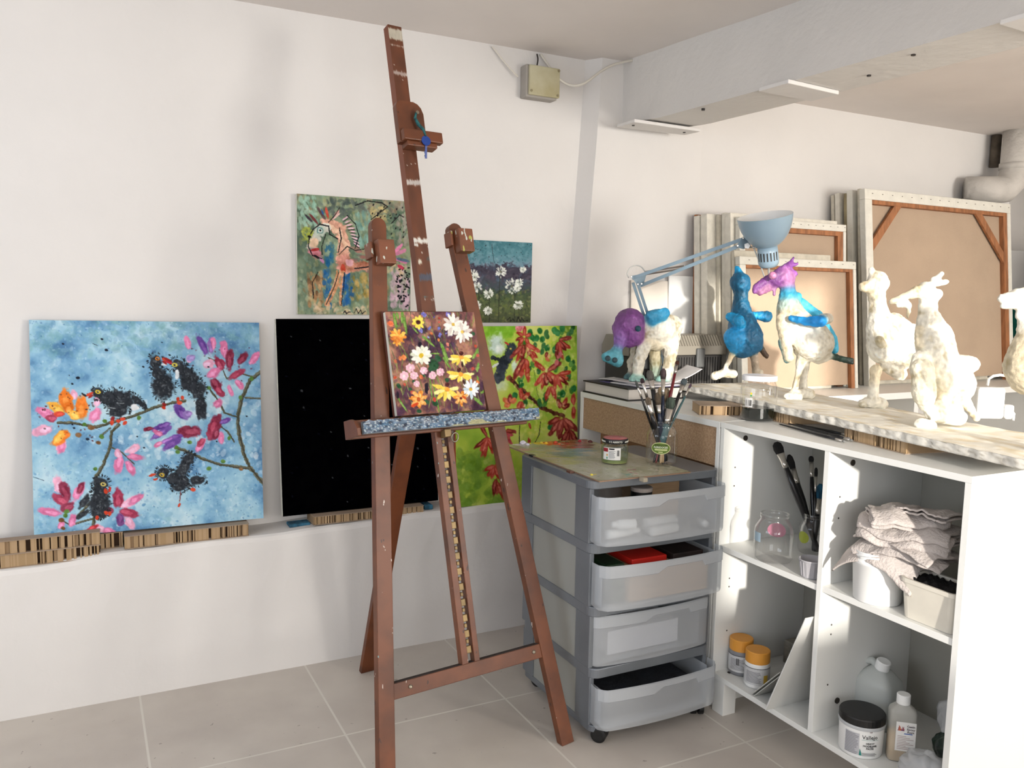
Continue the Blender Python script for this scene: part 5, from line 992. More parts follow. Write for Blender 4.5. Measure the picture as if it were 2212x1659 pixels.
for (tx, ty, yy, bl, bw, rw, bm__, lab) in ((1676, 955, 2.07, .040, .017, .010, tb_, 'large black mop brush leaning left in the shaded jar'), (1690, 985, 2.10, .03, .010, .006, tb_, 'silver-ferruled brush beside the black mop brush'), (1752, 985, 2.04, .02, .009, .007, tb_, 'black-handled brush standing upright in the shaded jar'), (1763, 1010, 2.0, .03, .006, .004, tb_, 'thin dark brush at the right of the shaded jar'), (1773, 1045, 1.98, .05, .013, .009, ts, 'brush with a teal-stained head in the shaded jar'), (1704, 982, 2.09, .05, .012, .010, tb_, 'thick dark flat brush in the middle of the shaded jar')):
    tp = W(tx, ty, 1, yy); tp.z = min(tp.z, .995); brush(tp, (x+(x-tp.x)*.12, y+(y-tp.y)*.12, z1+.008), bl, bw, .05, rw, bm__, hb, lab, group='dark brushes in the shaded jar')
x, y, r = at_cyl(1752, 1254, z1, 0, 28)
cup = thing('plastic_cup', 'ribbed grey plastic cup at the right front of the upper left compartment', 'cup', (x, y, z1)); g = G(); pr = [(r*.78, .001), (r*.8, .004), (r*.98, .052), (r*1.04, .054), (r*1.04, .057), (r*.96, .057), (r*.78, .008)]; g.lathe((x, y, z1), pr, 40, cap1=True); g.build('cup_body', mat('grey_cup', (176, 174, 178), .5), cup, smooth=True)
for i in range(20):
    t_ = 2*PI*i/20; G().tube([(x+r*.82*math.cos(t_), y+r*.82*math.sin(t_), z1+.006), (x+r*.97*math.cos(t_), y+r*.97*math.sin(t_), z1+.05)], .0012, 6).build('rib', MC['grey_cup'], cup)
# right: bucket with rags, food tub, dark tub
x, y, r = at_cyl(1893, 1312, z2, 0, 57); bk3 = thing('bucket', 'white plastic bucket overflowing with rags on the right-hand shelf', 'bucket', (x, y, z2)); bxc, byc, brr = x, y, r
G().lathe((x, y, z2), [(r*.86, 0), (r*.88, .003), (r*.97, .108), (r*1.02, .110), (r*1.02, .122), (r*.98, .124), (r*.98, .142), (r*1.0, .146), (r*.95, .146), (r*.93, .11), (r*.84, .006)], 40).build('bucket_body', wp, bk3, smooth=True)
q = [(x+r*1.04*math.cos(t_), y+r*1.04*math.sin(t_), z2+.116+.022*math.sin((t_-PI*.75)*1)) for t_ in [PI*.95+i*PI*.75/12 for i in range(13)]]; G().tube(q, .003, 6).build('handle', wp, bk3, smooth=True)
# crumpled rags: layered folded sheets
ragm = mat('grey_rag', (204, 194, 188), .95, var=.06, vscale=9, bump=.5, bscale=140)
def rag(cx, cy, cz, sx, sy, rot, amp, seed, label, th=.006, drop=0, n=44, tilt=0.0):
    rs = seed*7.13; g = G(); vs = []; ca, sa = math.cos(rot), math.sin(rot)
    for j in range(n+1):
        for i in range(n+1):
            u, v = i/n*2-1, j/n*2-1; e = 1+.10*noise.noise(Vector((u*2.5, v*2.5, rs+5))); px_, py_ = u*sx*e, v*sy*e
            f_ = noise.noise(Vector((u*1.3+rs, v*2.6, rs)))*1.5+.30*math.sin(v*6+5*noise.noise(Vector((u*1.2, v*1.5, rs)))+rs)+.35*noise.noise(Vector((u*3.5, v*7, rs)))
            rd_ = math.hypot(u, v); z_ = cz+amp*f_-drop*max(0, rd_-.55)**1.4+tilt*u; px_ *= 1-.28*max(0, rd_-.6)*(drop > 0)
            vs.append((cx+px_*ca-py_*sa, cy+px_*sa+py_*ca, z_))
    g.add(vs, [(j*(n+1)+i, j*(n+1)+i+1, (j+1)*(n+1)+i+1, (j+1)*(n+1)+i) for j in range(n) for i in range(n)])
    o = g.build('rag', ragm, label=label, cat='rag', group='rags piled on the white bucket', smooth=True); md = o.modifiers.new('s', 'SOLIDIFY'); md.thickness = th; md.offset = 0; return o
rx_, ry_ = bxc+.025, byc-.055; zr = z2+.156
rag(rx_-.02, ry_+.04, zr+.008, .085, .115, .1, .006, 1, 'lowest grey rag hanging over the left rim of the bucket', .005, drop=.13)
rag(rx_, ry_-.005, zr+.022, .095, .125, .25, .007, 2, 'grey rag with dense folds just above the lowest one', .005, drop=.06)
def folded(cx, cy, cz, wd_, ln_, rot, layers, gap, seed, label, sag=.0):
    """towel folded back and forth; its rounded folds show along the left side"""
    prof = []; s_ = 1
    for L_ in range(layers):
        z_ = L_*gap; w2 = wd_*(1-.10*((L_*37+seed*11) % 5)/4); a_ = -w2/2*s_; b_ = w2/2*s_
        for k in range(12): t = k/11; prof.append((a_+(b_-a_)*t, z_))
        if L_ < layers-1:
            for k in range(1, 5): q = PI*k/5; prof.append((b_+s_*gap*.5*math.sin(q), z_+gap*.5*(1-math.cos(q))))
        s_ = -s_
    n = 40; g = G(); vs = []; m_ = len(prof); c_, sn = math.cos(rot), math.sin(rot)
    for j in range(n+1):
        v = j/n-.5; e = 1-.25*(2*v)**4
        for (px_, pz_) in prof:
            x_ = px_*e+.010*noise.noise(Vector((v*4, pz_*60, seed))); y_ = v*ln_+.014*noise.noise(Vector((px_*14, pz_*90, seed+3)))*(abs(v) > .3)
            z_ = cz+pz_*(1+.5*noise.noise(Vector((v*3, px_*9, seed+8))))+.012*noise.noise(Vector((v*3.2, px_*10, seed)))+.006*noise.noise(Vector((v*9, px_*22, seed)))-sag*max(0, -px_/wd_*2-.3)**1.5
            vs.append((cx+x_*c_-y_*sn, cy+x_*sn+y_*c_, z_))
    g.add(vs, [(j*m_+i, j*m_+i+1, (j+1)*m_+i+1, (j+1)*m_+i) for j in range(n) for i in range(m_-1)])
    o = g.build('rag', ragm, label=label, cat='rag', group='rags piled on the white bucket', smooth=True); md = o.modifiers.new('s', 'SOLIDIFY'); md.thickness = .0045; md.offset = 0; return o
rag(rx_+.005, ry_-.01, zr+.034, .095, .130, -.1, .008, 3, 'grey rag with loose pleats in the middle of the pile', .005, drop=.03)
folded(rx_+.0, ry_-.01, zr+.045, .15, .24, .35, 4, .011, 4, 'grey towel folded in several layers in the middle of the pile', sag=.05)
folded(rx_+.005, ry_-.0, zr+.088, .13, .20, .9, 3, .012, 5, 'grey towel with rounded folds lying across the top of the pile', sag=.03)
folded(rx_+.02, ry_-.045, zr+.112, .09, .15, .2, 2, .011, 6, 'small grey towel at the very top right of the pile')
tt = thing('food_tub', 'white rectangular ice-cream tub with dark contents beside the bucket', 'tub', (2.02, 1.38, z2))
def tubshape(x0, x1, y0, y1, z, h, m, parent, name='tub_body', flare=.008):
    o = rr2(x0+flare, x1-flare, y0+flare, y1-flare, .02); o2 = rr2(x0, x1, y0, y1, .022); i2 = rr2(x0+.004, x1-.004, y0+.004, y1-.004, .02); i0 = rr2(x0+flare+.004, x1-flare-.004, y0+flare+.004, y1-flare-.004, .018); n = len(o); g = G(); o3 = rr2(x0-.004, x1+.004, y0-.004, y1+.004, .024)
    L5 = [(o, z), (o2, z+h-.012), (o3, z+h-.012), (o3, z+h), (i2, z+h), (i0, z+.004)]; vs = [(p[0], p[1], zz) for (pp_, zz) in L5 for p in pp_]
    fs = [(k*n+i, k*n+(i+1) % n, (k+1)*n+(i+1) % n, (k+1)*n+i) for k in range(len(L5)-1) for i in range(n)]+[tuple(range(n)), tuple((len(L5)-1)*n+i for i in range(n))]; g.add(vs, fs); return g.build(name, m, parent, smooth=False, bevel=.001)
tubshape(XF+.012, XF+.125, 1.295, 1.462, z2, .110, mat('ice_cream_tub', (226, 220, 206), .5, var=.03, vscale=14), tt)
g = G(); n = 16
vs = [(XF+.02+.097*i/n, 1.302+.152*j/n, z2+.103+.016*noise.noise(Vector((i*.8, j*.8, 2)))) for j in range(n+1) for i in range(n+1)]; g.add(vs, [(j*(n+1)+i, j*(n+1)+i+1, (j+1)*(n+1)+i+1, (j+1)*(n+1)+i) for j in range(n) for i in range(n)])
g.build('dark_contents', mat('black_rags', (14, 12, 14), .9, bump=1), tt, smooth=True)
q = W(2072, 1190, 0, XF+.2); dd = thing('storage_pot', 'dark pot with white screw lid behind the rags, cut off by the bookcase side', 'pot', (2.15, 1.345, z2))
G().lathe((2.15, 1.345, z2), [(.045, 0), (.048, .01), (.048, .15)], 28).build('pot_body', mat('grey_glass_pot', (90, 94, 92), .3), dd, smooth=True); G().lathe((2.15, 1.345, z2+.15), [(.05, 0), (.05, .05), (.046, .053)], 28).build('lid', wp, dd); G().lathe((2.15, 1.345, z2+.115), [(.0485, 0), (.0485, .034)], 28).build('label', blackp, dd)
# lower left: two bottles with orange lids, leaning panels
orange = mat('orange_lid', (226, 156, 62), .45)
def otub(bpx, bpy_, half, h, lab, body, seed):
    x, y, r = at_cyl(bpx, bpy_, z0, 0, half); t = thing('medium_bottle', lab, 'bottle', (x, y, z0), 'bottles with orange lids')
    G().lathe((x, y, z0), [(r*.93, 0), (r, .006), (r, h*.60), (r*.96, h*.66), (r*.93, h*.70)], 36).build('bottle_body', body, t, smooth=True)
    G().lathe((x, y, z0+h*.68), [(r*.94, 0), (r*.97, .002), (r*.97, h*.31), (r*.93, h*.33), (0.001, h*.325)], 36).build('lid', orange, t, bevel=.001)
    a = ang_cam(x, y); patch(x, y, r, a-1.5, a+1.5, z0+.014, z0+h*.57).build('label', mat('pale_label', (206, 206, 206), .6), t); fine(x, y, r, a-.9, a+.35, z0+.022, z0+h*.50, 10, t)
    patch(x, y, r, a-1.5, a+1.5, z0+h*.57, z0+h*.585, dr=.001).build('label_edge', black_i, t); patch(x, y, r, a+.55, a+.95, z0+.014, z0+h*.4, dr=.001).build('label_print', mat('ochre_print', (206, 170, 60), .6), t); return x, y, r, t
x, y, r, t = otub(1598, 1462, 26, .125, 'bottle with grey body and orange lid, back left of the lower compartment', mat('grey_bottle', (130, 130, 134), .4), 1); barcode(x, y, r, ang_cam(x, y)-.35, ang_cam(x, y)+.1, z0+.04, z0+.064, t)
otub(1633, 1490, 27, .124, 'white bottle with orange lid, front left of the lower compartment', wp, 2)
def panel(p0, p1, q0, q1, th, lab, m, name='board'):
    """thin board through four corner points (bottom front, bottom back, top front, top back)"""
    p0, p1, q0, q1 = map(Vector, (p0, p1, q0, q1)); n = (p1-p0).cross(q0-p0).normalized(); g = G(); vs = [p0, p1, q1, q0]; vs = vs+[v+n*th for v in vs]
    g.add(vs, [(0, 1, 2, 3), (4, 7, 6, 5), (0, 4, 5, 1), (1, 5, 6, 2), (2, 6, 7, 3), (3, 7, 4, 0)]); return g.build(name, m, label=lab, cat='board', group='small white boards leaning in the lower left compartment', bevel=.0004)
bw_ = mat('canvas_board', (226, 226, 222), .7); bg_ = mat('grey_board', (190, 190, 184), .7)
_p, _q = W(1652, 1541, 0, 1.905), W(1726, 1329, 0, 1.905); _s = W(1628, 1503, 2, z0).y; _t = _p.y+(1.741-_p.y)*(.268-z0)/(_q.z-z0)
panel((1.905, _p.y, z0+.0006), (2.17, _p.y-.006, z0+.0006), (1.905, 1.741, _q.z), (2.17, 1.737, _q.z), .0035, 'tallest white board leaning to the divider, sticking out of the shelf', bw_)
panel((1.918, _p.y+.011, z0+.0006), (2.16, _p.y+.005, z0+.0006), (1.918, 1.752, _q.z-.008), (2.16, 1.748, _q.z-.008), .0025, 'thin white board directly behind the tallest one', bw_)
panel((1.938, _s+.0, z0+.0006), (2.15, _s-.004, z0+.0006), (1.938, _t+.018, .268), (2.15, _t+.014, .268), .003, 'short grey board leaning just right of the white orange-lidded bottle', bg_)
panel((1.938, _s+.012, z0+.0006), (2.15, _s+.008, z0+.0006), (1.938, _t+.030, .268), (2.15, _t+.026, .268), .003, 'lowest short grey board, nearest the orange-lidded bottles', bg_)
G().box((2.22, 1.80, z0), (2.34, 2.12, z0+.085)).build('old_box', mat('worn_box', (150, 144, 132), .8, var=.5, vscale=14), label='worn grey box at the back of the lower left compartment', cat='box', bevel=.004)
# lower right: paste tub, resin bottle, jug, plastic bags
x, y, r = at_cyl(1856, 1640, z0, 0, 47); pt_ = thing('paste_tub', 'white tub of modelling paste with wide black lid, front of the lower right compartment', 'tub', (x, y, z0)); h = .100
G().lathe((x, y, z0), [(r*.93, 0), (r*.96, .004), (r*1.0, h*.9), (r*1.0, h)], 40).build('tub_body', wp, pt_, smooth=True); G().lathe((x, y, z0+h*.86), [(r*1.03, 0), (r*1.05, .006), (r*1.02, .009)], 40, cap0=False, cap1=False).build('seal_ring', mat('pale_grey', (186, 188, 190), .4), pt_, smooth=True)
G().lathe((x, y, z0+h*.95), [(r*1.0, 0), (r*1.03, .002), (r*1.03, .020), (r*.99, .024), (.001, .0235)], 40).build('lid', blackp, pt_, bevel=.001)
a = ang_cam(x, y); text('Vallejo', .0165, 'lettering', black_i, pt_, None, None, None, wrap=(x, y, r*.985, a+.42, z0+.062)); 
for i, s_ in enumerate(('HEAVY', 'MODELING', 'PASTE')): text(s_, .0078, 'lettering', black_i, pt_, None, None, None, wrap=(x, y, r*.98, a+.44, z0+.046-i*.0075))
patch(x, y, r*.985, a-.72, a-.05, z0+.012, z0+.076).build('label', mat('grey_panel', (190, 190, 194), .6), pt_); fine(x, y, r*.99, a-.70, a-.08, z0+.014, z0+.075, 14, pt_, mat('mid_grey_ink', (130, 130, 134), .7))
fine(x, y, r*.985, a+.1, a+.8, z0+.012, z0+.022, 3, pt_); patch(x, y, r*.98, a+.38, a+.50, z0+.082, z0+.087, dr=.001).build('label_print', mat('brown_mark', (90, 60, 56), .6), pt_)
g = G(); g.add([(x+(r*.985+.001)*math.cos(a+q_), y+(r*.985+.001)*math.sin(a+q_), z0+zz) for q_, zz in ((-.03, .012), (.09, .012), (.0, .032))], [(0, 1, 2)]); g.build('label_print', mat('teal_print', (24, 130, 120), .6), pt_); patch(x, y, r*.98, a+.05, a+.85, z0+.0585, z0+.0592, dr=.001).build('label_print', MC['teal_print'], pt_)
# resin bottle
q = W(1940, 1650, 2, z0); x, y = q.x+.03, q.y+.02; rbm = milky('milky_plastic', (222, 220, 212), .42); rb = thing('resin_bottle', 'tall squared plastic bottle with white cap and printed label, half full of amber resin', 'bottle', (x, y, z0))
ro = -.72; 
def sqb(g, cx, cy, lv, rot):
    vs = []; n = 32
    for (w_, d_, z) in lv:
        for k in range(n):
            t_ = 2*PI*k/n; c_, s_ = math.cos(t_), math.sin(t_); e = .45; ux = math.copysign(abs(c_)**e, c_)*w_; uy = math.copysign(abs(s_)**e, s_)*d_; vs.append((cx+ux*math.cos(rot)-uy*math.sin(rot), cy+ux*math.sin(rot)+uy*math.cos(rot), z))
    m_ = len(lv); g.add(vs, [(i*n+k, i*n+(k+1) % n, (i+1)*n+(k+1) % n, (i+1)*n+k) for i in range(m_-1) for k in range(n)]+[tuple(range(n)), tuple((m_-1)*n+k for k in range(n))]); return g
sqb(G(), x, y, [(.034, .024, z0), (.036, .026, z0+.004), (.036, .026, z0+.142), (.034, .024, z0+.150), (.016, .014, z0+.166), (.015, .013, z0+.169)], ro).build('bottle_body', rbm, rb, smooth=True)
sqb(G(), x, y, [(.034, .024, z0+.002), (.0355, .0255, z0+.004), (.0355, .0255, z0+.084)], ro).build('amber_resin', mat('amber_resin', (198, 158, 92), .3), rb, smooth=True)
G().lathe((x, y, z0+.166), [(.018, 0), (.0185, .002), (.0185, .026), (.017, .028), (.001, .0275)], 28).build('cap', wp, rb, bevel=.0006)
# label faces the camera side (-X,-Y)
ux_, uy_ = Vector((math.cos(ro), math.sin(ro), 0)), Vector((-math.sin(ro), math.cos(ro), 0)); fo = Vector((x, y, 0))-uy_*.0275
G().ob(fo, ux_, Z_, -uy_, (-.020, .033), (z0+.036, z0+.122), (0, .0004)).build('label', MC['label_white'], rb)
for i, s_ in enumerate(('Castin', 'Epoxy', 'Resin')): text(s_, .0085, 'lettering', mat('plum_ink', (60, 40, 60), .6), rb, fo-uy_*.0008+ux_*.019+Z_*(z0+.108-i*.0085), ux_, Z_)
g = G()
for i in range(9): g.ob(fo-uy_*.0005, ux_, Z_, -uy_, (-.015, .028-.01*(i % 3)), (z0+.042+i*.0047, z0+.0435+i*.0047), (0, .0002))
g.build('fine_print', mat('pinkish_ink', (176, 150, 146), .6), rb); G().ob(fo-uy_*.0005, ux_, Z_, -uy_, (.002, .024), (z0+.087, z0+.0895), (0, .0002)).build('label_print', mat('blue_print', (40, 90, 170), .6), rb)
g = G()
for i in range(12): g.ob(fo-uy_*.0005, ux_, Z_, -uy_, (-.016+i*.0015, -.0145+i*.0015), (z0+.096, z0+.098+R.random()*.014), (0, .0002))
g.build('label_print', mat('splash_print', (90, 60, 110), .6, col2=(210, 110, 60), vscale=90), rb)
# jug with moulded handle
q = W(1850, 1560, 2, z0); jx, jy = q.x+.06, q.y-.02; jt = thing('plastic_jug', 'translucent plastic jug with handle and white cap behind the paste tub', 'jug', (jx, jy, z0)); jm = milky('jug_plastic', (214, 218, 214), .66)
sqb(G(), jx, jy, [(.05, .062, z0), (.053, .065, z0+.006), (.053, .065, z0+.125), (.05, .062, z0+.14), (.03, .034, z0+.168), (.018, .018, z0+.180)], .2).build('jug_body', jm, jt, smooth=True); dj = Vector((math.sin(.2)*-1, math.cos(.2), 0))
G().tube([Vector((jx, jy, z0+.128))+dj*.052, Vector((jx, jy, z0+.155))+dj*.060, Vector((jx, jy, z0+.182))+dj*.048, Vector((jx, jy, z0+.190))+dj*.022, Vector((jx, jy, z0+.180))+dj*.005], [.014, .013, .012, .012, .012], 12).build('handle', jm, jt, smooth=True)
G().lathe((jx, jy-.01, z0+.176), [(.021, 0), (.0215, .002), (.0215, .026), (.019, .029), (.001, .028)], 28, ax=(0, -.25, 1)).build('cap', wp, jt, bevel=.0006)
# bags
def blob(name, c, s, seed, m, lab, cat, amp=.35, n=40, group=None):
    g = G(); vs = []
    for j in range(n//2+1):
        for i in range(n):
            th_, ph = 2*PI*i/n, PI*j/(n//2); d_ = Vector((math.sin(ph)*math.cos(th_), math.sin(ph)*math.sin(th_), math.cos(ph))); k = 1+amp*(abs(noise.noise(d_*1.9+Vector((seed, 0, 0))))-.2)+amp*.4*abs(noise.noise(d_*5+Vector((0, seed, 0))))
            p = Vector((c[0]+d_.x*s[0]*k, c[1]+d_.y*s[1]*k, c[2]+d_.z*s[2]*k)); p.z = max(p.z, z0+.0005); p.x = min(p.x, XB-.004); p.y = max(p.y, Yn+TH+.002); vs.append(p)
    g.add(vs, [(j*n+i, j*n+(i+1) % n, (j+1)*n+(i+1) % n, (j+1)*n+i) for j in range(n//2) for i in range(n)]); return g.build(name, m, smooth=True, label=lab, cat=cat, group=group)
film = milky('plastic_film', (226, 228, 230), .42)
blob('plastic_bag', (1.995, 1.372, z0+.046), (.050, .066, .046), 3.1, film, 'crumpled clear plastic bag at the very front of the lower right compartment', 'bag', .5)
blob('plastic_bag', (2.16, 1.37, z0+.145), (.07, .075, .075), 8.4, film, 'clear plastic bag bulging at the back right of the lower right compartment', 'bag', .4)
x, y = 2.09, 1.345; gb = thing('green_bottle', 'dark green bottle lying between the two plastic bags', 'bottle', (x, y, z0+.10)); 
blob('dark_pack', (2.10, 1.365, z0+.085), (.05, .062, .045), 5.0, mat('dark_green_plastic', (12, 44, 32), .25, var=.5, vscale=10), 'dark green pack showing between the two plastic bags', 'pack', .2); bpy.data.objects.remove(gb)
blob('foil_pouch', (1.985, 1.335, z0+.03), (.03, .032, .03), 6.0, mat('foil', (170, 170, 172), .25, .9), 'small crumpled foil pouch inside the front plastic bag', 'pouch', .6)
# ================================================================ plaster-covered sculpture board on cardboard blocks
PB0, PB1 = Vector((2.215, 2.78, 0)), Vector((1.945, 1.10, 0)); pax = (PB1-PB0).normalized(); pay = Vector((-pax.y, pax.x, 0))
if pay.x < 0: pay = -pay
PL = (PB1-PB0).length; PW = .36; ZB = 1.0605
plm = vcmat('plaster_board_vc', .85, bump=.3, bscale=70)
def plank_mesh():
    g = G(); nx, ny = 190, 46; vs = []; cs = []
    for j in range(ny+1):
        for i in range(nx+1):
            u, v = i/nx*PL, j/ny*PW; n = noise.noise(Vector((u*9, v*22, 1)))*.5+noise.noise(Vector((u*26, v*60, 4)))*.35; ed = .006*noise.noise(Vector((u*30, j, 3))) if j in (0, ny) else 0
            le = max(0, .06-u)/.06*.6; z = ZB+.024+n*.006*(1-.5*le)-.006*le
            p = PB0+pax*u+pay*(v+ed); vs.append((p.x, p.y, z)); q = min(1, max(0, noise.noise(Vector((u*14, v*30, 9)))*1.6+.25*noise.noise(Vector((u*60, v*90, 2))))); cs.append(rgb((246-16*q, 242-26*q, 230-44*q)))
    g.add(vs, [(j*(nx+1)+i, j*(nx+1)+i+1, (j+1)*(nx+1)+i+1, (j+1)*(nx+1)+i) for j in range(ny) for i in range(nx)], cs)
    top = vs; vs2 = []; cs2 = []; nz = 5
    edge = [(i, 0) for i in range(nx+1)]+[(nx, j) for j in range(1, ny+1)]+[(i, ny) for i in range(nx-1, -1, -1)]+[(0, j) for j in range(ny-1, 0, -1)]
    m_ = len(edge)
    for k in range(nz+1):
        for e_, (i, j) in enumerate(edge):
            p = Vector(top[j*(nx+1)+i]); t_ = k/nz; z = p.z*(1-t_)+ZB*t_; out = Vector((0, 0, 0)); n = noise.noise(Vector((p.x*40, p.y*40, t_*4)))*.004*(1 if 0 < k < nz else 0)
            out = (pay*(-1 if j == 0 else 1 if j == ny else 0)+pax*(-1 if i == 0 else 1 if i == nx else 0))*(n+.002)
            vs2.append((p.x+out.x, p.y+out.y, z)); cs2.append(rgb([c0_-k_*max(0, noise.noise(Vector((p.x*70, p.y*70, t_*5))))*1.3 for c0_, k_ in ((230, 60), (226, 64), (216, 70))]))
    g.add(vs2, [(k*m_+e_, k*m_+(e_+1) % m_, (k+1)*m_+(e_+1) % m_, (k+1)*m_+e_) for k in range(nz) for e_ in range(m_)]+[tuple(nz*m_+e_ for e_ in range(m_))], cs2)
    return g.build('sculpture_board', plm, smooth=True, label='long rough plaster-covered board on cardboard blocks, carrying the bird sculptures', cat='board')
plank_mesh(); ZP = ZB+.026
def block_on(u, w, h, lab, seed, v=.012, d=.26, zb=ZT+.0004):
    p = PB0+pax*u+pay*v; return cardboard((p.x, p.y, zb), pax, w, d, h, lab, seed)
_a, _b = W(1511, 897, 2, ZT), W(1600, 899, 2, ZT); cardboard((_a.x, _a.y, ZT+.0004), _b-_a, (_b-_a).length*1.5, .13, .0355, 'cardboard block sticking out from under the left end of the sculpture board', 9)
block_on(.40, .34, .0355, 'cardboard block under the sculpture board behind the water jar', 10); block_on(1.0, .26, .0355, 'cardboard block under the sculpture board above the right compartments', 12)
# ================================================================ sculptures (papier-mache figures)
def hull(bm, a, ra, b_, rb):
    for c, r in ((a, ra), (b_, rb)): bmesh.ops.create_icosphere(bm, subdivisions=3, radius=r, matrix=Matrix.Translation(c))
    bmesh.ops.delete(bm, geom=list(bm.edges), context='EDGES_FACES')
    bmesh.ops.convex_hull(bm, input=list(bm.verts)); bmesh.ops.delete(bm, geom=[v for v in bm.verts if not v.link_faces], context='VERTS')
scm = vcmat('painted_papier_mache', .5, bump=.9, bscale=75)
def sculpt(name, label, cat, dp, caps, seed, vox=.0038, rough=.0036, base=None, blend=.010, parts=()):
    """caps: (x0,y0,off0,r0, x1,y1,off1,r1, colour) in photo pixels; off = metres nearer(-)/farther(+) than dp; radii in px"""
    tmp = None; CP = []; objs = bmesh.new()
    for (xa, ya, oa, ra, xb, yb, ob_, rb, col) in caps:
        A, B_ = D(xa, ya, dp+oa), D(xb, yb, dp+ob_); ra_, rb_ = ra*(dp+oa)/FPX, rb*(dp+ob_)/FPX
        bm = bmesh.new(); hull(bm, A, ra_, B_, rb_); me = bpy.data.meshes.new('x'); bm.to_mesh(me); bm.free(); objs.from_mesh(me); bpy.data.meshes.remove(me); CP.append((A, B_, ra_, rb_, col))
    me = bpy.data.meshes.new('tmp'); objs.to_mesh(me); objs.free(); o = bpy.data.objects.new('tmp', me); C.objects.link(o)
    md = o.modifiers.new('r', 'REMESH'); md.mode = 'VOXEL'; md.voxel_size = vox; md2 = o.modifiers.new('s', 'SMOOTH'); md2.iterations = 8; md2.factor = .6
    dg = bpy.context.evaluated_depsgraph_get(); m2 = bpy.data.meshes.new_from_object(o.evaluated_get(dg)); bpy.data.objects.remove(o)
    n = len(m2.vertices); co_ = np.empty(n*3, np.float32); m2.vertices.foreach_get('co', co_); co_ = co_.reshape(-1, 3).astype(float); no = np.empty(n*3, np.float32); m2.vertices.foreach_get('normal', no); no = no.reshape(-1, 3)
    wsum = np.zeros(n); csum = np.zeros((n, 3)); ds = []
    for (A, B_, ra_, rb_, col) in CP:
        a, b_ = np.array(A), np.array(B_); ab = b_-a; t = np.clip(((co_-a)@ab)/max(ab@ab, 1e-9), 0, 1); ds.append(np.linalg.norm(co_-(a+t[:, None]*ab), axis=1)-(ra_+(rb_-ra_)*t))
    ds = np.array(ds); mn = ds.min(0)
    for i, cp in enumerate(CP):
        w_ = np.exp(-(ds[i]-mn)/blend*3); wsum += w_; csum += w_[:, None]*np.array(cp[4], float)
    col = csum/wsum[:, None]; s3 = seed*3.7; cs = np.zeros((n, 4)); cs[:, 3] = 1
    for i in range(n):
        p = Vector(co_[i]); k = noise.noise(p*14+Vector((s3, 0, 0))); k2 = noise.noise(p*45+Vector((0, s3, 0))); k3 = noise.noise(p*110); wr = 1-2*abs(noise.noise(Vector((p.x*60, p.y*60, p.z*34))+Vector((s3, 2, 0)))); h = rough*(k*.5+k2*.35+k3*.35+wr*.55); k2 = k2*.5+wr*.35-.1; co_[i] += no[i]*h
        f = 1+.16*k2+.12*k+.10*k3; c = col[i]*f
        if c.min() > 150: w2_ = min(1, max(0, (-(k2+k*.7+k3*.3)-.10)/.45)); c = c*(1-w2_*np.array((.06, .10, .20)))
        elif k2 > .42 and c.min() < 150: c = c+22
        c = np.clip(c, 0, 255)/255; cs[i, :3] = np.where(c <= .04045, c/12.92, ((c+.055)/1.055)**2.4)
    if base is not None: co_[:, 2] = np.maximum(co_[:, 2], base)
    org = Vector((co_[:, 0].mean(), co_[:, 1].mean(), co_[:, 2].min())); m2.vertices.foreach_set('co', (co_-np.array(org)).astype(np.float32).ravel()); m2.update()
    at = m2.color_attributes.new('Col', 'FLOAT_COLOR', 'POINT'); at.data.foreach_set('color', cs.astype(np.float32).ravel()); m2.materials.clear(); m2.materials.append(scm); m2.polygons.foreach_set('use_smooth', [True]*len(m2.polygons))
    t = thing(name, label, cat, org); bo = bpy.data.objects.new('body', m2); C.objects.link(bo); bo.parent = t
    for (nm, px, py, off, r, c, fl) in parts:
        g = G(); p = D(px, py, dp+off); v = (CAMP-p).normalized(); rr_ = r*(dp+off)/FPX; g.lathe(p, [(rr_*math.cos(q), rr_*fl*math.sin(q)) for q in [PI/2*i/6-.01 for i in range(7)]], 20, ax=v); g.build(nm, mat('part%02x%02x%02x' % c, c, .4, var=.2, vscale=60, bump=.5), t, smooth=True)
    return t
cr_, wh_, pur, blu, teal_, bl2 = (222, 208, 178), (236, 230, 214), (128, 74, 140), (20, 120, 176), (88, 160, 176), (64, 176, 214)
ZBK = ZT+.0405
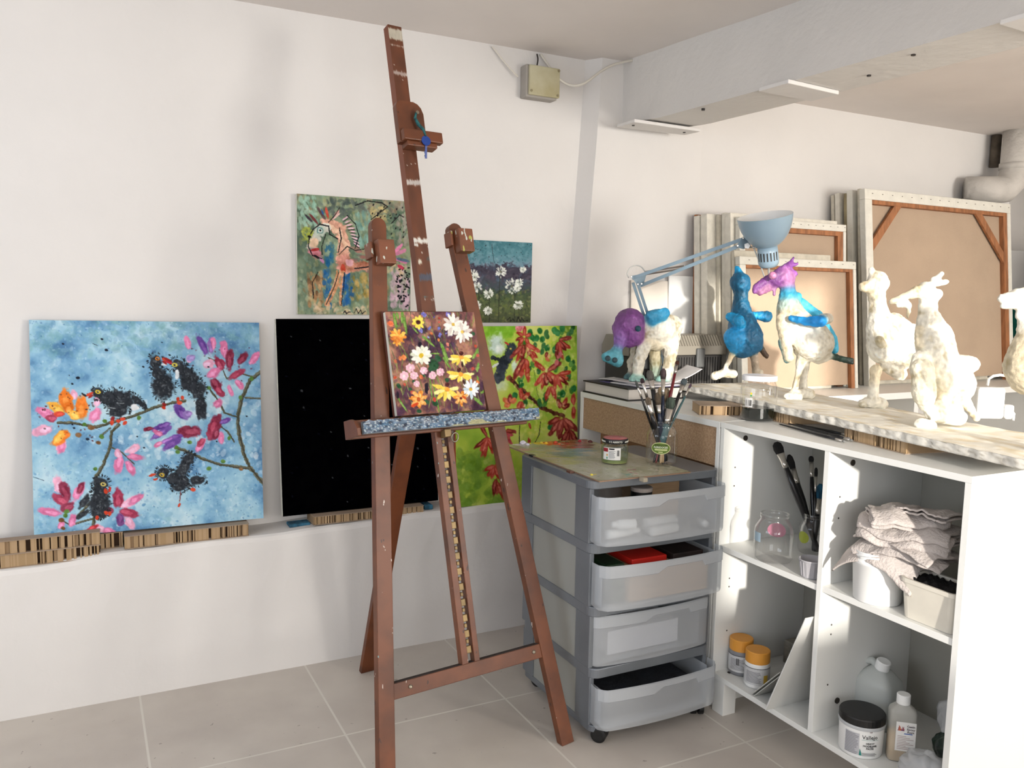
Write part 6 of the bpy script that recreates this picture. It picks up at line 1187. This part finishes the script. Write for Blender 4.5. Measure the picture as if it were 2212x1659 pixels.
# ---- book and papers under the elephant
bkx, bky = 1.945, 2.745; BKL, BKW, BKH = .335, .27, .052
bkt = thing('book', 'very thick white-paged book with black covers lying on the cabinet by the wall', 'book', (bkx+BKW/2, bky+BKL/2, ZT)); page = mat('book_pages', (226, 220, 212), .85, var=.05, vscale=3, stretch=(1, 1, 300))
G().box((bkx+.002, bky+.004, ZT+.0055), (bkx+BKW, bky+BKL-.004, ZT+BKH-.0055)).build('page_block', page, bkt, bevel=.001)
for z in (0.0005, BKH-.0055): G().box((bkx-.008, bky-.003, ZT+z), (bkx+BKW+.004, bky+BKL, ZT+z+.0050)).build('cover', mat('black_cover', (24, 22, 24), .5), bkt, bevel=.0008)
def sheet(cx, cy, z, w_, h_, rot, m, lab, curl=0.0, name='paper_sheet', grp='papers lying on the thick book', th=.0012, sd=0):
    g = G(); n = 14; vs = []; c_, s_ = math.cos(rot), math.sin(rot)
    for j in range(n+1):
        for i in range(n+1):
            u, v = i/n-.5, j/n-.5; x_, y_ = u*w_, v*h_; vs.append((cx+x_*c_-y_*s_, cy+x_*s_+y_*c_, z+curl*(max(0, u+.1)**2)*3+.0008*noise.noise(Vector((u*5, v*5, sd)))))
    g.add(vs, [(j*(n+1)+i, j*(n+1)+i+1, (j+1)*(n+1)+i+1, (j+1)*(n+1)+i) for j in range(n) for i in range(n)]); o = g.build(name, m, smooth=True, label=lab, cat='paper', group=grp); md = o.modifiers.new('s', 'SOLIDIFY'); md.thickness = th; md.offset = 1; return o
wpp = mat('paper_white', (240, 238, 240), .8); zt_ = ZT+BKH
sheet(2.105, 2.89, zt_+.0008, .22, .28, .1, mat('violet_folder', (120, 110, 160), .6), 'violet-edged folder directly on the book', th=.003, sd=1)
sheet(2.13, 2.85, zt_+.0055, .28, .20, .15, wpp, 'paper pad above the violet folder, corner towards the jar', th=.004, sd=2); sheet(2.16, 2.84, zt_+.011, .31, .20, -.35, wpp, 'large sheet curling up to the right over the book', curl=.06, sd=3)
sheet(2.085, 2.935, zt_+.013, .16, .22, .35, wpp, 'printed sheet at the left of the pile by the wall', sd=4); sheet(2.12, 2.84, zt_+.0155, .26, .19, .2, mat('paper_pinkish', (236, 228, 230), .8), 'top sheet of the pile, under the elephant figure', sd=5)
g = G()
for i in range(5): g.ob(Vector((2.03+.012*i, 2.95-.02*i, zt_+.0155)), Vector((math.cos(.5), math.sin(.5), 0)), Vector((-math.sin(.5), math.cos(.5), 0)), Z_, (0, .10), (0, .0012), (0, .0003))
g.build('printed_lines', mat('faint_ink', (170, 168, 180), .8), bpy.data.objects['paper_sheet.003'] if 'paper_sheet.003' in bpy.data.objects else None) if True else None
ZE = zt_+.0175; dE = dep((2.13, 2.845, 1.2))
sculpt('elephant_sculpture', 'small elephant-like papier-mache figure with purple head and blue ear, on the papers', 'sculpture', dE,
 [(1360, 699, -.03, 33, 1366, 716, -.03, 28, pur), (1372, 727, -.035, 20, 1360, 735, -.03, 16, pur), (1348, 706, -.03, 24, 1340, 738, -.04, 14, (146, 96, 168)), (1340, 734, -.04, 14, 1335, 752, -.045, 10, (130, 104, 176)), (1335, 752, -.045, 10, 1330, 764, -.05, 14, teal_), (1311, 771, -.055, 11, 1335, 782, -.055, 11, teal_), (1318, 769, -.05, 12, 1334, 774, -.05, 13, teal_), (1328, 705, .03, 6, 1329, 716, .03, 6, (120, 80, 130)), (1354, 742, -.03, 6, 1360, 744, -.03, 5, (120, 50, 120)),
  (1398, 686, -.045, 7, 1404, 698, -.045, 8, (120, 170, 180)), (1408, 684, -.05, 14, 1428, 681, -.055, 14, (60, 150, 190)), (1408, 696, -.05, 10, 1436, 676, -.058, 11, (40, 146, 196)), (1400, 712, -.01, 26, 1430, 712, .0, 34, wh_), (1430, 710, 0, 34, 1448, 706, .02, 26, wh_), (1447, 727, .01, 22, 1436, 735, 0, 20, wh_), (1392, 735, -.02, 16, 1420, 738, 0, 20, (224, 212, 186)), (1374, 739, -.02, 5, 1380, 741, -.02, 5, wh_),
  (1368, 750, .03, 6, 1366, 772, .03, 5, wh_), (1366, 772, .03, 5, 1358, 782, .03, 5, wh_), (1358, 782, .03, 4, 1360, 800, .03, 3, wh_), (1392, 750, -.03, 14, 1380, 780, -.035, 12, wh_), (1380, 780, -.035, 13, 1377, 812, -.03, 10, wh_), (1376, 816, -.03, 12, 1366, 820, -.045, 8, (150, 196, 186)), (1384, 820, -.03, 10, 1378, 822, -.05, 7, (150, 196, 186)),
  (1414, 758, .05, 13, 1416, 786, .05, 13, (226, 214, 180)), (1416, 786, .05, 12, 1412, 818, .05, 9, (190, 210, 190)), (1412, 820, .05, 9, 1402, 822, .04, 7, (150, 196, 186)), (1452, 740, -.01, 15, 1448, 775, -.01, 14, wh_), (1448, 775, -.01, 13, 1440, 812, -.01, 12, wh_), (1438, 818, -.01, 10, 1424, 820, -.02, 7, (150, 196, 186)), (1360, 812, .05, 8, 1354, 816, .04, 7, (80, 120, 126)), (1360, 812, .05, 6, 1366, 790, .04, 7, (150, 140, 130))], 1, vox=.004, base=ZE,
 parts=(('eye', 1378.5, 710, -.095, 6.5, (16, 72, 92), .5), ('nostril', 1313, 774, -.098, 6, (20, 60, 70), .2), ('nostril', 1328, 778, -.098, 6, (20, 60, 70), .2), ('tag', 1459, 762, -.02, 5, (40, 90, 200), .3)))
dB = dep((2.47, 2.70, 1.3)); db, mb = (14, 96, 130), (24, 146, 200)
sculpt('bird_sculpture', 'blue bird figure with round chest seen from behind, left on the sculpture board', 'sculpture', dB,
 [(1592, 579, 0, 5, 1596, 592, 0, 9, mb), (1599, 610, 0, 22, 1600, 618, 0, 20, (18, 98, 136)), (1600, 630, 0, 15, 1600, 655, 0, 16, (16, 92, 124)), (1600, 655, 0, 17, 1602, 690, 0, 25, (16, 96, 132)), (1578, 684, -.02, 10, 1588, 690, -.03, 12, mb), (1596, 693, -.065, 12, 1598, 698, -.065, 12, mb), (1602, 690, 0, 26, 1609, 728, 0, 38, (14, 90, 128)), (1588, 730, -.04, 24, 1592, 742, -.03, 22, (34, 146, 206)), (1616, 738, .0, 32, 1604, 748, -.01, 26, (14, 88, 126)),
  (1622, 680, 0, 6, 1640, 682, 0, 8, mb), (1640, 682, 0, 9, 1656, 684, 0, 12, (30, 130, 180)), (1586, 756, -.02, 7, 1574, 782, -.02, 4.5, (216, 196, 160)), (1574, 782, -.02, 4.5, 1563, 803, -.03, 5, wh_), (1563, 806, -.03, 8, 1544, 812, -.05, 9, wh_), (1563, 806, -.02, 9, 1584, 808, -.03, 9, wh_),
  (1625, 752, 0, 10, 1630, 775, 0, 8, (170, 150, 130)), (1630, 775, 0, 8, 1632, 800, .02, 8, (176, 160, 140)), (1632, 802, .02, 8, 1642, 806, .02, 8, (200, 190, 170)), (1638, 745, 0, 7, 1646, 756, 0, 6, (70, 50, 34)), (1646, 756, 0, 6, 1656, 770, 0, 5, (70, 50, 34))], 2, base=ZB+.018)
dP = dep((2.33, 2.24, 1.3)); pk_ = (122, 64, 134); pl2 = (172, 116, 164)
sculpt('rooster_sculpture', 'tall rooster figure with purple crested head, blue neck and wing, white belly', 'sculpture', dP,
 [(1704, 573, 0, 7, 1692, 588, 0, 14, pk_), (1706, 571, 0, 5, 1714, 556, 0, 2.8, (120, 60, 140)), (1708, 574, 0, 5, 1722, 570, 0, 3, (130, 70, 150)), (1708, 590, 0, 10, 1719, 592, 0, 4, (140, 80, 160)), (1694, 598, 0, 20, 1700, 604, 0, 17, pl2), (1680, 604, 0, 17, 1672, 608, 0, 13, pk_), (1682, 590, -.01, 10, 1668, 598, -.01, 9, (110, 60, 120)), (1660, 604, 0, 10, 1634, 620, 0, 8, (120, 64, 130)), (1634, 620, 0, 8, 1630, 630, 0, 5, (140, 80, 150)), (1658, 622, 0, 9, 1642, 632, 0, 7, (170, 110, 150)), (1673, 620, 0, 5, 1672, 636, 0, 3.5, (170, 120, 160)),
  (1698, 612, 0, 16, 1702, 620, 0, 15, pl2), (1702, 628, 0, 16, 1703, 660, 0, 22, (50, 150, 180)), (1722, 640, .0, 9, 1722, 648, 0, 9, bl2), (1703, 662, 0, 24, 1714, 700, 0, 36, (214, 206, 180)), (1692, 690, -.02, 14, 1694, 716, -.02, 14, cr_), (1720, 706, 0, 38, 1752, 738, 0, 42, wh_), (1752, 736, -.01, 43, 1760, 742, -.01, 40, wh_), (1694, 720, -.03, 12, 1704, 772, -.03, 10, cr_), (1686, 738, -.02, 6, 1700, 780, -.02, 6, (70, 130, 140)), (1768, 770, 0, 16, 1790, 768, 0, 9, wh_),
  (1730, 654, .02, 10, 1764, 684, .03, 13, bl2), (1764, 684, .03, 14, 1796, 732, .03, 12, bl2), (1796, 732, .03, 12, 1802, 756, .02, 9, bl2), (1710, 688, -.07, 7, 1740, 694, -.09, 9, (24, 134, 196)), (1740, 694, -.09, 9, 1772, 694, -.10, 13, (16, 140, 220)), (1779, 690, -.09, 12, 1789, 688, -.06, 11, wh_), (1797, 769, 0, 6, 1824, 777, 0, 6, (30, 54, 44)), (1824, 777, 0, 6, 1842, 776, 0, 3, (30, 54, 44)), (1824, 777, 0, 6, 1842, 784, 0, 3.5, (24, 44, 38)),
  (1732, 776, 0, 12, 1725, 806, 0, 6, wh_), (1725, 806, 0, 6, 1712, 845, -.01, 4, cr_), (1740, 784, .02, 9, 1736, 815, .02, 7, wh_), (1736, 815, .02, 7, 1734, 848, .02, 9, wh_), (1712, 850, -.01, 8, 1748, 852, .01, 13, wh_), (1700, 856, -.02, 7, 1725, 858, -.03, 9, wh_)], 3, base=ZB+.018,
 parts=(('eye', 1669, 595, -.055, 8.5, (200, 130, 170), .8),))
dW = dep((2.40, 1.955, 1.3))
sculpt('bird_sculpture', 'unpainted white bird figure looking left, between the rooster and the larger white pair-mate', 'sculpture', dW,
 [(1883, 583, 0, 7, 1888, 594, 0, 9, wh_), (1896, 606, 0, 21, 1900, 612, 0, 20, wh_), (1868, 619, 0, 11, 1880, 618, 0, 13, cr_), (1892, 625, 0, 18, 1896, 660, 0, 17, cr_), (1896, 660, 0, 18, 1902, 700, 0, 26, wh_), (1902, 700, 0, 28, 1914, 748, 0, 39, wh_), (1914, 748, 0, 39, 1948, 760, 0, 38, wh_), (1930, 700, 0, 24, 1958, 726, .02, 26, wh_), (1956, 706, .02, 8, 1978, 714, .03, 13, wh_), (1920, 790, 0, 16, 1944, 808, 0, 14, wh_), (1900, 735, -.085, 10, 1904, 742, -.085, 10, (206, 196, 170)),
  (1892, 800, 0, 12, 1888, 830, 0, 9, cr_), (1888, 830, 0, 9, 1886, 862, 0, 11, wh_), (1886, 868, 0, 15, 1862, 872, .0, 9, wh_), (1886, 868, 0, 14, 1905, 874, 0, 12, wh_)], 4, base=ZB+.018)
dX = dep((2.24, 1.62, 1.3))
sculpt('rooster_sculpture', 'unpainted white crested rooster figure with wide tail, right of the other white bird', 'sculpture', dX,
 [(2018, 606, 0, 8, 2034, 591, 0, 5, wh_), (2020, 612, 0, 7, 2044, 609, 0, 5, wh_), (2000, 626, 0, 18, 2006, 640, 0, 20, wh_), (1982, 630, 0, 14, 1970, 636, 0, 10, cr_), (1964, 636, 0, 8, 1926, 652, 0, 6, (206, 196, 172)), (1960, 656, 0, 7, 1940, 660, 0, 5, wh_), (1964, 660, 0, 6, 1961, 686, 0, 3.5, wh_), (2024, 636, 0, 11, 2030, 636, 0, 5, wh_), (2004, 656, 0, 18, 2006, 690, 0, 22, wh_), (2006, 690, 0, 24, 2018, 730, 0, 36, wh_), (1990, 716, -.01, 12, 1992, 744, -.01, 13, cr_), (2018, 730, 0, 38, 2030, 790, 0, 42, wh_), (2030, 790, 0, 42, 2062, 830, 0, 42, wh_),
  (2074, 786, .01, 20, 2096, 788, .01, 18, wh_), (1990, 776, -.03, 18, 1986, 800, -.03, 20, wh_), (1992, 800, -.05, 24, 1996, 850, -.05, 24, (232, 224, 200)), (1996, 850, -.05, 24, 2000, 874, -.04, 14, wh_), (2030, 830, .0, 22, 2034, 860, 0, 18, cr_), (2062, 850, 0, 22, 2090, 876, 0, 10, cr_), (2090, 876, 0, 10, 2110, 905, .01, 7, wh_), (2020, 880, -.02, 16, 2056, 886, -.02, 22, wh_), (2016, 892, -.03, 18, 2070, 902, -.02, 18, wh_), (1988, 916, -.05, 12, 2010, 920, -.05, 12, wh_)], 5, base=ZB+.018)
dY = dep((2.12, 1.24, 1.3))
sculpt('bird_sculpture', 'white bird figure cut off by the right edge of the picture', 'sculpture', dY,
 [(2160, 645, 0, 7, 2200, 642, 0, 17, wh_), (2200, 642, 0, 18, 2235, 640, 0, 24, wh_), (2169, 660, 0, 7, 2200, 656, 0, 12, wh_), (2199, 684, 0, 7, 2210, 660, 0, 9, wh_), (2216, 690, 0, 16, 2222, 730, 0, 24, wh_), (2222, 730, 0, 26, 2216, 790, 0, 44, (214, 200, 170)), (2216, 790, 0, 44, 2226, 812, 0, 42, (214, 200, 170)), (2240, 850, 0, 12, 2244, 950, 0, 10, wh_), (2240, 955, 0, 20, 2270, 960, 0, 16, wh_)], 6, base=ZB+.018)
# ---- white power adaptor with cables at the back of the board
q = W(2146, 905, 2, ZP+.002); adx = thing('power_adaptor', 'white plug-in power adaptor standing behind the white birds on the board', 'power adaptor', (q.x-.03, q.y+.03, ZP))
ar = Vector((math.cos(-YAW), math.sin(-YAW), 0)); af = Vector((-ar.y, ar.x, 0)); ao = Vector((q.x, q.y, ZP+.001))
G().ob(ao, ar, af, Z_, (-.052, .034), (-.0, .045), (0, .098)).build('adaptor_body', wp, adx, bevel=.01, seg=3); G().ob(ao, ar, af, Z_, (.036, .064), (0, .03), (.0, .045)).build('plug', wp, adx, bevel=.006)
c_ = lambda px, py, dd_=0: D(px, py, dep(ao)+dd_)
G().tube([c_(2133, 832, .02), c_(2136, 818, .01), c_(2146, 812), c_(2160, 810), c_(2176, 812, .02)], .0045, 8).build('cable', wp, adx, smooth=True); G().tube([c_(2170, 882), c_(2182, 884), c_(2190, 894), c_(2188, 908)], .0045, 8).build('cable', wp, adx, smooth=True)
# ================================================================ tool box on the counter
tx0, tx1, ty0, ty1 = 2.06, 2.60, 2.925, 3.13; tbx = thing('tool_box', 'dark ribbed plastic tool box with pale grey lid, behind the elephant figure', 'tool box', ((tx0+tx1)/2, 3.0, ZT)); ydark = mat('charcoal_plastic', (62, 60, 58), .5); ylid = mat('grey_lid', (150, 144, 132), .5)
G().box((tx0+.015, ty0+.008, ZT+.0005), (tx1-.015, ty1-.008, ZT+.165)).build('box_body', ydark, tbx, bevel=.006)
g = G(); g.prism([(ty0, .165), (ty0, .205), (ty0+.03, .252), (ty1-.03, .252), (ty1, .205), (ty1, .165)], (0, 0, ZT), Y_, Z_, X_, tx0, tx1); g.build('lid', ylid, tbx, bevel=.004)
g = G(); 
for i in range(34): xx = tx0+.025+i*.0148; g.box((xx, ty0+.0045, ZT+.01), (xx+.004, ty0+.01, ZT+.155))
o = g.build('body_ribs', mat('black_ribs', (34, 33, 32), .5), tbx, kind='stuff')
g = G()
for i in range(34):
    xx = tx0+.02+i*.0148; g.prism([(ty0-.0015, .206), (ty0+.029, .2535), (ty0+.032, .252), (ty0+.002, .205)], (0, 0, ZT), Y_, Z_, X_, xx, xx+.003)
g.build('lid_ribs', mat('lid_ribs', (112, 106, 96), .5), tbx, kind='stuff')
for xx in (2.14, 2.425): G().box((xx, ty0-.012, ZT+.11), (xx+.045, ty0+.004, ZT+.195)).build('latch', mat('latch_grey', (96, 98, 98), .4), tbx, bevel=.005)
# ================================================================ clamp desk lamp
lb_ = mat('lamp_blue', (146, 170, 186), .3, spec=.6); cable_w = mat('white_cable', (226, 226, 222), .4)
LE = W(1372, 604, 1, 2.86); LH = W(1606, 520, 1, 2.50); LN = W(1657, 560, 1, 2.42); LB = W(1446, 812, 1, 2.888); LB.z = ZT+.01
lt = thing('desk_lamp', 'pale blue spring-arm desk lamp, its shade turned up to the ceiling', 'lamp', LB)
G().box((LB.x-.03, LB.y-.03, ZT), (LB.x+.03, LB.y+.03, ZT+.03)).build('clamp', lb_, lt, bevel=.004)
vn = (CAMP-LE).normalized()
def arm(a, b_, off, w_=.0062):
    d_ = (b_-a).normalized(); s_ = d_.cross(vn).normalized(); g = G(); g.ob(a+s_*off, d_, s_, d_.cross(s_), (0, (b_-a).length), (-w_, w_), (-.006, .006)); return g
L1 = W(1386, 655, 1, 2.90); LBt = LB+Z_*.03
for off in (-.0085, .0085): arm(LE-Vector((0, 0, .01)), LBt, off).build('lower_arm', lb_, lt, bevel=.001)
ua = LE+Z_*.004; 
for (pa, pb) in (((1366, 601), (1606, 516)), ((1384, 617), (1592, 533))):
    A, B_ = W(*pa, 1, 2.86), W(*pb, 1, 2.51); arm(A, B_, 0, .0068).build('upper_arm', lb_, lt, bevel=.001)
S1_, S2_ = W(1394, 590, 1, 2.85), W(1478, 577, 1, 2.75); n = 70; d_ = (S2_-S1_); dn = d_.normalized(); o1 = dn.orthogonal().normalized(); o2 = dn.cross(o1)
for sh in (-1, 1):
    G().tube([S1_+d_*(i/260)+(o1*math.cos(i*1.25)+o2*math.sin(i*1.25))*.0042+o1*sh*.008 for i in range(260)], .0009, 5).build('spring', mat('spring_steel', (150, 140, 132), .3, .9), lt, smooth=True)
def plate3(pts, y, name='joint_plate'):
    P_ = [W(a, b_, 1, y) for a, b_ in pts]; g = G(); n_ = len(P_); vs = [p+vn*.010 for p in P_]+[p-vn*.010 for p in P_]; g.add(vs, [tuple(range(n_)), tuple(range(n_, 2*n_))]+[(i, (i+1) % n_, n_+(i+1) % n_, n_+i) for i in range(n_)]); return g.build(name, lb_, lt, bevel=.0012)
plate3([(1362, 596), (1397, 590), (1390, 616), (1378, 618)], 2.86); plate3([(1600, 516), (1608, 510), (1614, 514), (1622, 532), (1606, 538), (1590, 534)], 2.495)
for (px, py, yy) in ((1364, 598, 2.84), (1378, 614, 2.84), (1386, 613, 2.84), (1605, 514, 2.475), (1593, 531, 2.475), (1612, 531, 2.475)): G().lathe(W(px, py, 1, yy), [(.0045, 0), (.0045, .006), (.003, .008)], 12, ax=vn).build('bolt', metal, lt)
kn = W(1614, 531, 1, 2.465); G().lathe(kn, [(.0125, -.004), (.0125, .004)], 5, ax=vn).build('knob', wp, lt, bevel=.002); G().tube([W(1618, 534, 1, 2.47), W(1642, 535, 1, 2.44)], .0035, 8).build('spindle', metal, lt, smooth=True)
# shade: cup opening upwards, tilted slightly to the viewer
c0 = W(1661, 578, 1, 2.42); c1_ = W(1652, 462, 1, 2.42); scl = (c1_-c0).length; axl = (c1_-c0).normalized(); axl = (axl+(Vector((CAMP.x-c0.x, CAMP.y-c0.y, 0)).normalized())*.13).normalized(); u_ = px2m(1, c0)
prof = [(0.5*u_, 0), (10*u_, .5*u_), (17*u_, 2*u_), (21*u_, 8*u_), (22*u_, 14*u_), (21.5*u_, 34*u_), (20.5*u_, 47*u_)]; G().lathe(c0, prof, 40, ax=axl, cap1=False).build('lamp_neck', lb_, lt, smooth=True, solid=.0012)
prof = [(20*u_, 46*u_), (27*u_, 50*u_), (36*u_, 58*u_), (45*u_, 70*u_), (51.5*u_, 84*u_), (55.5*u_, 98*u_), (57.5*u_, 112*u_)]; sh_ = G().lathe(c0, prof, 56, ax=axl, cap0=False, cap1=False).build('lamp_shade', lb_, lt, smooth=True)
prof2 = [(.001, 47*u_), (19*u_, 47.5*u_)]+[(r-1.1*u_, h+1.0*u_) for r, h in prof[1:]]+[(57.5*u_, 112.2*u_)]; prof2[-2] = (56.6*u_, 111.8*u_); G().lathe(c0, prof2, 56, ax=axl, cap0=False, cap1=False).build('shade_lining', mat('white_enamel', (246, 246, 244), .3), sh_, smooth=True)
sdv = (Vector((0, 0, HC))-c0).normalized(); sdv = (sdv-axl*sdv.dot(axl)).normalized(); tang = axl.cross(sdv)
for i in range(7):
    a = -1.05+i*.33; d_ = sdv*math.cos(a)+tang*math.sin(a); t2_ = axl.cross(d_); G().ob(c0, d_, t2_, axl, (21.2*u_, 22.3*u_), (-1.2*u_, 1.2*u_), (17*u_, 35*u_)).build('vent_slot', dark, lt)
def loopc(pp, r=.0028): 
    pts = [W(a, b_, 1, yy) for a, b_, yy in pp]; q = []
    for i in range(len(pts)-1):
        p0, p1_, p2_, p3_ = pts[max(0, i-1)], pts[i], pts[i+1], pts[min(len(pts)-1, i+2)]
        for k in range(6): t_ = k/6; q.append(.5*((2*p1_)+(-p0+p2_)*t_+(2*p0-5*p1_+4*p2_-p3_)*t_*t_+(-p0+3*p1_-3*p2_+p3_)*t_**3))
    G().tube(q+[pts[-1]], r, 8).build('cord', cable_w, lt, smooth=True)
loopc([(1358, 600, 2.87), (1355, 590, 2.88), (1362, 578, 2.88), (1374, 573, 2.88), (1386, 577, 2.87), (1394, 588, 2.87)]); loopc([(1624, 518, 2.5), (1628, 535, 2.48), (1640, 565, 2.47), (1652, 600, 2.47), (1662, 622, 2.47)]); loopc([(1661, 578, 2.42), (1661, 590, 2.43), (1666, 610, 2.46)], .004)
# ================================================================ stacked canvases
side_m = mat('canvas_side', (236, 230, 216), .85, var=.06, vscale=30, bump=.3, bscale=120); side_m2 = mat('canvas_side_grey', (220, 212, 194), .85, var=.10, vscale=26); tan = mat('linen_back', (192, 168, 144), .9, var=.04, vscale=5, bump=.25, bscale=350); sw = mat('stretcher_wood', (176, 116, 74), .65, var=.22, vscale=9, stretch=(6, 6, 1)); rimw = mat('wrapped_border', (234, 230, 218), .85, var=.04, vscale=20, bump=.4, bscale=60)
def canvas(label, tlpx, trpx, ybot, ytop, th, back=False, group=None, inner=.012, border=.034, staples=0, braces=False, zbot=ZT+.0005, m=None, w_=None, nm='canvas'):
    """canvas leaning to the wall; front (seen) face through pixels tl/tr in plane ytop"""
    tl = W(*tlpx, 1, ytop); tr = W(*trpx, 1, ytop) if trpx else tl+X_*w_; zt_ = (tl.z+tr.z)/2 if trpx else tl.z; bl_ = Vector((tl.x+.0, ybot, zbot)); h_ = math.sqrt((zt_-zbot)**2+(ytop-ybot)**2); wd = tr.x-tl.x; up_ = Vector((0, (ytop-ybot)/h_, (zt_-zbot)/h_)); bk2_ = X_.cross(up_)*-1
    if bk2_.y < 0: bk2_ = -bk2_
    t = thing(nm, label, 'board' if nm != 'canvas' else 'canvas', bl_+X_*wd/2, group); hh = th
    if not back:
        G().ob(bl_, X_, up_, bk2_, (0, wd), (0, h_), (0, hh)).build('stretched_canvas' if nm == 'canvas' else 'panel', m or side_m, t, bevel=.003); return t
    b_ = border
    G().ob(bl_, X_, up_, bk2_, (b_*.5, wd-b_*.5), (b_*.5, h_-b_*.5), (hh-.004, hh)).build('canvas_cloth', tan, t)
    def bar_(a0, a1, c0_, c1_2): return (a0, a1, c0_, c1_2)
    for (x0, x1, y0_, y1_) in ((0, wd, h_-b_, h_), (0, b_, 0, h_-b_), (wd-b_*.55, wd, 0, h_-b_)): G().ob(bl_, X_, up_, bk2_, (x0, x1), (y0_, y1_), (0, hh)).build('wrapped_edge', m or rimw, t, bevel=.003)
    i_ = inner
    for (x0, x1, y0_, y1_) in ((b_, wd-b_*.55, h_-b_-i_, h_-b_), (wd-b_*.55-i_*1.6, wd-b_*.55, 0, h_-b_-i_)): G().ob(bl_, X_, up_, bk2_, (x0, x1), (y0_, y1_), (.004, hh-.004)).build('stretcher_bar', sw, t, bevel=.001)
    if braces:
        for (p0, p1) in (((.26, h_-b_-.006), (b_*.7, h_-.30)), ((wd-.28, h_-b_-.006), (wd-b_*.8, h_-.32))):
            a_, c_2 = Vector(p0), Vector(p1); d2 = (c_2-a_).normalized(); n2 = Vector((-d2.y, d2.x))*.02; pl3 = [a_+n2, a_-n2, c_2-n2, c_2+n2]; g = G(); g.prism([(p.x, p.y) for p in pl3], bl_, X_, up_, bk2_, .006, .02); g.build('corner_brace', sw, t, bevel=.001)
    for i in range(staples):
        xx = wd*(i+.7)/staples; G().ob(bl_, X_, up_, bk2_, (xx, xx+.008), (h_-b_*.45, h_-b_*.38), (-.0008, .001)).build('staple', mat('staple', (120, 112, 100), .5), t)
    return t
canvas('white board leaning on the wall behind the elephant figure, left one', (1364, 608), (1448, 604), 3.145, 3.168, .008, m=mat('beige_board', (216, 208, 198), .8), nm='leaning_board')
canvas('bright white board leaning on the wall between the lamp and the left canvas stack', (1446, 594), (1500, 598), 3.135, 3.158, .008, m=mat('white_board', (240, 240, 238), .7), nm='leaning_board')
LAa = 'white canvas edge in the left stack, '
canvas('rearmost canvas of the left stack with a raw wooden side, touching the wall', (1503, 463), None, 3.13, 3.158, .012, w_=.66, m=sw)
for i, (px, py, yt, th_, lab) in enumerate(((1509, 465, 3.118, .036, 'second from the wall'), (1527, 461, 3.070, .045, 'third from the wall, thick'), (1553, 463, 3.045, .022, 'fourth from the wall, narrow beside a dark gap'), (1566, 459, 3.018, .024, 'fifth from the wall'), (1578, 459, 2.975, .038, 'sixth from the wall, right behind the lamp shade'))):
    canvas(LAa+lab, (px, py), None, yt-.06, yt, th_, w_=.68, m=(side_m, side_m, side_m2, side_m, side_m)[i])
canvas('canvas turned to the wall behind the lamp shade, orange-brown back showing above the front one', (1598, 461), (1828, 492), 2.880, 2.940, .030, back=True, inner=.022, staples=14)
canvas('narrow grey canvas edge just left of the front turned canvas', (1586, 540), None, 2.845, 2.902, .02, w_=.6, m=side_m2)
canvas('front canvas of the left stack turned to the wall, pale back behind the rooster figure', (1598, 545), (1849, 573), 2.800, 2.862, .030, back=True, inner=.014, border=.036, staples=10)
for i, (px, py, yt, th_, lab, mm, ww) in enumerate(((1801, 421, 3.15, .02, 'dark-edged rearmost canvas of the right stack', side_m2, .9), (1813, 416, 3.115, .03, 'second canvas from the wall in the right stack', side_m, .95), (1829, 417, 3.07, .02, 'olive-edged third canvas of the right stack', mat('olive_edge', (160, 146, 112), .8, var=.2), .9), (1841, 410, 3.035, .036, 'broad white fourth canvas of the right stack', rimw, 1.0), (1858, 407, 2.985, .018, 'narrow stained canvas edge just behind the large turned canvas', side_m2, 1.0))):
    canvas(lab, (px, py), None, yt-.09, yt, th_, w_=ww, m=mm)
canvas('largest canvas, turned to the wall, with diagonal corner braces', (1868, 406), (2183, 441), 2.84, 2.945, .034, back=True, inner=.020, border=.052, staples=16, braces=True)
# ---- shelf with green boxes at the right picture edge
q = W(2205, 640, 0, 4.80); rk = thing('shelf_rack', 'white shelf rack against the right wall at the picture edge', 'shelf', (4.85, q.y, 0)); ry0, ry1 = q.y-.75, q.y+.10
for zz in (1.22, .90): G().box((4.68, ry0, zz), (4.97, ry1, zz+.025)).build('shelf_board', lam, rk)
for yy in (ry0, ry1-.02): G().box((4.68, yy, 0), (4.97, yy+.02, 1.75)).build('side_panel', mat('grey_panel_side', (180, 178, 176), .6), rk)
grn = mat('green_box', (12, 104, 92), .5, var=.3)
for (a, b_, h_, lab) in ((ry0+.03, ry0+.34, .17, 'lower green storage box at the near end of the right-hand rack'), (ry0+.40, ry1-.06, .21, 'green storage box at the far end of the right-hand rack')):
    t = thing('storage_box', lab, 'box', (4.82, (a+b_)/2, 1.2455)); G().box((4.70, a, 1.2455), (4.95, b_, 1.2455+h_)).build('box_body', grn, t, bevel=.004); G().box((4.695, a-.004, 1.2455+h_), (4.955, b_+.004, 1.2455+h_+.03)).build('lid', mat('dark_green_lid', (8, 84, 70), .5), t, bevel=.003)
G().box((4.69, ry0+.05, .9255), (4.95, ry1-.08, 1.19)).build('cardboard_box', mat('brown_card', (150, 122, 96), .9, var=.08), label='brown cardboard box on the lower board of the right-hand rack', cat='box', bevel=.002)
